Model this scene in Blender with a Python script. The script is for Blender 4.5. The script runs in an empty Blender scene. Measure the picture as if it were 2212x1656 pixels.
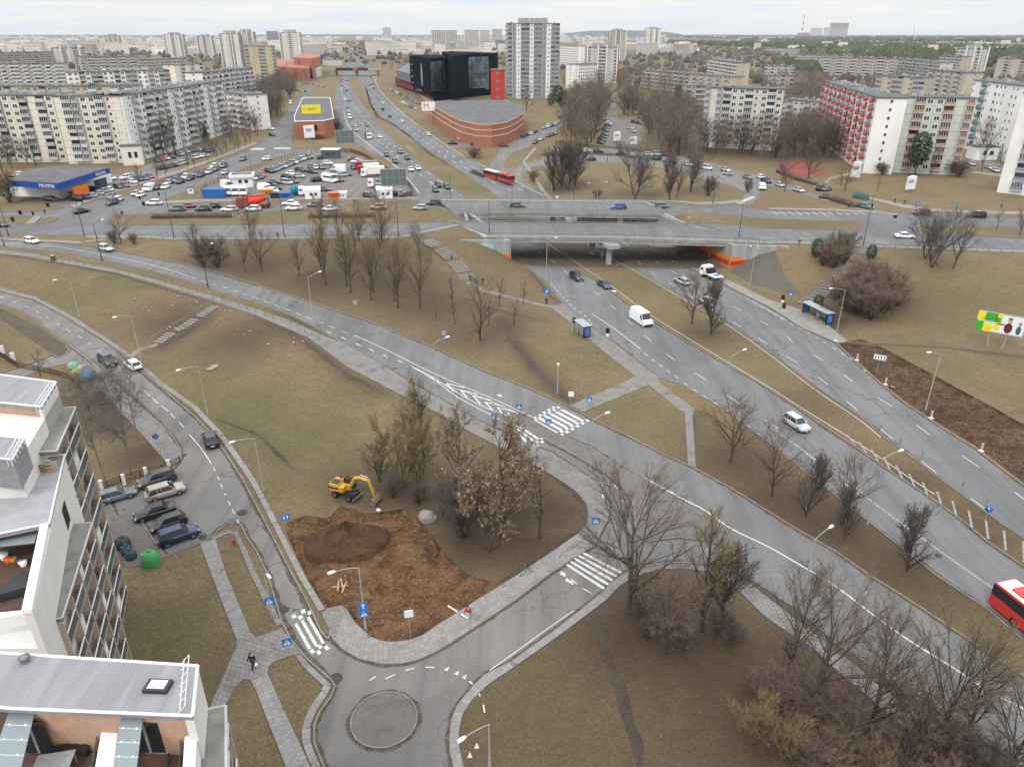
import bpy,bmesh,math,random
import numpy as np
from mathutils import Vector,Matrix,noise
from mathutils.geometry import delaunay_2d_cdt
from mathutils.bvhtree import BVHTree
random.seed(7);RNG=np.random.default_rng(7)
SC=bpy.context.scene;COL=SC.collection
PI=math.pi
# camera, sky, sun, exposure
CAMZ=52.0;PITCH=math.radians(25.5);FD=1583.8
cam=bpy.data.cameras.new('camera');cam_o=bpy.data.objects.new('camera',cam);COL.objects.link(cam_o)
cam.sensor_width=36;cam.sensor_fit='HORIZONTAL';cam.lens=36*FD/2212
cam.clip_start=.5;cam.clip_end=40000
cam_o.location=(0,0,CAMZ);cam_o.rotation_euler=(PI/2-PITCH,0,0)
SC.camera=cam_o
W_=bpy.data.worlds.new("World");SC.world=W_;W_.use_nodes=True
nt=W_.node_tree;nt.nodes.clear()
def N(t,kind,**kw):
 n=t.nodes.new(kind)
 for k,v in kw.items():setattr(n,k,v)
 return n
def math_n(t,op,a,b=None,c=None,clamp=False):
 n=N(t,'ShaderNodeMath',operation=op,use_clamp=clamp)
 for i,x in enumerate((a,b,c)):
  if x is None:continue
  if isinstance(x,(int,float)):n.inputs[i].default_value=x
  else:t.links.new(x,n.inputs[i])
 return n.outputs[0]
def mixc(t,f,a,b,blend='MIX'):
 n=N(t,'ShaderNodeMix',data_type='RGBA',blend_type=blend)
 for s,x in((n.inputs[0],f),(n.inputs[6],a),(n.inputs[7],b)):
  if isinstance(x,(int,float)):s.default_value=x
  elif isinstance(x,(tuple,list)):s.default_value=(*x[:3],1)
  else:t.links.new(x,s)
 return n.outputs[2]
SUN_EL,SUN_AZ=48,205
out=N(nt,'ShaderNodeOutputWorld');bg=N(nt,'ShaderNodeBackground');bg.inputs[1].default_value=0.1
sky=N(nt,'ShaderNodeTexSky',sky_type='NISHITA',sun_disc=False,sun_elevation=math.radians(SUN_EL),sun_rotation=math.radians(SUN_AZ))
tc=N(nt,'ShaderNodeTexCoord');sep=N(nt,'ShaderNodeSeparateXYZ');nt.links.new(tc.outputs['Generated'],sep.inputs[0])
zz=math_n(nt,'MAXIMUM',sep.outputs[2],0.0)
cie=math_n(nt,'MULTIPLY_ADD',math_n(nt,'MINIMUM',zz,1.0),14.5,8.0)
dv=math_n(nt,'ADD',zz,0.06)
cx=math_n(nt,'DIVIDE',sep.outputs[0],dv);cy=math_n(nt,'DIVIDE',sep.outputs[1],dv)
cmb=N(nt,'ShaderNodeCombineXYZ');nt.links.new(cx,cmb.inputs[0]);nt.links.new(cy,cmb.inputs[1])
nz=N(nt,'ShaderNodeTexNoise');nz.inputs['Scale'].default_value=.55;nz.inputs['Detail'].default_value=7;nz.inputs['Roughness'].default_value=.55;nz.inputs['Distortion'].default_value=.4
nt.links.new(cmb.outputs[0],nz.inputs['Vector'])
rmp=N(nt,'ShaderNodeMapRange',clamp=True);nt.links.new(nz.outputs[0],rmp.inputs[0])
rmp.inputs[1].default_value=.34;rmp.inputs[2].default_value=.62;rmp.inputs[3].default_value=0;rmp.inputs[4].default_value=1
cloud=mixc(nt,rmp.outputs[0],(.86,.92,1.0),(1.0,.99,.975))
vm=N(nt,'ShaderNodeVectorMath',operation='SCALE');nt.links.new(cloud,vm.inputs[0]);nt.links.new(cie,vm.inputs['Scale'])
skyc=mixc(nt,.93,sky.outputs[0],vm.outputs[0])
nt.links.new(skyc,bg.inputs[0]);nt.links.new(bg.outputs[0],out.inputs[0])
sun=bpy.data.lights.new('sun','SUN');sun.energy=1.3;sun.angle=math.radians(14);sun.color=(1,.96,.9)
sun_o=bpy.data.objects.new('sun',sun);COL.objects.link(sun_o)
az=math.radians(SUN_AZ);el=math.radians(SUN_EL)
sdir=Vector((math.sin(az)*math.cos(el),math.cos(az)*math.cos(el),math.sin(el)))
sun_o.rotation_euler=sdir.to_track_quat('Z','Y').to_euler()
SC.view_settings.view_transform='Standard';SC.view_settings.look='None';SC.view_settings.gamma=1
SC.view_settings.exposure=0.2
try:SC.view_settings.use_curve_mapping=False
except Exception:pass
SC.cycles.max_bounces=5;SC.cycles.diffuse_bounces=3;SC.cycles.transparent_max_bounces=8
SC.cycles.volume_bounces=0
# picture point -> place
SP,CP=math.sin(PITCH),math.cos(PITCH)
def W(x,y,z=0.0):
 xc=(x-1106)/FD;yc=(828-y)/FD
 dz=-SP+yc*CP;dy=CP+yc*SP
 t=(z-CAMZ)/dz
 return Vector((xc*t,dy*t,z))
# terrain height field (metres)
HX0,HY0,HS=-420.0,6.0,3.0;HNX,HNY=320,190
CON=[[(-60,519,6.5),(88,522,6.3),(175,527,6.1),(325,555,5.5),(488,593,4.5),(553,613,4.0),(678,654,3.1),(803,696,2.1),(928,746,1.2),(1053,804,.5),(1138,836,.2),(1226,876,0),(1348,938,0),(1581,1055,0),(1879,1242,0),(2300,1510,0)],[(-60,546,6.4),(75,556,6.2),(150,571,6.0),(250,589,5.5),(325,609,5.1),(425,639,4.5),(480,655,4.2),(553,681,3.7),(665,729,2.8),(753,794,1.6),(818,828,1.0),(878,860,.5),(948,893,.2),(1028,940,0),(1106,978,0)],[(-60,519,6.5),(180,516,6.5),(305,518,6.5),(553,518,6.5),(903,517,6.5),(1000,517,6.5),(1060,516,6.5)],[(-60,480,6.5),(553,470,6.5),(960,462,6.5)],[(-60,437,6.5),(553,430,6.5),(900,428,6.5)],[(1012,610,.9),(1050,625,.6),(1106,641,.3),(1191,661,.1)],[(950,640,1.6),(850,650,2.4),(750,622,3.6)],[(1640,527,6.5),(1700,528,6.5),(1800,532,6.5),(1909,538,6.5),(2300,552,6.5)],[(1490,470,6.5),(2300,480,6.5)],[(1500,500,6.5),(2300,512,6.5)],[(1250,426,6.5),(1370,436,6.5),(1600,434,6.5),(2300,460,6.5)],[(1830,700,.5),(1900,712,.9),(2000,722,1.2),(2300,745,1.6)],[(1850,800,.3),(2300,830,.6),(2300,960,.2)],[(-60,622,3.6),(0,628,3.2),(75,646,2.6),(175,694,1.6),(275,774,.9),(340,828,.5),(425,903,.2),(488,978,0),(553,1078,0),(713,1364,0)],[(-60,652,3.6),(0,658,3.1),(75,691,2.5),(150,744,1.5),(210,790,.9),(250,828,.5),(350,920,.1),(390,985,0)],[(-60,690,3.2),(60,740,2.0),(120,772,1.5),(-20,812,1.2),(-80,830,1)],[(300,770,.9),(400,770,1.2),(500,800,1.2),(640,830,.8),(760,880,.4)],[(1106,554,0),(1181,611,0),(1216,656,0),(1251,691,0),(1318,736,0),(1418,814,0),(1561,883,0),(1874,1125,0),(2019,1242,0),(2240,1405,0)],[(1166,529,0),(1311,621,0),(1481,736,0),(1641,828,0),(1934,1025,0),(2240,1240,0)],[(1281,534,0),(1456,631,0),(1606,721,0),(1859,900,0),(2240,1182,0)],[(1403,531,0),(1506,586,0),(1606,636,0),(1809,741,0),(2034,923,0),(2240,1068,0)],[(1468,534,0),(1530,562,0),(1577,586,0),(1600,600,0),(1659,640,0),(1719,669,0),(1784,704,0)],[(905,431,1.0),(878,412,2.0),(845,350,5.0),(793,330,6.2)],[(988,412,1.6),(928,370,4.0),(865,320,6.3)],[(1060,412,1.4),(965,350,4.6),(890,305,6.3)],[(1168,414,.9),(1106,390,2.2),(1053,365,4.0),(968,322,6.2)],[(1195,432,.9),(1176,414,1.4),(1140,380,3.6)],[(870,432,6.4),(893,427,6.4),(850,385,6.5),(800,345,6.5)],]
WCON=[[(12.,180,0),(4,212,0),(-4.,232,.2),(-9,243,.7)],[(1.5,180,0),(-9.5,212,.1),(-16,228,.5)],[(32,180,0),(20,212,0),(13,232,.2),(8,243,.7)],[(49,178,0),(43,195,0),(37,212,0),(31,228,.3)],[(-5,178.5,6.5),(-21,222,6.5)],[(56,177,6.5),(40,222,6.5)],[(-200,10,0),(-60,10,0),(0,10,0),(200,10,0)],[(-200,60,0),(-150,100,.8)],[(150,60,0),(200,90,0)]]
def build_height():
 z=np.full((HNY,HNX),6.5);fix=np.zeros((HNY,HNX),bool)
 yy=HY0+HS*np.arange(HNY)[:,None]+0*np.arange(HNX)[None,:]
 z[yy<150]=0;fix[yy>430]=True
 acc={}
 def put(a,b):
  n=max(2,int((Vector(a[:2])-Vector(b[:2])).length/1.0))
  for i in range(n+1):
   t=i/n;x=a[0]+(b[0]-a[0])*t;y=a[1]+(b[1]-a[1])*t;h=a[2]+(b[2]-a[2])*t
   ix=int(round((x-HX0)/HS));iy=int(round((y-HY0)/HS))
   if 0<=ix<HNX and 0<=iy<HNY:acc.setdefault((iy,ix),[]).append(h)
 for L in CON:
  P=[W(*p)for p in L]
  for a,b in zip(P,P[1:]):put(a,b)
 for L in WCON:
  for a,b in zip(L,L[1:]):put(a,b)
 for k,v in acc.items():z[k]=sum(v)/len(v);fix[k]=True
 fz=z.copy()
 for s in(8,4,2,1):
  zs=z[::s,::s].copy();fs=np.zeros(zs.shape,bool);vs=zs.copy()
  if s>1:
   cnt=np.zeros(zs.shape);sm=np.zeros(zs.shape)
   iy,ix=np.nonzero(fix);by=np.minimum((iy+s//2)//s,zs.shape[0]-1);bx=np.minimum((ix+s//2)//s,zs.shape[1]-1)
   np.add.at(cnt,(by,bx),1);np.add.at(sm,(by,bx),fz[iy,ix])
   fs=cnt>0;vs[fs]=sm[fs]/cnt[fs]
  else:fs=fix;vs=fz
  zs[fs]=vs[fs]
  for _ in range(500):
   p=np.pad(zs,1,mode='edge');n=(p[:-2,1:-1]+p[2:,1:-1]+p[1:-1,:-2]+p[1:-1,2:])*.25
   zs=np.where(fs,vs,n)
  if s>1:
   up=np.repeat(np.repeat(zs,s,0),s,1)[:HNY,:HNX];z=up
  else:z=zs
 for _ in range(2):
  p=np.pad(z,1,mode='edge');z=.5*z+.125*(p[:-2,1:-1]+p[2:,1:-1]+p[1:-1,:-2]+p[1:-1,2:])
 return z
HZ=build_height()
def hgt(x,y):
 fx=(x-HX0)/HS;fy=(y-HY0)/HS
 if y>436 or fx<0 or fx>HNX-2:
  if y>230:return 6.5
 fx=min(max(fx,0),HNX-1.001);fy=min(max(fy,0),HNY-1.001)
 i,j=int(fx),int(fy);u,v=fx-i,fy-j
 a=HZ
 return float((a[j,i]*(1-u)+a[j,i+1]*u)*(1-v)+(a[j+1,i]*(1-u)+a[j+1,i+1]*u)*v)
def G(x,y):
 """picture point -> point on the terrain"""
 p=W(x,y,7.0);q=W(x,y,-.5)
 lo,hi=0.0,1.0;prev=0
 for i in range(1,41):
  t=i/40;r=p.lerp(q,t)
  if r.z<=hgt(r.x,r.y):lo,hi=prev,t;break
  prev=t
 for _ in range(14):
  m=(lo+hi)/2;r=p.lerp(q,m)
  if r.z<=hgt(r.x,r.y):hi=m
  else:lo=m
 r=p.lerp(q,hi);r.z=hgt(r.x,r.y);return r
def G2(x,y):r=G(x,y);return(r.x,r.y)
# objects and labels
LABELS={}
def tag(o,label=None,cat=None,group=None,kind=None):
 if label:o['label']=label
 if cat:o['category']=cat
 if group:o['group']=group
 if kind:o['kind']=kind
 return o
def empty(name,loc,rz=0.0,label=None,cat=None,group=None):
 o=bpy.data.objects.new(name,None);o.location=loc;o.rotation_euler=(0,0,rz);o.empty_display_size=.3
 COL.objects.link(o);return tag(o,label,cat,group)
def link(name,me,parent=None,mats=None):
 o=bpy.data.objects.new(name,me);COL.objects.link(o)
 if mats is not None:
  for m in(mats if isinstance(mats,(list,tuple))else[mats]):me.materials.append(m)
 if parent:o.parent=parent
 return o
class MB:
 """collects faces; build() links them as ONE mesh object"""
 def __init__(s):s.v=[];s.f=[];s.m=[];s.sm=[]
 def add(s,vs,fs,mi=0,smooth=False):
  b=len(s.v);s.v+=[tuple(v)for v in vs]
  for f in fs:s.f.append(tuple(i+b for i in f));s.m.append(mi);s.sm.append(smooth)
 def box(s,c,d,rz=0.0,mi=0,M=None,taper=0.0):
  hx,hy,hz=d[0]/2,d[1]/2,d[2]/2;cs,sn=math.cos(rz),math.sin(rz);vs=[]
  for z in(-1,1):
   k=1-taper if z>0 else 1
   for x,y in((-1,-1),(1,-1),(1,1),(-1,1)):
    X,Y=x*hx*k,y*hy*k;p=Vector((c[0]+X*cs-Y*sn,c[1]+X*sn+Y*cs,c[2]+z*hz))
    vs.append(M@p if M else p)
  s.add(vs,[(3,2,1,0),(4,5,6,7),(0,1,5,4),(1,2,6,5),(2,3,7,6),(3,0,4,7)],mi)
 def prism(s,pts,z0,z1,mi=0,mtop=None):
  n=len(pts);a=sum(pts[i][0]*pts[(i+1)%n][1]-pts[(i+1)%n][0]*pts[i][1]for i in range(n))
  if a<0:pts=pts[::-1]
  vs=[(p[0],p[1],z0)for p in pts]+[(p[0],p[1],z1)for p in pts]
  s.add(vs,[tuple(range(n-1,-1,-1))]+[(i,(i+1)%n,n+(i+1)%n,n+i)for i in range(n)],mi)
  s.add([(p[0],p[1],z1)for p in pts],[tuple(range(n))],mi if mtop is None else mtop)
 def tube(s,a,b,r0,r1=None,k=8,mi=0,cap=True,smooth=True):
  a,b=Vector(a),Vector(b);r1=r0 if r1 is None else r1;d=b-a
  if d.length<1e-6:return
  q=d.to_track_quat('Z','Y');vs=[]
  for p,r in((a,r0),(b,r1)):
   for i in range(k):t=2*PI*i/k;vs.append(p+q@Vector((r*math.cos(t),r*math.sin(t),0)))
  fs=[(i,(i+1)%k,k+(i+1)%k,k+i)for i in range(k)]
  s.add(vs,fs,mi,smooth)
  if cap:s.add(vs,[tuple(range(k-1,-1,-1)),tuple(range(k,2*k))],mi)
 def lathe(s,prof,c=(0,0,0),k=16,mi=0,smooth=True,axis='Z'):
  vs=[]
  for r,z in prof:
   for i in range(k):
    t=2*PI*i/k;x,y=r*math.cos(t),r*math.sin(t)
    vs.append((c[0]+x,c[1]+y,c[2]+z)if axis=='Z' else(c[0]+x,c[1]+z,c[2]+y)if axis=='Y' else(c[0]+z,c[1]+x,c[2]+y))
  fs=[]
  for j in range(len(prof)-1):
   for i in range(k):fs.append((j*k+i,j*k+(i+1)%k,(j+1)*k+(i+1)%k,(j+1)*k+i))
  s.add(vs,fs,mi,smooth)
 def quad(s,a,b,c,d,mi=0):s.add([a,b,c,d],[(0,1,2,3)],mi)
 def mesh(s,name,mats):
  me=bpy.data.meshes.new(name);me.from_pydata(s.v,[],s.f)
  for m in(mats if isinstance(mats,(list,tuple))else[mats]):me.materials.append(m)
  if s.f:
   me.polygons.foreach_set('material_index',s.m);me.polygons.foreach_set('use_smooth',s.sm)
  me.update();return me
 def build(s,name,mats,parent=None,loc=None,rz=0.0,kind=None,label=None):
  o=bpy.data.objects.new(name,s.mesh(name,mats));COL.objects.link(o)
  if parent:o.parent=parent
  if loc is not None:o.location=loc
  if rz:o.rotation_euler=(0,0,rz)
  if kind:o['kind']=kind
  if label:o['label']=label
  return o
def copy_tree(src,label=None,**kw):
 c=src.copy();COL.objects.link(c)
 for ch in src.children:
  d=ch.copy();COL.objects.link(d);d.parent=c
  for g in ch.children:
   e=g.copy();COL.objects.link(e);e.parent=d
 if label:c['label']=label
 for k,v in kw.items():setattr(c,k,v)
 return c
# materials
MATS={}
def mat(name,col,rough=.85,var=0.0,scale=1.0,spec=.3,metal=0.0,col2=None,bump=0.0,bscale=None,coord='Object',detail=4,rnd=0.0,island=False,alpha=1.0,emit=0.0,stretch=None):
 """plain principled colour with noise variation; rnd = brightness change from object to object"""
 if name in MATS:return MATS[name]
 m=bpy.data.materials.new(name);m.use_nodes=True;t=m.node_tree;b=t.nodes['Principled BSDF'];MATS[name]=m
 b.inputs['Roughness'].default_value=rough;b.inputs['Metallic'].default_value=metal
 b.inputs['Specular IOR Level'].default_value=spec;b.inputs['Base Color'].default_value=(*col,1)
 m.diffuse_color=(*col,1)
 if alpha<1:b.inputs['Alpha'].default_value=alpha
 if emit:b.inputs['Emission Color'].default_value=(*col,1);b.inputs['Emission Strength'].default_value=emit
 c=None
 if var or col2 or bump:
  if coord=='Object':src=N(t,'ShaderNodeTexCoord').outputs['Object']
  else:src=N(t,'ShaderNodeNewGeometry').outputs['Position']
  if stretch:
   mp=N(t,'ShaderNodeMapping');mp.inputs['Scale'].default_value=stretch;t.links.new(src,mp.inputs[0]);src=mp.outputs[0]
  nn=N(t,'ShaderNodeTexNoise');nn.inputs['Scale'].default_value=scale;nn.inputs['Detail'].default_value=detail;nn.inputs['Roughness'].default_value=.6
  t.links.new(src,nn.inputs['Vector'])
  mr=N(t,'ShaderNodeMapRange');mr.inputs[1].default_value=.3;mr.inputs[2].default_value=.7;t.links.new(nn.outputs[0],mr.inputs[0])
  a=tuple(x*(1-var)for x in col);bb=col2 if col2 else tuple(min(1,x*(1+var))for x in col)
  c=mixc(t,mr.outputs[0],a,bb)
  if bump:
   n2=nn
   if bscale:
    n2=N(t,'ShaderNodeTexNoise');n2 .inputs['Scale'].default_value=bscale;n2 .inputs['Detail'].default_value=3;t.links.new(src,n2 .inputs['Vector'])
   bp=N(t,'ShaderNodeBump');bp.inputs['Strength'].default_value=bump;bp.inputs['Distance'].default_value=.1
   t.links.new(n2 .outputs[0],bp.inputs['Height']);t.links.new(bp.outputs[0],b.inputs['Normal'])
 if rnd:
  r=N(t,'ShaderNodeNewGeometry').outputs['Random Per Island']if island else N(t,'ShaderNodeObjectInfo').outputs['Random']
  f=math_n(t,'MULTIPLY_ADD',r,2*rnd,1-rnd)
  v=N(t,'ShaderNodeVectorMath',operation='SCALE');t.links.new(f,v.inputs['Scale'])
  if c is None:v.inputs[0].default_value=col
  else:t.links.new(c,v.inputs[0])
  c=v.outputs[0]
 if c is not None:t.links.new(c,b.inputs['Base Color'])
 return m
# ground materials
def ground_mat(name,kind,base,**kw):
 if name in MATS:return MATS[name]
 m=bpy.data.materials.new(name);m.use_nodes=True;t=m.node_tree;b=t.nodes['Principled BSDF'];MATS[name]=m
 b.inputs['Roughness'].default_value=kw.get('rough',.9);b.inputs['Specular IOR Level'].default_value=kw.get('spec',.2)
 pos=N(t,'ShaderNodeNewGeometry').outputs['Position']
 def nz(scale,detail=4,rough=.6,dist=0.0,vec=None):
  n=N(t,'ShaderNodeTexNoise');n.inputs['Scale'].default_value=scale;n.inputs['Detail'].default_value=detail
  n.inputs['Roughness'].default_value=rough;n.inputs['Distortion'].default_value=dist;t.links.new(vec or pos,n.inputs['Vector']);return n.outputs[0]
 def rng(x,a,b_,c=0.0,d=1.0):
  r=N(t,'ShaderNodeMapRange',clamp=True);t.links.new(x,r.inputs[0])
  for i,v in zip((1,2,3,4),(a,b_,c,d)):r.inputs[i].default_value=v
  return r.outputs[0]
 def stretch(rot,sc):
  mp=N(t,'ShaderNodeMapping');mp.inputs['Rotation'].default_value=(0,0,rot);mp.inputs['Scale'].default_value=sc;t.links.new(pos,mp.inputs[0]);return mp.outputs[0]
 if kind=='grass':
  at=N(t,'ShaderNodeAttribute',attribute_name='mask');sp=N(t,'ShaderNodeSeparateColor');t.links.new(at.outputs['Color'],sp.inputs[0])
  straw,olive,green,dark,soil=(.285,.205,.108),(.180,.142,.068),(.085,.090,.030),(.075,.046,.032),(.130,.080,.050)
  n1=rng(nz(.07,5),.40,.60);c=mixc(t,n1,straw,olive)
  n2=rng(nz(1.1,5,.7,.6),.38,.64);c=mixc(t,math_n(t,'MULTIPLY',n2,.42),c,green);c=mixc(t,math_n(t,'MULTIPLY',rng(nz(.17,7,.72,.5),.44,.60),.5),c,(.105,.074,.042))
  gg=math_n(t,'MULTIPLY',sp.outputs[1],rng(nz(.5,5,.65),.25,.6));c=mixc(t,gg,c,green)
  dd=math_n(t,'MULTIPLY',sp.outputs[0],rng(nz(.6,6,.7),.15,.6,.35,1));c=mixc(t,dd,c,dark)
  ss=rng(math_n(t,'ADD',sp.outputs[2],math_n(t,'MULTIPLY',nz(.9,6,.75),.55)),.55,.85);c=mixc(t,ss,c,soil)
  f=nz(5.0,7,.85,.5);c=mixc(t,rng(f,.36,.64),mixc(t,.66,c,(.036,.027,.017)),mixc(t,.38,c,(.34,.26,.16)))
  f2=rng(nz(1.5,6,.8,.8),.40,.62);c=mixc(t,math_n(t,'MULTIPLY',f2,.5),c,(.085,.060,.036));f3=rng(nz(2.6,6,.8,.4),.52,.64);c=mixc(t,math_n(t,'MULTIPLY',f3,.28),c,(.32,.24,.14));d2=math_n(t,'MULTIPLY',sp.outputs[0],rng(nz(.45,6,.72),.2,.55,.55,1));c=mixc(t,math_n(t,'MULTIPLY',d2,.80),c,(.046,.028,.021));c=mixc(t,math_n(t,'MULTIPLY',math_n(t,'MULTIPLY',sp.outputs[1],rng(nz(.8,5,.7),.3,.62)),.55),c,(.070,.082,.024))
  bp=N(t,'ShaderNodeBump');bp.inputs['Strength'].default_value=.6;bp.inputs['Distance'].default_value=.25
  t.links.new(f,bp.inputs['Height']);t.links.new(bp.outputs[0],b.inputs['Normal'])
 elif kind=='asphalt':
  n1=rng(nz(.12,4),.35,.65);c=mixc(t,n1,tuple(x*.90 for x in base),tuple(min(1,x*1.08)for x in base))
  st=nz(.55,4,.6,0,stretch(kw.get('rot',0.0),(1,.06,1)));c=mixc(t,math_n(t,'MULTIPLY',rng(st,.42,.66),.6),c,tuple(x*.60 for x in base))
  st2=nz(.4,3,.6,0,stretch(kw.get('rot',0.0)+.02,(1,.03,1)));c=mixc(t,math_n(t,'MULTIPLY',rng(st2,.5,.7),.4),c,tuple(min(1,x*1.28)for x in(base[0]*1.04,base[1],base[2]*.96)))
  fn=nz(14,4,.75);c=mixc(t,math_n(t,'MULTIPLY',rng(fn,.3,.7),.22),c,tuple(x*.6 for x in base))
  vo=N(t,'ShaderNodeTexVoronoi',feature='DISTANCE_TO_EDGE');vo.inputs['Scale'].default_value=.085
  wv=N(t,'ShaderNodeVectorMath',operation='ADD');t.links.new(pos,wv.inputs[0])
  nn=N(t,'ShaderNodeTexNoise');nn.inputs['Scale'].default_value=.5;nn.inputs['Detail'].default_value=6;t.links.new(pos,nn.inputs['Vector'])
  sc=N(t,'ShaderNodeVectorMath',operation='SCALE');sc.inputs['Scale'].default_value=3.2;t.links.new(nn.outputs['Color'],sc.inputs[0]);t.links.new(sc.outputs[0],wv.inputs[1]);t.links.new(wv.outputs[0],vo.inputs['Vector'])
  cr=rng(vo.outputs[0],.002,.0075,1,0);cr=math_n(t,'MULTIPLY',cr,rng(nz(.045,3),.46,.56));c=mixc(t,math_n(t,'MULTIPLY',cr,.75),c,(.035,.033,.032))
  pa=N(t,'ShaderNodeTexVoronoi');pa.inputs['Scale'].default_value=.06;t.links.new(wv.outputs[0],pa.inputs['Vector'])
  sp=N(t,'ShaderNodeSeparateColor');t.links.new(pa.outputs['Color'],sp.inputs[0]);c=mixc(t,math_n(t,'MULTIPLY',rng(sp.outputs[0],.82,.84),.3),c,tuple(x*.6 for x in base))
 elif kind=='paver':
  br=N(t,'ShaderNodeTexBrick');br.inputs['Scale'].default_value=1;br.inputs['Mortar Size'].default_value=kw.get('mortar',.03)
  br.inputs['Brick Width'].default_value=kw.get('bw',.5);br.inputs['Row Height'].default_value=kw.get('bh',.5);br.offset=kw.get('off',0.5)
  mp=N(t,'ShaderNodeMapping');mp.inputs['Rotation'].default_value=(0,0,kw.get('rot',0.0));t.links.new(pos,mp.inputs[0]);t.links.new(mp.outputs[0],br.inputs['Vector'])
  br.inputs['Color1'].default_value=(*[x*.93 for x in base],1);br.inputs['Color2'].default_value=(*[min(1,x*1.08)for x in base],1);br.inputs['Mortar'].default_value=(*[x*.55 for x in base],1)
  c=br.outputs[0];n1=rng(nz(.5,5,.7),.48,.66);c=mixc(t,math_n(t,'MULTIPLY',n1,.55),c,(.09,.072,.055))
 elif kind=='dirt':
  c=mixc(t,rng(nz(.25,6,.65,.8),.36,.62),base,kw['c2']);c=mixc(t,rng(nz(.9,6,.7,1.2),.48,.66),c,kw['c3'])
  f=nz(3.5,6,.75,.6);c=mixc(t,math_n(t,'MULTIPLY',rng(f,.35,.7),.5),c,tuple(x*.42 for x in base))
  bp=N(t,'ShaderNodeBump');bp.inputs['Strength'].default_value=.9;bp.inputs['Distance'].default_value=.5
  t.links.new(f,bp.inputs['Height']);t.links.new(bp.outputs[0],b.inputs['Normal'])
 t.links.new(c,b.inputs['Base Color']);return m
GM=dict(grass=ground_mat('ground_grass','grass',None),highway=ground_mat('asphalt_highway','asphalt',(.158,.157,.160),rot=-.27),cross=ground_mat('asphalt_cross','asphalt',(.155,.154,.157),rot=PI/2),ramp=ground_mat('asphalt_ramp','asphalt',(.165,.162,.160),rot=.55),street=ground_mat('asphalt_street','asphalt',(.180,.170,.162),rot=.3),lot=ground_mat('lot_ground','asphalt',(.170,.152,.136),rot=1.0),slab=ground_mat('paving_slabs','paver',(.215,.205,.195),rot=.35),slab2=ground_mat('paving_slabs_b','paver',(.200,.190,.182),rot=-.9,mortar=.025),slabw=ground_mat('paving_walk','paver',(.200,.187,.172),rot=.0,bw=1.0,mortar=.02),sett=ground_mat('paving_setts','paver',(.165,.152,.143),rot=.78,bw=.2,bh=.1,mortar=.012),concrete=mat('walk_concrete',(.215,.20,.18),var=.18,scale=.7,coord='P'),pink=mat('walk_pink',(.26,.20,.175),var=.12,scale=.7,coord='P'),dirt=ground_mat('dig_soil','dirt',(.135,.066,.032),c2=(.27,.155,.080),c3=(.070,.038,.023)),burnt=ground_mat('verge_soil','dirt',(.075,.048,.032),c2=(.20,.125,.070),c3=(.026,.018,.014)),track=ground_mat('worn_earth','dirt',(.135,.105,.080),c2=(.165,.130,.10),c3=(.105,.078,.055)),trail=ground_mat('trail_earth','dirt',(.095,.074,.058),c2=(.135,.105,.078),c3=(.065,.050,.040)),court=mat('court_red',(.21,.055,.042),var=.12,scale=.3,coord='P'),stone_slope=ground_mat('stone_slope','paver',(.12,.105,.088),rot=.5,bw=1.0,bh=.5,mortar=.06),hedgebed=ground_mat('leaf_bed','dirt',(.066,.042,.030),c2=(.085,.056,.040),c3=(.045,.030,.022)),)
def strip(L,R):return list(L)+list(R)[::-1]
REG=[]
def reg(name,mk,pts,up=0.0):REG.append((name,mk,pts,up))
N_CS=[(-60,509),(187,508),(305,508),(375,513),(553,511),(863,509),(1106,507),(1327,509),(1590,517),(1659,521),(1909,530),(2300,546)]
F_CS=[(-60,486),(60,486),(250,487),(287,486),(492,485),(553,485),(853,481),(978,480),(1106,485),(1481,489),(1659,493),(1859,498),(1990,499),(2300,524)]
reg('cross_road','cross',strip(N_CS,F_CS))
N_CN=[(-60,467),(80,467),(227,481),(262,465),(325,461),(553,459),(1003,458),(1106,455),(1431,460),(1659,473),(1859,479),(1990,488),(2134,489),(2300,496)]
F_CN=[(-60,457),(60,457),(125,453),(347,441),(517,441),(590,440),(840,438),(953,437),(1106,438),(1368,442),(1506,446),(1593,443),(1659,454),(1876,461),(1930,461),(2006,465),(2300,474)]
reg('cross_road','cross',strip(N_CN,F_CN))
reg('cross_road','cross',[(-60,456),(60,457),(125,453),(139,446),(150,441),(190,436),(235,428),(360,410),(347,441),(347,461),(262,466),(232,474),(227,481),(240,487),(300,490),(305,508),(-60,509)])
reg('cross_road','cross',[(1859,479),(1919,470),(1940,458),(2010,466),(2000,485),(1974,493),(1978,510),(2010,525),(1860,500)])
reg('avenue','cross',[(217,440),(278,421),(347,391),(385,383),(422,367),(473,347),(506,337),(540,325),(563,310),(590,280),(613,250),(640,215),(663,188),(682,180),(662,215),(645,240),(637,262),(628,300),(628,322),(740,322),(795,332),(757,327),(690,329),(629,334),(593,341),(533,362),(492,378),(461,391),(414,409),(345,436),(330,445)])
reg('service_lane','street',[(330,350),(400,335),(440,320),(470,308),(490,308),(470,325),(440,337),(400,352),(345,372),(290,383),(250,388),(235,384),(300,365)])
reg('store_lot','street',[(218,384),(255,378),(300,368),(345,372),(400,352),(372,377),(345,380),(300,394),(262,410),(190,432),(140,437),(80,430),(70,424),(230,416)])
reg('service_lane','street',[(-60,449),(90,441),(140,436),(190,432),(150,444),(120,452),(-60,456)])
reg('avenue_walk','concrete',strip([(150,446),(177,435),(237,413),(300,394),(364,375),(440,349),(495,329),(535,312),(553,306)],[(165,450),(182,439),(242,418),(305,398),(368,380),(445,353),(499,333),(540,317),(556,310)]),.1)
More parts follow.
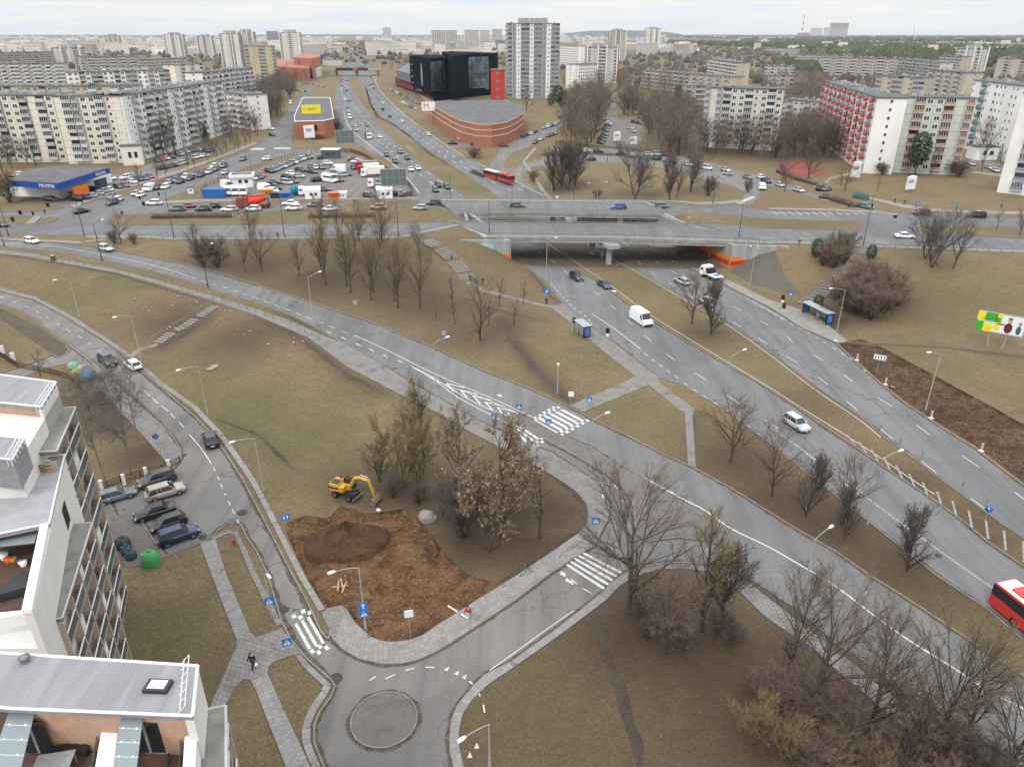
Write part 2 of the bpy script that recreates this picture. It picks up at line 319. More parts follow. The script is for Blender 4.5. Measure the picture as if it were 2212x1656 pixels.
reg('parking_lot','lot',[(432,418),(445,402),(530,372),(641,336),(683,329),(757,329),(784,338),(808,352),(829,365),(883,406),(889,424),(870,429),(600,429),(432,429)])
reg('far_walk','concrete',strip([(345,441),(440,436),(517,435),(590,432),(840,432),(903,431)],[(345,435),(440,431),(517,430),(590,428),(840,428),(903,427)]),.1)
reg('highway','highway',strip([(908,440),(898,424),(878,412),(845,350),(808,333),(793,325),(770,308),(733,280),(723,225),(725,197),(738,162),(755,118),(757,104)],[(1015,440),(1010,429),(988,412),(928,370),(865,320),(815,270),(788,230),(765,200),(753,172),(765,160),(772,120),(768,104)]))
reg('highway','highway',strip([(1083,440),(1075,429),(1060,412),(965,350),(890,305),(840,270),(803,230),(785,200),(773,170),(773,160),(775,120),(770,104)],[(1222,440),(1200,428),(1176,412),(1106,385),(1053,365),(968,322),(903,270),(843,220),(818,190),(803,172),(800,155),(795,120),(781,104)]))
reg('side_street','street',[(958,308),(1040,309),(1106,304),(1131,296),(1168,281),(1200,262),(1216,248),(1230,249),(1222,268),(1190,293),(1150,314),(1106,331),(1088,352),(1090,362),(1053,366),(1060,350),(1085,320),(1010,318),(968,322)])
reg('loop_road','street',[(1053,364),(1090,362),(1110,366),(1128,354),(1168,346),(1180,330),(1206,312),(1256,317),(1331,325),(1456,337),(1530,350),(1600,370),(1659,385),(1710,400),(1760,418),(1810,432),(1880,448),(1945,462),(1900,464),(1840,449),(1760,428),(1700,410),(1660,402),(1648,408),(1640,425),(1625,441),(1593,444),(1600,432),(1605,415),(1580,402),(1500,382),(1430,364),(1350,352),(1256,350),(1200,352),(1150,362),(1125,378),(1150,405),(1106,388)])
reg('hedge_bed','grass',strip([(1160,334),(1250,329),(1331,333),(1420,345),(1450,348)],[(1160,338),(1250,334),(1331,338),(1420,350),(1450,352)]))
reg('loop_walk','concrete',strip([(1155,318),(1128,350),(1136,362),(1170,414),(1188,432)],[(1160,320),(1134,350),(1143,362),(1178,414),(1197,432)]),.1)
reg('north_walk','concrete',strip([(1215,434),(1368,439),(1506,442),(1560,441),(1590,438),(1600,436)],[(1215,430),(1368,434),(1506,438),(1560,436),(1592,432),(1600,432)]),.1)
reg('north_walk','concrete',strip([(1659,452),(1800,456),(1876,459),(1935,466)],[(1659,449),(1800,452),(1876,456),(1940,462)]),.1)
reg('north_walk','concrete',strip([(1880,431),(1945,448),(1990,455),(2060,460),(2300,468)],[(1850,420),(1945,440),(1995,449),(2060,454),(2300,461)]),.1)
reg('courtyard_lot','lot',[(1315,195),(1330,195),(1334,230),(1332,255),(1385,262),(1388,300),(1362,328),(1290,330),(1302,300),(1312,250)])
reg('forecourt','pink',[(905,180),(918,176),(960,205),(1000,222),(970,240),(930,225),(905,205)])
reg('forecourt_walk','pink',strip([(905,196),(950,235),(985,255),(1030,300),(1040,306)],[(890,190),(930,230),(965,258),(1005,300),(1015,306)]),.1)
reg('playing_court','court',[(1680,350),(1740,350),(1790,374),(1776,381),(1680,378)])
reg('court_walk','concrete',strip([(1780,394),(1790,384),(1830,375),(1870,360)],[(1786,396),(1796,387),(1834,379),(1880,360)]),.05)
reg('yard_road','street',[(2085,350),(2112,352),(2160,368),(2240,392),(2300,405),(2300,380),(2215,372),(2150,352),(2135,330),(2125,300),(2105,300),(2112,335)])
reg('yard_walk','concrete',strip([(2100,374),(2160,382),(2240,405),(2300,420)],[(2100,370),(2165,377),(2245,400),(2300,412)]),.1)
reg('cross_walkway','concrete',strip([(187,509),(305,509),(375,514),(553,512),(863,510),(1106,508),(1327,510),(1590,518),(1640,522),(1909,531),(2300,547)],[(187,514),(305,514),(375,518),(553,517),(863,515),(1106,513),(1327,515),(1590,523),(1659,527),(1909,535),(2300,551)]),.1)
reg('cross_walkway','concrete',strip([(0,514),(187,523),(250,516),(305,514)],[(0,518),(172,526),(187,520),(305,509)]),.06)
reg('grass','grass',[(-60,442),(120,443),(139,446),(125,453),(60,457),(-60,457)])
reg('grass','grass',[(-60,467),(80,467),(60,484),(-60,486)])
reg('grass','grass',[(82,479),(105,469),(122,469),(120,476),(100,482),(84,484)])
reg('island_walk','concrete',[(53,485),(75,467),(90,467),(74,483)],.08)
R_N=[(-60,516),(0,518),(88,523),(175,528),(245,539),(325,556),(425,576),(488,594),(553,614),(678,654),(803,696),(928,746),(1053,804),(1138,836),(1226,876),(1276,903),(1348,938),(1431,980),(1498,1010),(1581,1055),(1659,1104),(1734,1150),(1809,1193),(1879,1242),(1959,1292),(2034,1342),(2109,1392),(2212,1460),(2300,1520)]
reg('ramp_road','ramp',strip(R_N,[(-60,530),(0,533),(95,541),(140,546),(225,564),(325,586),(425,614),(475,631),(553,654),(628,681),(678,706),(745,744),(803,776),(853,806),(886,828),(963,870),(1028,908),(1085,935),(1156,966),(1188,978),(1243,1013),(1281,1040),(1306,1068),(1316,1090),(1312,1120),(1296,1150),(1281,1178),(1188,1238),(1296,1287),(1320,1262),(1350,1240),(1385,1226),(1430,1218),(1480,1215),(1540,1222),(1600,1240),(1659,1275),(1734,1325),(1809,1392),(1884,1440),(1959,1497),(2009,1525),(2212,1656),(2300,1720)]))
S_UP=[(1296,1150),(1281,1178),(1188,1238),(1106,1300),(1028,1352),(978,1384),(940,1407),(903,1424),(865,1433),(828,1433),(778,1422),(743,1402),(723,1382),(713,1364)]
S_LO=[(1350,1240),(1320,1262),(1296,1287),(1200,1362),(1106,1430),(1048,1459),(1016,1492),(990,1524),(978,1554),(973,1592),(975,1630),(983,1656),(1000,1700),(1030,1740)]
reg('lower_street','street',S_UP+[(693,1450),(713,1467),(723,1482),(713,1507),(690,1537),(678,1567),(678,1604),(693,1642),(710,1680),(740,1740)]+S_LO[::-1])
L_R=[(-60,624),(0,628),(75,646),(125,669),(175,694),(213,724),(250,752),(275,774),(340,828),(375,860),(425,903),(458,938),(488,978),(525,1035),(553,1088),(583,1145),(633,1242),(648,1268),(678,1327),(693,1362),(723,1395),(743,1420)]
L_L=[(-60,650),(0,658),(37,671),(75,691),(112,719),(150,744),(175,764),(210,790),(250,828),(295,873),(350,920),(375,945),(390,970),(390,988),(375,1013),(303,1058),(220,1065),(215,1100),(253,1120),(300,1150),(357,1203),(432,1173),(457,1163),(473,1145),(495,1128),(520,1133),(532,1160),(553,1190),(578,1242),(608,1342),(628,1382),(661,1422),(693,1450),(713,1467)]
reg('left_street','street',strip(L_R,L_L))
reg('left_street','street',[(150,745),(100,772),(40,794),(0,805),(-60,815),(-60,835),(0,825),(60,811),(112,792),(160,784),(205,789),(215,795)])
reg('dusty_walk','track',[(-60,660),(0,664),(75,702),(142,745),(150,757),(125,772),(62,730),(0,688),(-60,680)],.04)
reg('kerb_walk','slab',strip([(-60,618),(0,621),(75,641),(150,680),(225,727),(275,761),(312,790),(352,826),(425,878),(475,931),(512,979),(553,1040),(603,1135),(658,1242),(703,1317)],[(-60,624),(0,628),(75,647),(147,686),(222,733),(270,766),(306,795),(344,831),(417,884),(467,937),(503,985),(543,1045),(592,1140),(643,1242),(688,1320)]),.1)
reg('corner_walk','slab2',[(160,786),(205,788),(250,828),(295,873),(350,920),(390,971),(391,990),(373,1013),(350,988),(313,945),(275,905),(207,828)],.08)
reg('bin_yard','sett',[(225,1068),(253,1120),(262,1113),(285,1110),(300,1119),(357,1203),(310,1222),(272,1225),(225,1130)],.06)
reg('kerb_walk','slab',strip([(457,1163),(473,1152),(490,1146),(512,1147),(530,1180),(553,1235),(585,1300),(610,1347)],[(460,1170),(480,1158),(492,1153),(505,1155),(518,1183),(541,1240),(573,1305),(598,1352)]),.1)
reg('kerb_walk','slab',strip([(650,1414),(674,1441),(700,1465),(716,1478),(706,1502),(684,1535),(671,1567),(671,1603),(686,1642),(705,1680)],[(638,1416),(662,1448),(690,1474),(699,1482),(692,1500),(671,1530),(656,1566),(655,1604),(668,1645),(690,1690)]),.1)
PA_R=[(432,1173),(445,1210),(457,1242),(512,1382),(512,1397),(495,1432),(450,1527),(440,1560)]
reg('park_path','slab',[(432,1173),(457,1242),(512,1382),(512,1397),(495,1432),(440,1560),(475,1560),(489,1519),(507,1487),(525,1467),(540,1467),(553,1490),(618,1656),(640,1720),(700,1720),(670,1656),(615,1537),(578,1454),(580,1439),(593,1429),(635,1414),(650,1412),(609,1357),(553,1377),(540,1365),(537,1354),(490,1242),(466,1165)],.08)
reg('bay_walk','slab2',[(695,1325),(708,1314),(738,1308),(750,1317),(765,1340),(778,1360),(803,1378),(840,1387),(878,1384),(915,1372),(940,1352),(978,1330),(1028,1297),(1106,1250),(1138,1228),(1181,1200),(1216,1178),(1246,1155),(1266,1135),(1271,1110),(1266,1088),(1246,1063),(1218,1043),(1181,1020),(1138,996),(1106,978),(1078,965),(1028,940),(948,893),(878,860),(818,828),(753,794),(665,729),(553,681),(425,639),(325,609),(250,589),(150,571),(75,556),(-60,546),(-60,538),(0,541),(75,549),(150,564),(250,582),(325,601),(425,630),(480,645),(553,668),(628,693),(690,722),(745,744),(803,776),(853,806),(886,828),(963,870),(1028,908),(1085,935),(1156,966),(1188,978),(1243,1013),(1281,1040),(1306,1068),(1316,1090),(1312,1120),(1296,1150),(1281,1178),(1188,1238),(1106,1300),(1028,1352),(978,1384),(940,1407),(903,1424),(865,1433),(828,1433),(778,1422),(743,1402),(723,1382),(713,1364)],.09)
reg('low_walk','slab',strip([(1350,1240),(1320,1262),(1296,1287),(1200,1362),(1106,1430),(1048,1459),(1016,1492),(990,1524),(978,1554),(973,1592),(975,1630),(983,1656),(1000,1700)],[(1366,1246),(1338,1266),(1310,1296),(1210,1371),(1106,1444),(1053,1480),(1020,1512),(1000,1542),(993,1572),(990,1604),(1003,1656),(1020,1700)]),.09)
reg('low_walk','slab',strip([(1350,1240),(1385,1228),(1430,1221),(1480,1218),(1540,1226),(1590,1243),(1620,1262),(1659,1292),(1722,1340),(1859,1447),(1950,1520),(2100,1640),(2200,1720)],[(1366,1250),(1390,1238),(1430,1230),(1480,1228),(1530,1236),(1575,1255),(1610,1290),(1650,1330),(1715,1375),(1840,1475),(1930,1550),(2060,1665),(2140,1740)]),.09)
reg('verge_strip','track',strip([(1590,1236),(1620,1250),(1659,1275),(1734,1325),(1809,1392),(1884,1440),(1959,1497),(2009,1525),(2212,1656),(2300,1720)],[(1590,1243),(1622,1263),(1659,1292),(1722,1340),(1859,1447),(1934,1500),(2004,1555),(2170,1680),(2240,1740)]))
reg('paved_island','sett',[(1100,888),(1151,908),(1198,935),(1241,953),(1281,970),(1343,1013),(1401,1043),(1496,1098),(1581,1158),(1606,1172),(1606,1190),(1581,1183),(1531,1168),(1468,1160),(1431,1164),(1400,1168),(1378,1155),(1372,1130),(1370,1095),(1361,1073),(1343,1050),(1311,1023),(1268,998),(1206,963),(1166,943),(1106,910)],.07)
reg('highway','highway',strip([(1098,548),(1141,579),(1181,611),(1201,639),(1216,656),(1251,691),(1318,736),(1388,791),(1418,814),(1466,828),(1561,883),(1659,954),(1759,1035),(1874,1125),(2021,1242),(2134,1317),(2212,1384),(2300,1455)],[(1150,519),(1256,586),(1311,621),(1381,674),(1481,736),(1556,779),(1641,828),(1734,888),(1779,920),(1859,973),(1934,1025),(2009,1073),(2084,1128),(2134,1170),(2212,1223),(2300,1283)]))
reg('highway','highway',strip([(1275,531),(1383,589),(1456,631),(1568,696),(1606,721),(1659,759),(1754,828),(1799,860),(1859,900),(1909,943),(1954,975),(2009,1018),(2084,1073),(2159,1128),(2212,1163),(2300,1225)],[(1395,527),(1506,586),(1561,611),(1606,636),(1659,661),(1734,709),(1809,741),(1846,779),(1899,826),(1959,873),(2034,923),(2109,970),(2212,1048),(2300,1115)]))
reg('highway_walk','concrete',strip([(1395,527),(1506,586),(1561,611),(1606,636),(1659,661),(1734,709),(1809,741),(1824,752)],[(1440,530),(1531,583),(1581,609),(1659,647),(1719,666),(1760,680),(1800,712),(1832,738)]),.1)
reg('verge_dig','burnt',[(1809,742),(1832,738),(1859,732),(1909,752),(1984,792),(2050,828),(2134,873),(2212,916),(2300,960),(2300,1108),(2212,1042),(2109,964),(2034,919),(1959,869),(1900,822),(1848,776)])
reg('stop_walk','slabw',strip([(1191,661),(1216,656),(1251,691),(1318,736),(1388,791),(1420,815),(1430,832)],[(1188,664),(1210,680),(1248,712),(1290,748),(1331,782),(1372,812),(1380,826)]),.1)
reg('stop_walk','slabw',[(1012,606),(1046,624),(1106,640),(1191,661),(1188,666),(1106,646),(1044,631),(1004,612)],.05)
reg('stop_walk','slabw',[(1231,876),(1351,824),(1372,812),(1390,822),(1401,832),(1261,889)],.07)
reg('stop_walk','slabw',[(1390,822),(1423,826),(1501,884),(1496,900),(1503,1009),(1486,1003),(1479,892),(1466,884),(1401,831)],.07)
reg('stair_walk','slabw',[(278,767),(300,752),(341,741),(342,746),(306,758),(288,771)],.05)
reg('stone_slope','stone_slope',[(1577,588),(1590,560),(1640,545),(1668,532),(1676,545),(1700,600),(1735,640),(1690,632),(1630,615)])
reg('billboard_trail','track',strip([(1826,737),(1900,742),(2040,748),(2120,757),(2240,770),(2300,776)],[(1830,741),(1900,747),(2040,753),(2120,764),(2240,779),(2300,786)]))
reg('dig_site','dirt',[(618,1128),(660,1113),(708,1118),(736,1093),(766,1100),(793,1110),(876,1098),(891,1110),(928,1145),(953,1185),(990,1223),(1015,1242),(1060,1255),(1070,1265),(1028,1297),(978,1330),(940,1352),(915,1372),(878,1384),(840,1387),(803,1378),(778,1360),(765,1340),(750,1317),(738,1308),(708,1314),(695,1300),(665,1250),(641,1200),(620,1155)])
# one triangulation, split by region
def resample(P,step):
 o=[];n=len(P)
 for i in range(n):
  a,b=Vector(P[i]),Vector(P[(i+1)%n]);L=(b-a).length;mid=(a+b)/2
  st=step*(1 if mid.y<130 else 1.7 if mid.y<280 else 4 if mid.y<600 else 30);k=max(1,int(L/st))
  for j in range(k):p=a.lerp(b,j/k);o.append((p.x,p.y))
 return o
POLY=[(nm,mk,[G2(*p)for p in pts],up)for nm,mk,pts,up in REG]
def WP(L,z=0.0):return[tuple(W(x,y,z)[:2])for x,y in L]
BR_FOOT=[(-20.5,226),(-3.0,176.6),(57.0,173.5),(36.5,226)]
POLY.append(('bridge_underside_ground','track',BR_FOOT,0))
_a0,_a1=W(1098,548)[:2],W(1150,519)[:2];_a2,_a3=G2(908,440),G2(1015,440)
POLY.append(('highway','highway',[_a0,(_a0[0]+.5,_a0[1]-1),(_a1[0]+3,_a1[1]-9),_a1,_a3,G2(1012,432),G2(906,432),_a2],0))
_b0,_b1=W(1275,531)[:2],W(1395,527)[:2];_b2,_b3=G2(1083,440),G2(1222,440)
POLY.append(('highway','highway',[_b0,(_b0[0]+1,_b0[1]-3),(_b1[0]+1,_b1[1]-3),_b1,_b3,G2(1215,432),G2(1078,432),_b2],0))
_c=W(1440,530)[:2]
POLY.append(('highway_walk','concrete',[_b1,(_b1[0]+1,_b1[1]-3),(_c[0]+1.5,_c[1]-4),(_c[0]-4.5,_c[1]+14),(_b3[0]+3,_b3[1]),_b3],.1))
TRAILS=[([(1300,1290),(1305,1380),(1325,1450),(1350,1520),(1372,1600),(1390,1680)],1.0,2,.8),([(1085,690),(1105,730),(1150,790),(1190,830),(1226,865)],1.1,2,.95),([(1000,655),(1080,672),(1160,690)],.8,2,.6),([(470,905),(560,940),(640,1020)],.5,2,.35),([(1150,590),(1190,640),(1215,658)],.5,2,.5),([(720,740),(800,800),(900,860),(1000,920),(1100,975),(1200,1030),(1262,1090),(1262,1140),(1150,1215),(1060,1270)],.7,2,.55),([(553,690),(640,725),(700,770),(760,815),(830,850)],.9,2,.7),([(345,750),(400,720),(450,690)],1.2,2,.8),([(420,575),(520,605),(640,650),(760,690),(880,735)],.8,2,.5),([(1830,690),(1760,720)],1.6,2,.8),([(2000,545),(2030,580)],.6,2,.4),([(1130,1640),(1140,1600)],.5,2,.2),([(1490,1005),(1500,900)],.5,2,.6),([(0,548),(250,592),(480,660)],.5,2,.4)]
TR_=random.Random(6)
for L,w,ch,s in TRAILS:
 Q=[Vector(G2(*q))for q in L];R=[]
 for a,c in zip(Q,Q[1:]):n=max(1,int((c-a).length/1.5));R+=[a.lerp(c,i/n)for i in range(n)]
 R.append(Q[-1]);Lf,Rt=[],[]
 for i,p in enumerate(R):d=(R[min(i+1,len(R)-1)]-R[max(i-1,0)]).normalized();n=Vector((-d.y,d.x));e_=min(1,i/2,(len(R)-1-i)/2)+.05;Lf.append(tuple(p+n*w*e_*TR_.uniform(.25,.75)));Rt.append(tuple(p-n*w*e_*TR_.uniform(.25,.75)))
 POLY.insert(0,('worn_trail','trail',Lf+Rt[::-1],0))
CEN=G(830,1553);RC=0
_p=[G(762,1575),G(898,1530),G(835,1612),G(825,1496)];RC=sum((Vector(q[:2])-Vector(CEN[:2])).length for q in _p)/4
POLY.append(('paved_circle','sett',[(CEN.x+RC*math.cos(i*PI/24),CEN.y+RC*math.sin(i*PI/24))for i in range(48)],.05))
def inside(P,x,y):
 r=False;n=len(P)
 for i in range(n):
  xa,ya=P[i];xb,yb=P[(i+1)%n]
  if(ya>y)!=(yb>y)and x<(xb-xa)*(y-ya)/(yb-ya)+xa:r=not r
 return r
def build_ground():
 vs,es=[],[];seen={}
 def vid(p):
  k=(round(p[0],2),round(p[1],2))
  if k not in seen:seen[k]=len(vs);vs.append(Vector(k))
  return seen[k]
 for nm,mk,P,up in POLY:
  R=resample(P,2.5);ids=[vid(p)for p in R]
  for a,b in zip(ids,ids[1:]+ids[:1]):
   if a!=b:es.append((a,b))
 def grid(x0,x1,y0,y1,s):
  y=y0
  while y<y1:
   x=x0
   while x<x1:vid((x+random.uniform(-.2,.2)*s,y+random.uniform(-.2,.2)*s));x+=s
   y+=s
 for nm,mk,P,up in POLY:
  if mk in('dirt','burnt'):
   Q=np.array(P);y=Q[:,1].min()
   while y<Q[:,1].max():
    x=Q[:,0].min()
    while x<Q[:,0].max():
     if inside(P,x,y):vid((x+random.uniform(-.3,.3),y+random.uniform(-.3,.3)))
     x+=.8
    y+=.8
 y=14.0
 while y<130:w=.80*y+26;grid(-w,w,y,y+.1,2.4);y+=2.4
 while y<290:w=.80*y+20;grid(-w,w,y,y+.1,4.0);y+=4
 while y<640:w=.85*y;grid(-w,w,y,y+.1,16);y+=16
 while y<1600:w=.95*y;grid(-w,w,y,y+.1,80);y+=80
 grid(-9000,9001,1700,16000,1800)
 for p in((-9000,-300),(9000,-300),(-9000,16000),(9000,16000),(-3000,-300),(3000,-300),(-200,-100),(200,-100),(0,-300)):vid(p)
 r=delaunay_2d_cdt(vs,es,[],0,1e-4);V=r[0];F=r[2]
 P2=np.array([(v.x,v.y)for v in V]);F=np.array([f for f in F if len(f)==3])
 c=P2[F].mean(1);ar=(P2[F[:,1]]-P2[F[:,0]]);br=(P2[F[:,2]]-P2[F[:,0]]);area=ar[:,0]*br[:,1]-ar[:,1]*br[:,0]
 F[area<0]=F[area<0][:,::-1];F=F[np.abs(area)>1e-5];c=P2[F].mean(1)
 cls=np.full(len(F),-1)
 for k,(nm,mk,P,up)in enumerate(POLY):
  Pn=np.array(P);x0,y0=Pn.min(0);x1,y1=Pn.max(0)
  idx=np.nonzero((c[:,0]>=x0)&(c[:,0]<=x1)&(c[:,1]>=y0)&(c[:,1]<=y1))[0]
  if not len(idx):continue
  cx,cy=c[idx,0],c[idx,1];ins=np.zeros(len(idx),bool);n=len(Pn)
  for i in range(n):
   xa,ya=Pn[i];xb,yb=Pn[(i+1)%n]
   if ya==yb:continue
   cond=((ya>cy)!=(yb>cy))&(cx<(xb-xa)*(cy-ya)/(yb-ya)+xa);ins^=cond
  cls[idx[ins]]=k
 Z=np.array([hgt(x,y)for x,y in P2])
 return P2,Z,F,cls
P2,GZ,GF,GCLS=build_ground()
def mask_at(pts):
 """litter, green, bare-earth weights of the grass, by hand-set spots (picture point, radius in metres, channel, strength)"""
 M=np.zeros((len(pts),3));X=pts[:,0];Y=pts[:,1]
 for sx,sy,r,ch,s in SPOTS:
  p=G(sx,sy);d2=((X-p.x)**2+(Y-p.y)**2)/(r*r);M[:,ch]=np.maximum(M[:,ch],s*np.exp(-d2))
 for L,w,ch,s in TRAILS:
  w*=1.6;s*=.8;ch=0;Q=[G(*q)for q in L];best=np.full(len(pts),1e9)
  for a,b in zip(Q,Q[1:]):
   dx,dy=b.x-a.x,b.y-a.y;t=np.clip(((X-a.x)*dx+(Y-a.y)*dy)/(dx*dx+dy*dy+1e-9),0,1)
   best=np.minimum(best,(X-a.x-t*dx)**2+(Y-a.y-t*dy)**2)
  M[:,ch]=np.maximum(M[:,ch],s*np.exp(-best/(w*w)))
 return M
SPOTS=[(1250,1520,16,0,.38),(1100,1640,12,0,.4),(1500,1550,12,0,.7),(1380,1380,10,0,.95),(300,1600,12,0,.2),(1000,560,25,0,.2),(520,900,9,1,.9),(640,950,8,1,.8),(430,820,7,1,.6),(760,850,5,1,.8),(140,640,7,1,.7),(380,690,9,0,.7),(620,700,8,0,.75),(520,730,8,0,.7),(240,620,6,1,.8),(350,1400,3,1,1),(390,1330,2.5,1,.8),(320,1380,3,1,.6),(1400,1340,9,0,1),(1480,1390,8,0,1),(1330,1450,7,0,.7),(1550,1450,9,0,.9),(1700,1500,10,0,1),(1850,1560,10,0,1),(1600,1600,9,0,.8),(2000,1640,9,0,1),(1250,1600,9,0,.45),(1080,1550,5,1,.4),(1420,1600,8,0,.6),(880,1060,7,0,.8),(1000,1080,8,0,.9),(1100,1110,8,0,.9),(1200,1100,6,0,.95),(1150,1180,6,0,.9),(1020,1180,5,0,.9),(1100,1020,6,0,.7),(760,1040,6,0,.5),(700,980,7,1,.5),(700,600,12,0,.85),(850,610,12,0,.9),(950,660,12,0,.7),(560,570,12,0,.8),(460,560,9,0,.7),(1030,720,9,0,.6),(800,560,12,0,.9),(1600,1000,8,0,.8),(1700,1080,8,0,.9),(1800,1140,8,0,.9),(1950,1230,8,0,.8),(1900,1180,8,0,.6),(1520,720,6,0,.6),(1400,610,9,1,.7),(1600,760,7,1,.4),(1750,880,7,0,.4),(1950,1040,6,0,.7),(2100,1140,6,0,.7),(1900,650,10,0,.8),(1980,780,10,1,.5),(2100,640,12,1,.5),(1350,880,7,1,.45),(1420,920,7,1,.4),(1300,770,9,1,.25),(60,720,5,1,.5),(250,900,6,0,.9),(320,980,5,0,.9),(200,870,6,0,.9),(1230,400,9,0,.9),(1380,420,12,0,.7),(1480,410,10,0,.6),(1000,470,12,1,.7),(600,470,12,1,.8),(300,475,8,1,.3),(1700,485,12,1,.8),(1300,330,20,0,.6),(1500,320,30,0,.9),(1650,330,25,0,.9),(560,250,30,0,.8),(880,330,12,1,.9),(930,380,10,1,.9),(800,230,20,1,.8),(1030,405,9,1,.9)]
nearm=P2[:,1]<700
MASK=np.zeros((len(P2),3));MASK[nearm]=mask_at(P2[nearm])
ROADK={'highway','cross','ramp','street','lot'}
LIFT=np.zeros(len(P2))
for k,(nm,mk,P,up)in enumerate(POLY):
 if mk=='dirt':
  ids=np.unique(GF[GCLS==k]);allf=np.isin(GF,ids).any(1);edge=np.unique(GF[allf&(GCLS!=k)]);core=np.setdiff1d(ids,edge)
  for i in core:
   x,y=P2[i];GZ[i]+=-.5+.55*noise.noise(Vector((x*.35,y*.35,3)))+.4*noise.noise(Vector((x*.9,y*.25,5)))
 if mk=='burnt':
  ids=np.unique(GF[GCLS==k]);allf=np.isin(GF,ids).any(1);edge=np.unique(GF[allf&(GCLS!=k)]);core=np.setdiff1d(ids,edge)
  for i in core:GZ[i]+=-.35+.45*noise.noise(Vector((P2[i][0]*.5,P2[i][1]*.5,1)))
GBVH=BVHTree.FromPolygons([(x,y,z)for(x,y),z in zip(P2,GZ)],[tuple(f)for f in GF])
def gz(x,y,d=0.0):
 h=GBVH.ray_cast(Vector((x,y,200)),Vector((0,0,-1)))
 return(h[0].z if h[0]else hgt(x,y))+d
GROUND={}
def emit_region(name,mk,faces,up):
 ids,inv=np.unique(faces.ravel(),return_inverse=True);f=inv.reshape(-1,3);n=len(ids)
 vv=[(P2[i,0],P2[i,1],GZ[i]+up)for i in ids];ff=[tuple(x)for x in f]
 if up>0:
  ec={}
  for a,b,c_ in ff:
   for e in((a,b),(b,c_),(c_,a)):ec[e]=1
  for(a,b)in list(ec):
   if(b,a)not in ec:
    k0=len(vv);vv+=[(vv[a][0],vv[a][1],vv[a][2]-up-.02),(vv[b][0],vv[b][1],vv[b][2]-up-.02)];ff.append((b,a,k0,k0+1))
 me=bpy.data.meshes.new(name);me.from_pydata(vv,[],ff);me.materials.append(GM[mk])
 if mk=='grass':
  ca=me.color_attributes.new('mask','FLOAT_COLOR','POINT');d=np.ones((n,4));d[:,:3]=MASK[ids];ca.data.foreach_set('color',d.ravel())
  me.polygons.foreach_set('use_smooth',[True]*len(me.polygons))
 me.update();o=link(name,me);o['kind']='structure';GROUND.setdefault(name,o);return o
groups={}
for k,(nm,mk,P,up)in enumerate(POLY):groups.setdefault((nm if mk!='grass' else 'ground',mk,up if mk!='grass' else 0.0),[]).append(k)
groups.setdefault(('ground','grass',0.0),[]).append(-1)
for(nm,mk,up),ks in groups.items():
 f=GF[np.isin(GCLS,ks)]
 if len(f):emit_region(nm,mk,f,up)
UPS=np.array([p[3]for p in POLY]+[0.0]);MKS=[p[1]for p in POLY]+['grass']
def kerbs_and_dirt():
 em={}
 for i,(a,b,c_)in enumerate(GF):
  for e in((a,b),(b,c_),(c_,a)):em[e]=i
 kb=MB();dt=MB();rr=random.Random(3)
 for(a,b),i in em.items():
  j=em.get((b,a))
  if j is None:continue
  mi,mj=MKS[GCLS[i]],MKS[GCLS[j]]
  if mi in ROADK and mj not in ROADK:
   A,B=Vector((*P2[a],GZ[a])),Vector((*P2[b],GZ[b]));d=B-A;L=d.length
   if A.y>520 or L<.05:continue
   n=Vector((-d.y,d.x,0)).normalized()
   h=max(.11,UPS[GCLS[j]]+.015);w=.11
   near=(A.y<150);e=d.normalized()*.03
   o0,o1=A-n*.04-e,B-n*.04+e;i0,i1=A+n*w-e,B+n*w+e;up=Vector((0,0,h));dn=Vector((0,0,-.1))
   kb.add([o0+up,o1+up,i1+up,i0+up,i1+dn,i0+dn,o0+dn,o1+dn],[(0,3,2,1),(3,5,4,2),(0,1,7,6)])
   if A.y<260:
    k=max(1,int(L/.6));base=.25+.25*max(0,noise.noise(A*.06)*2+.6);pw=None
    for q in range(k+1):
     p=A.lerp(B,q/k);wd=.16+base*(0.5+.9*abs(noise.noise(p*.8)))*(1 if near else 1.1)
     z0=.004;in_=p+n*wd;zi=gz(in_.x,in_.y,.006)
     cur=((p.x+n.x*.1,p.y+n.y*.1,p.z+z0),(in_.x,in_.y,max(zi,p.z-.3)))
     if pw:dt.add([pw[0],cur[0],cur[1],pw[1]],[(0,1,2,3)])
     pw=cur
 kb.build('kerb',mat('kerb_stone',(.20,.185,.165),var=.25,scale=.8,coord='P'),kind='structure')
 dt.build('road_edge_dirt',mat('edge_dirt',(.070,.052,.038),var=.35,scale=1.6,coord='P',col2=(.125,.10,.08)),kind='stuff')
kerbs_and_dirt()
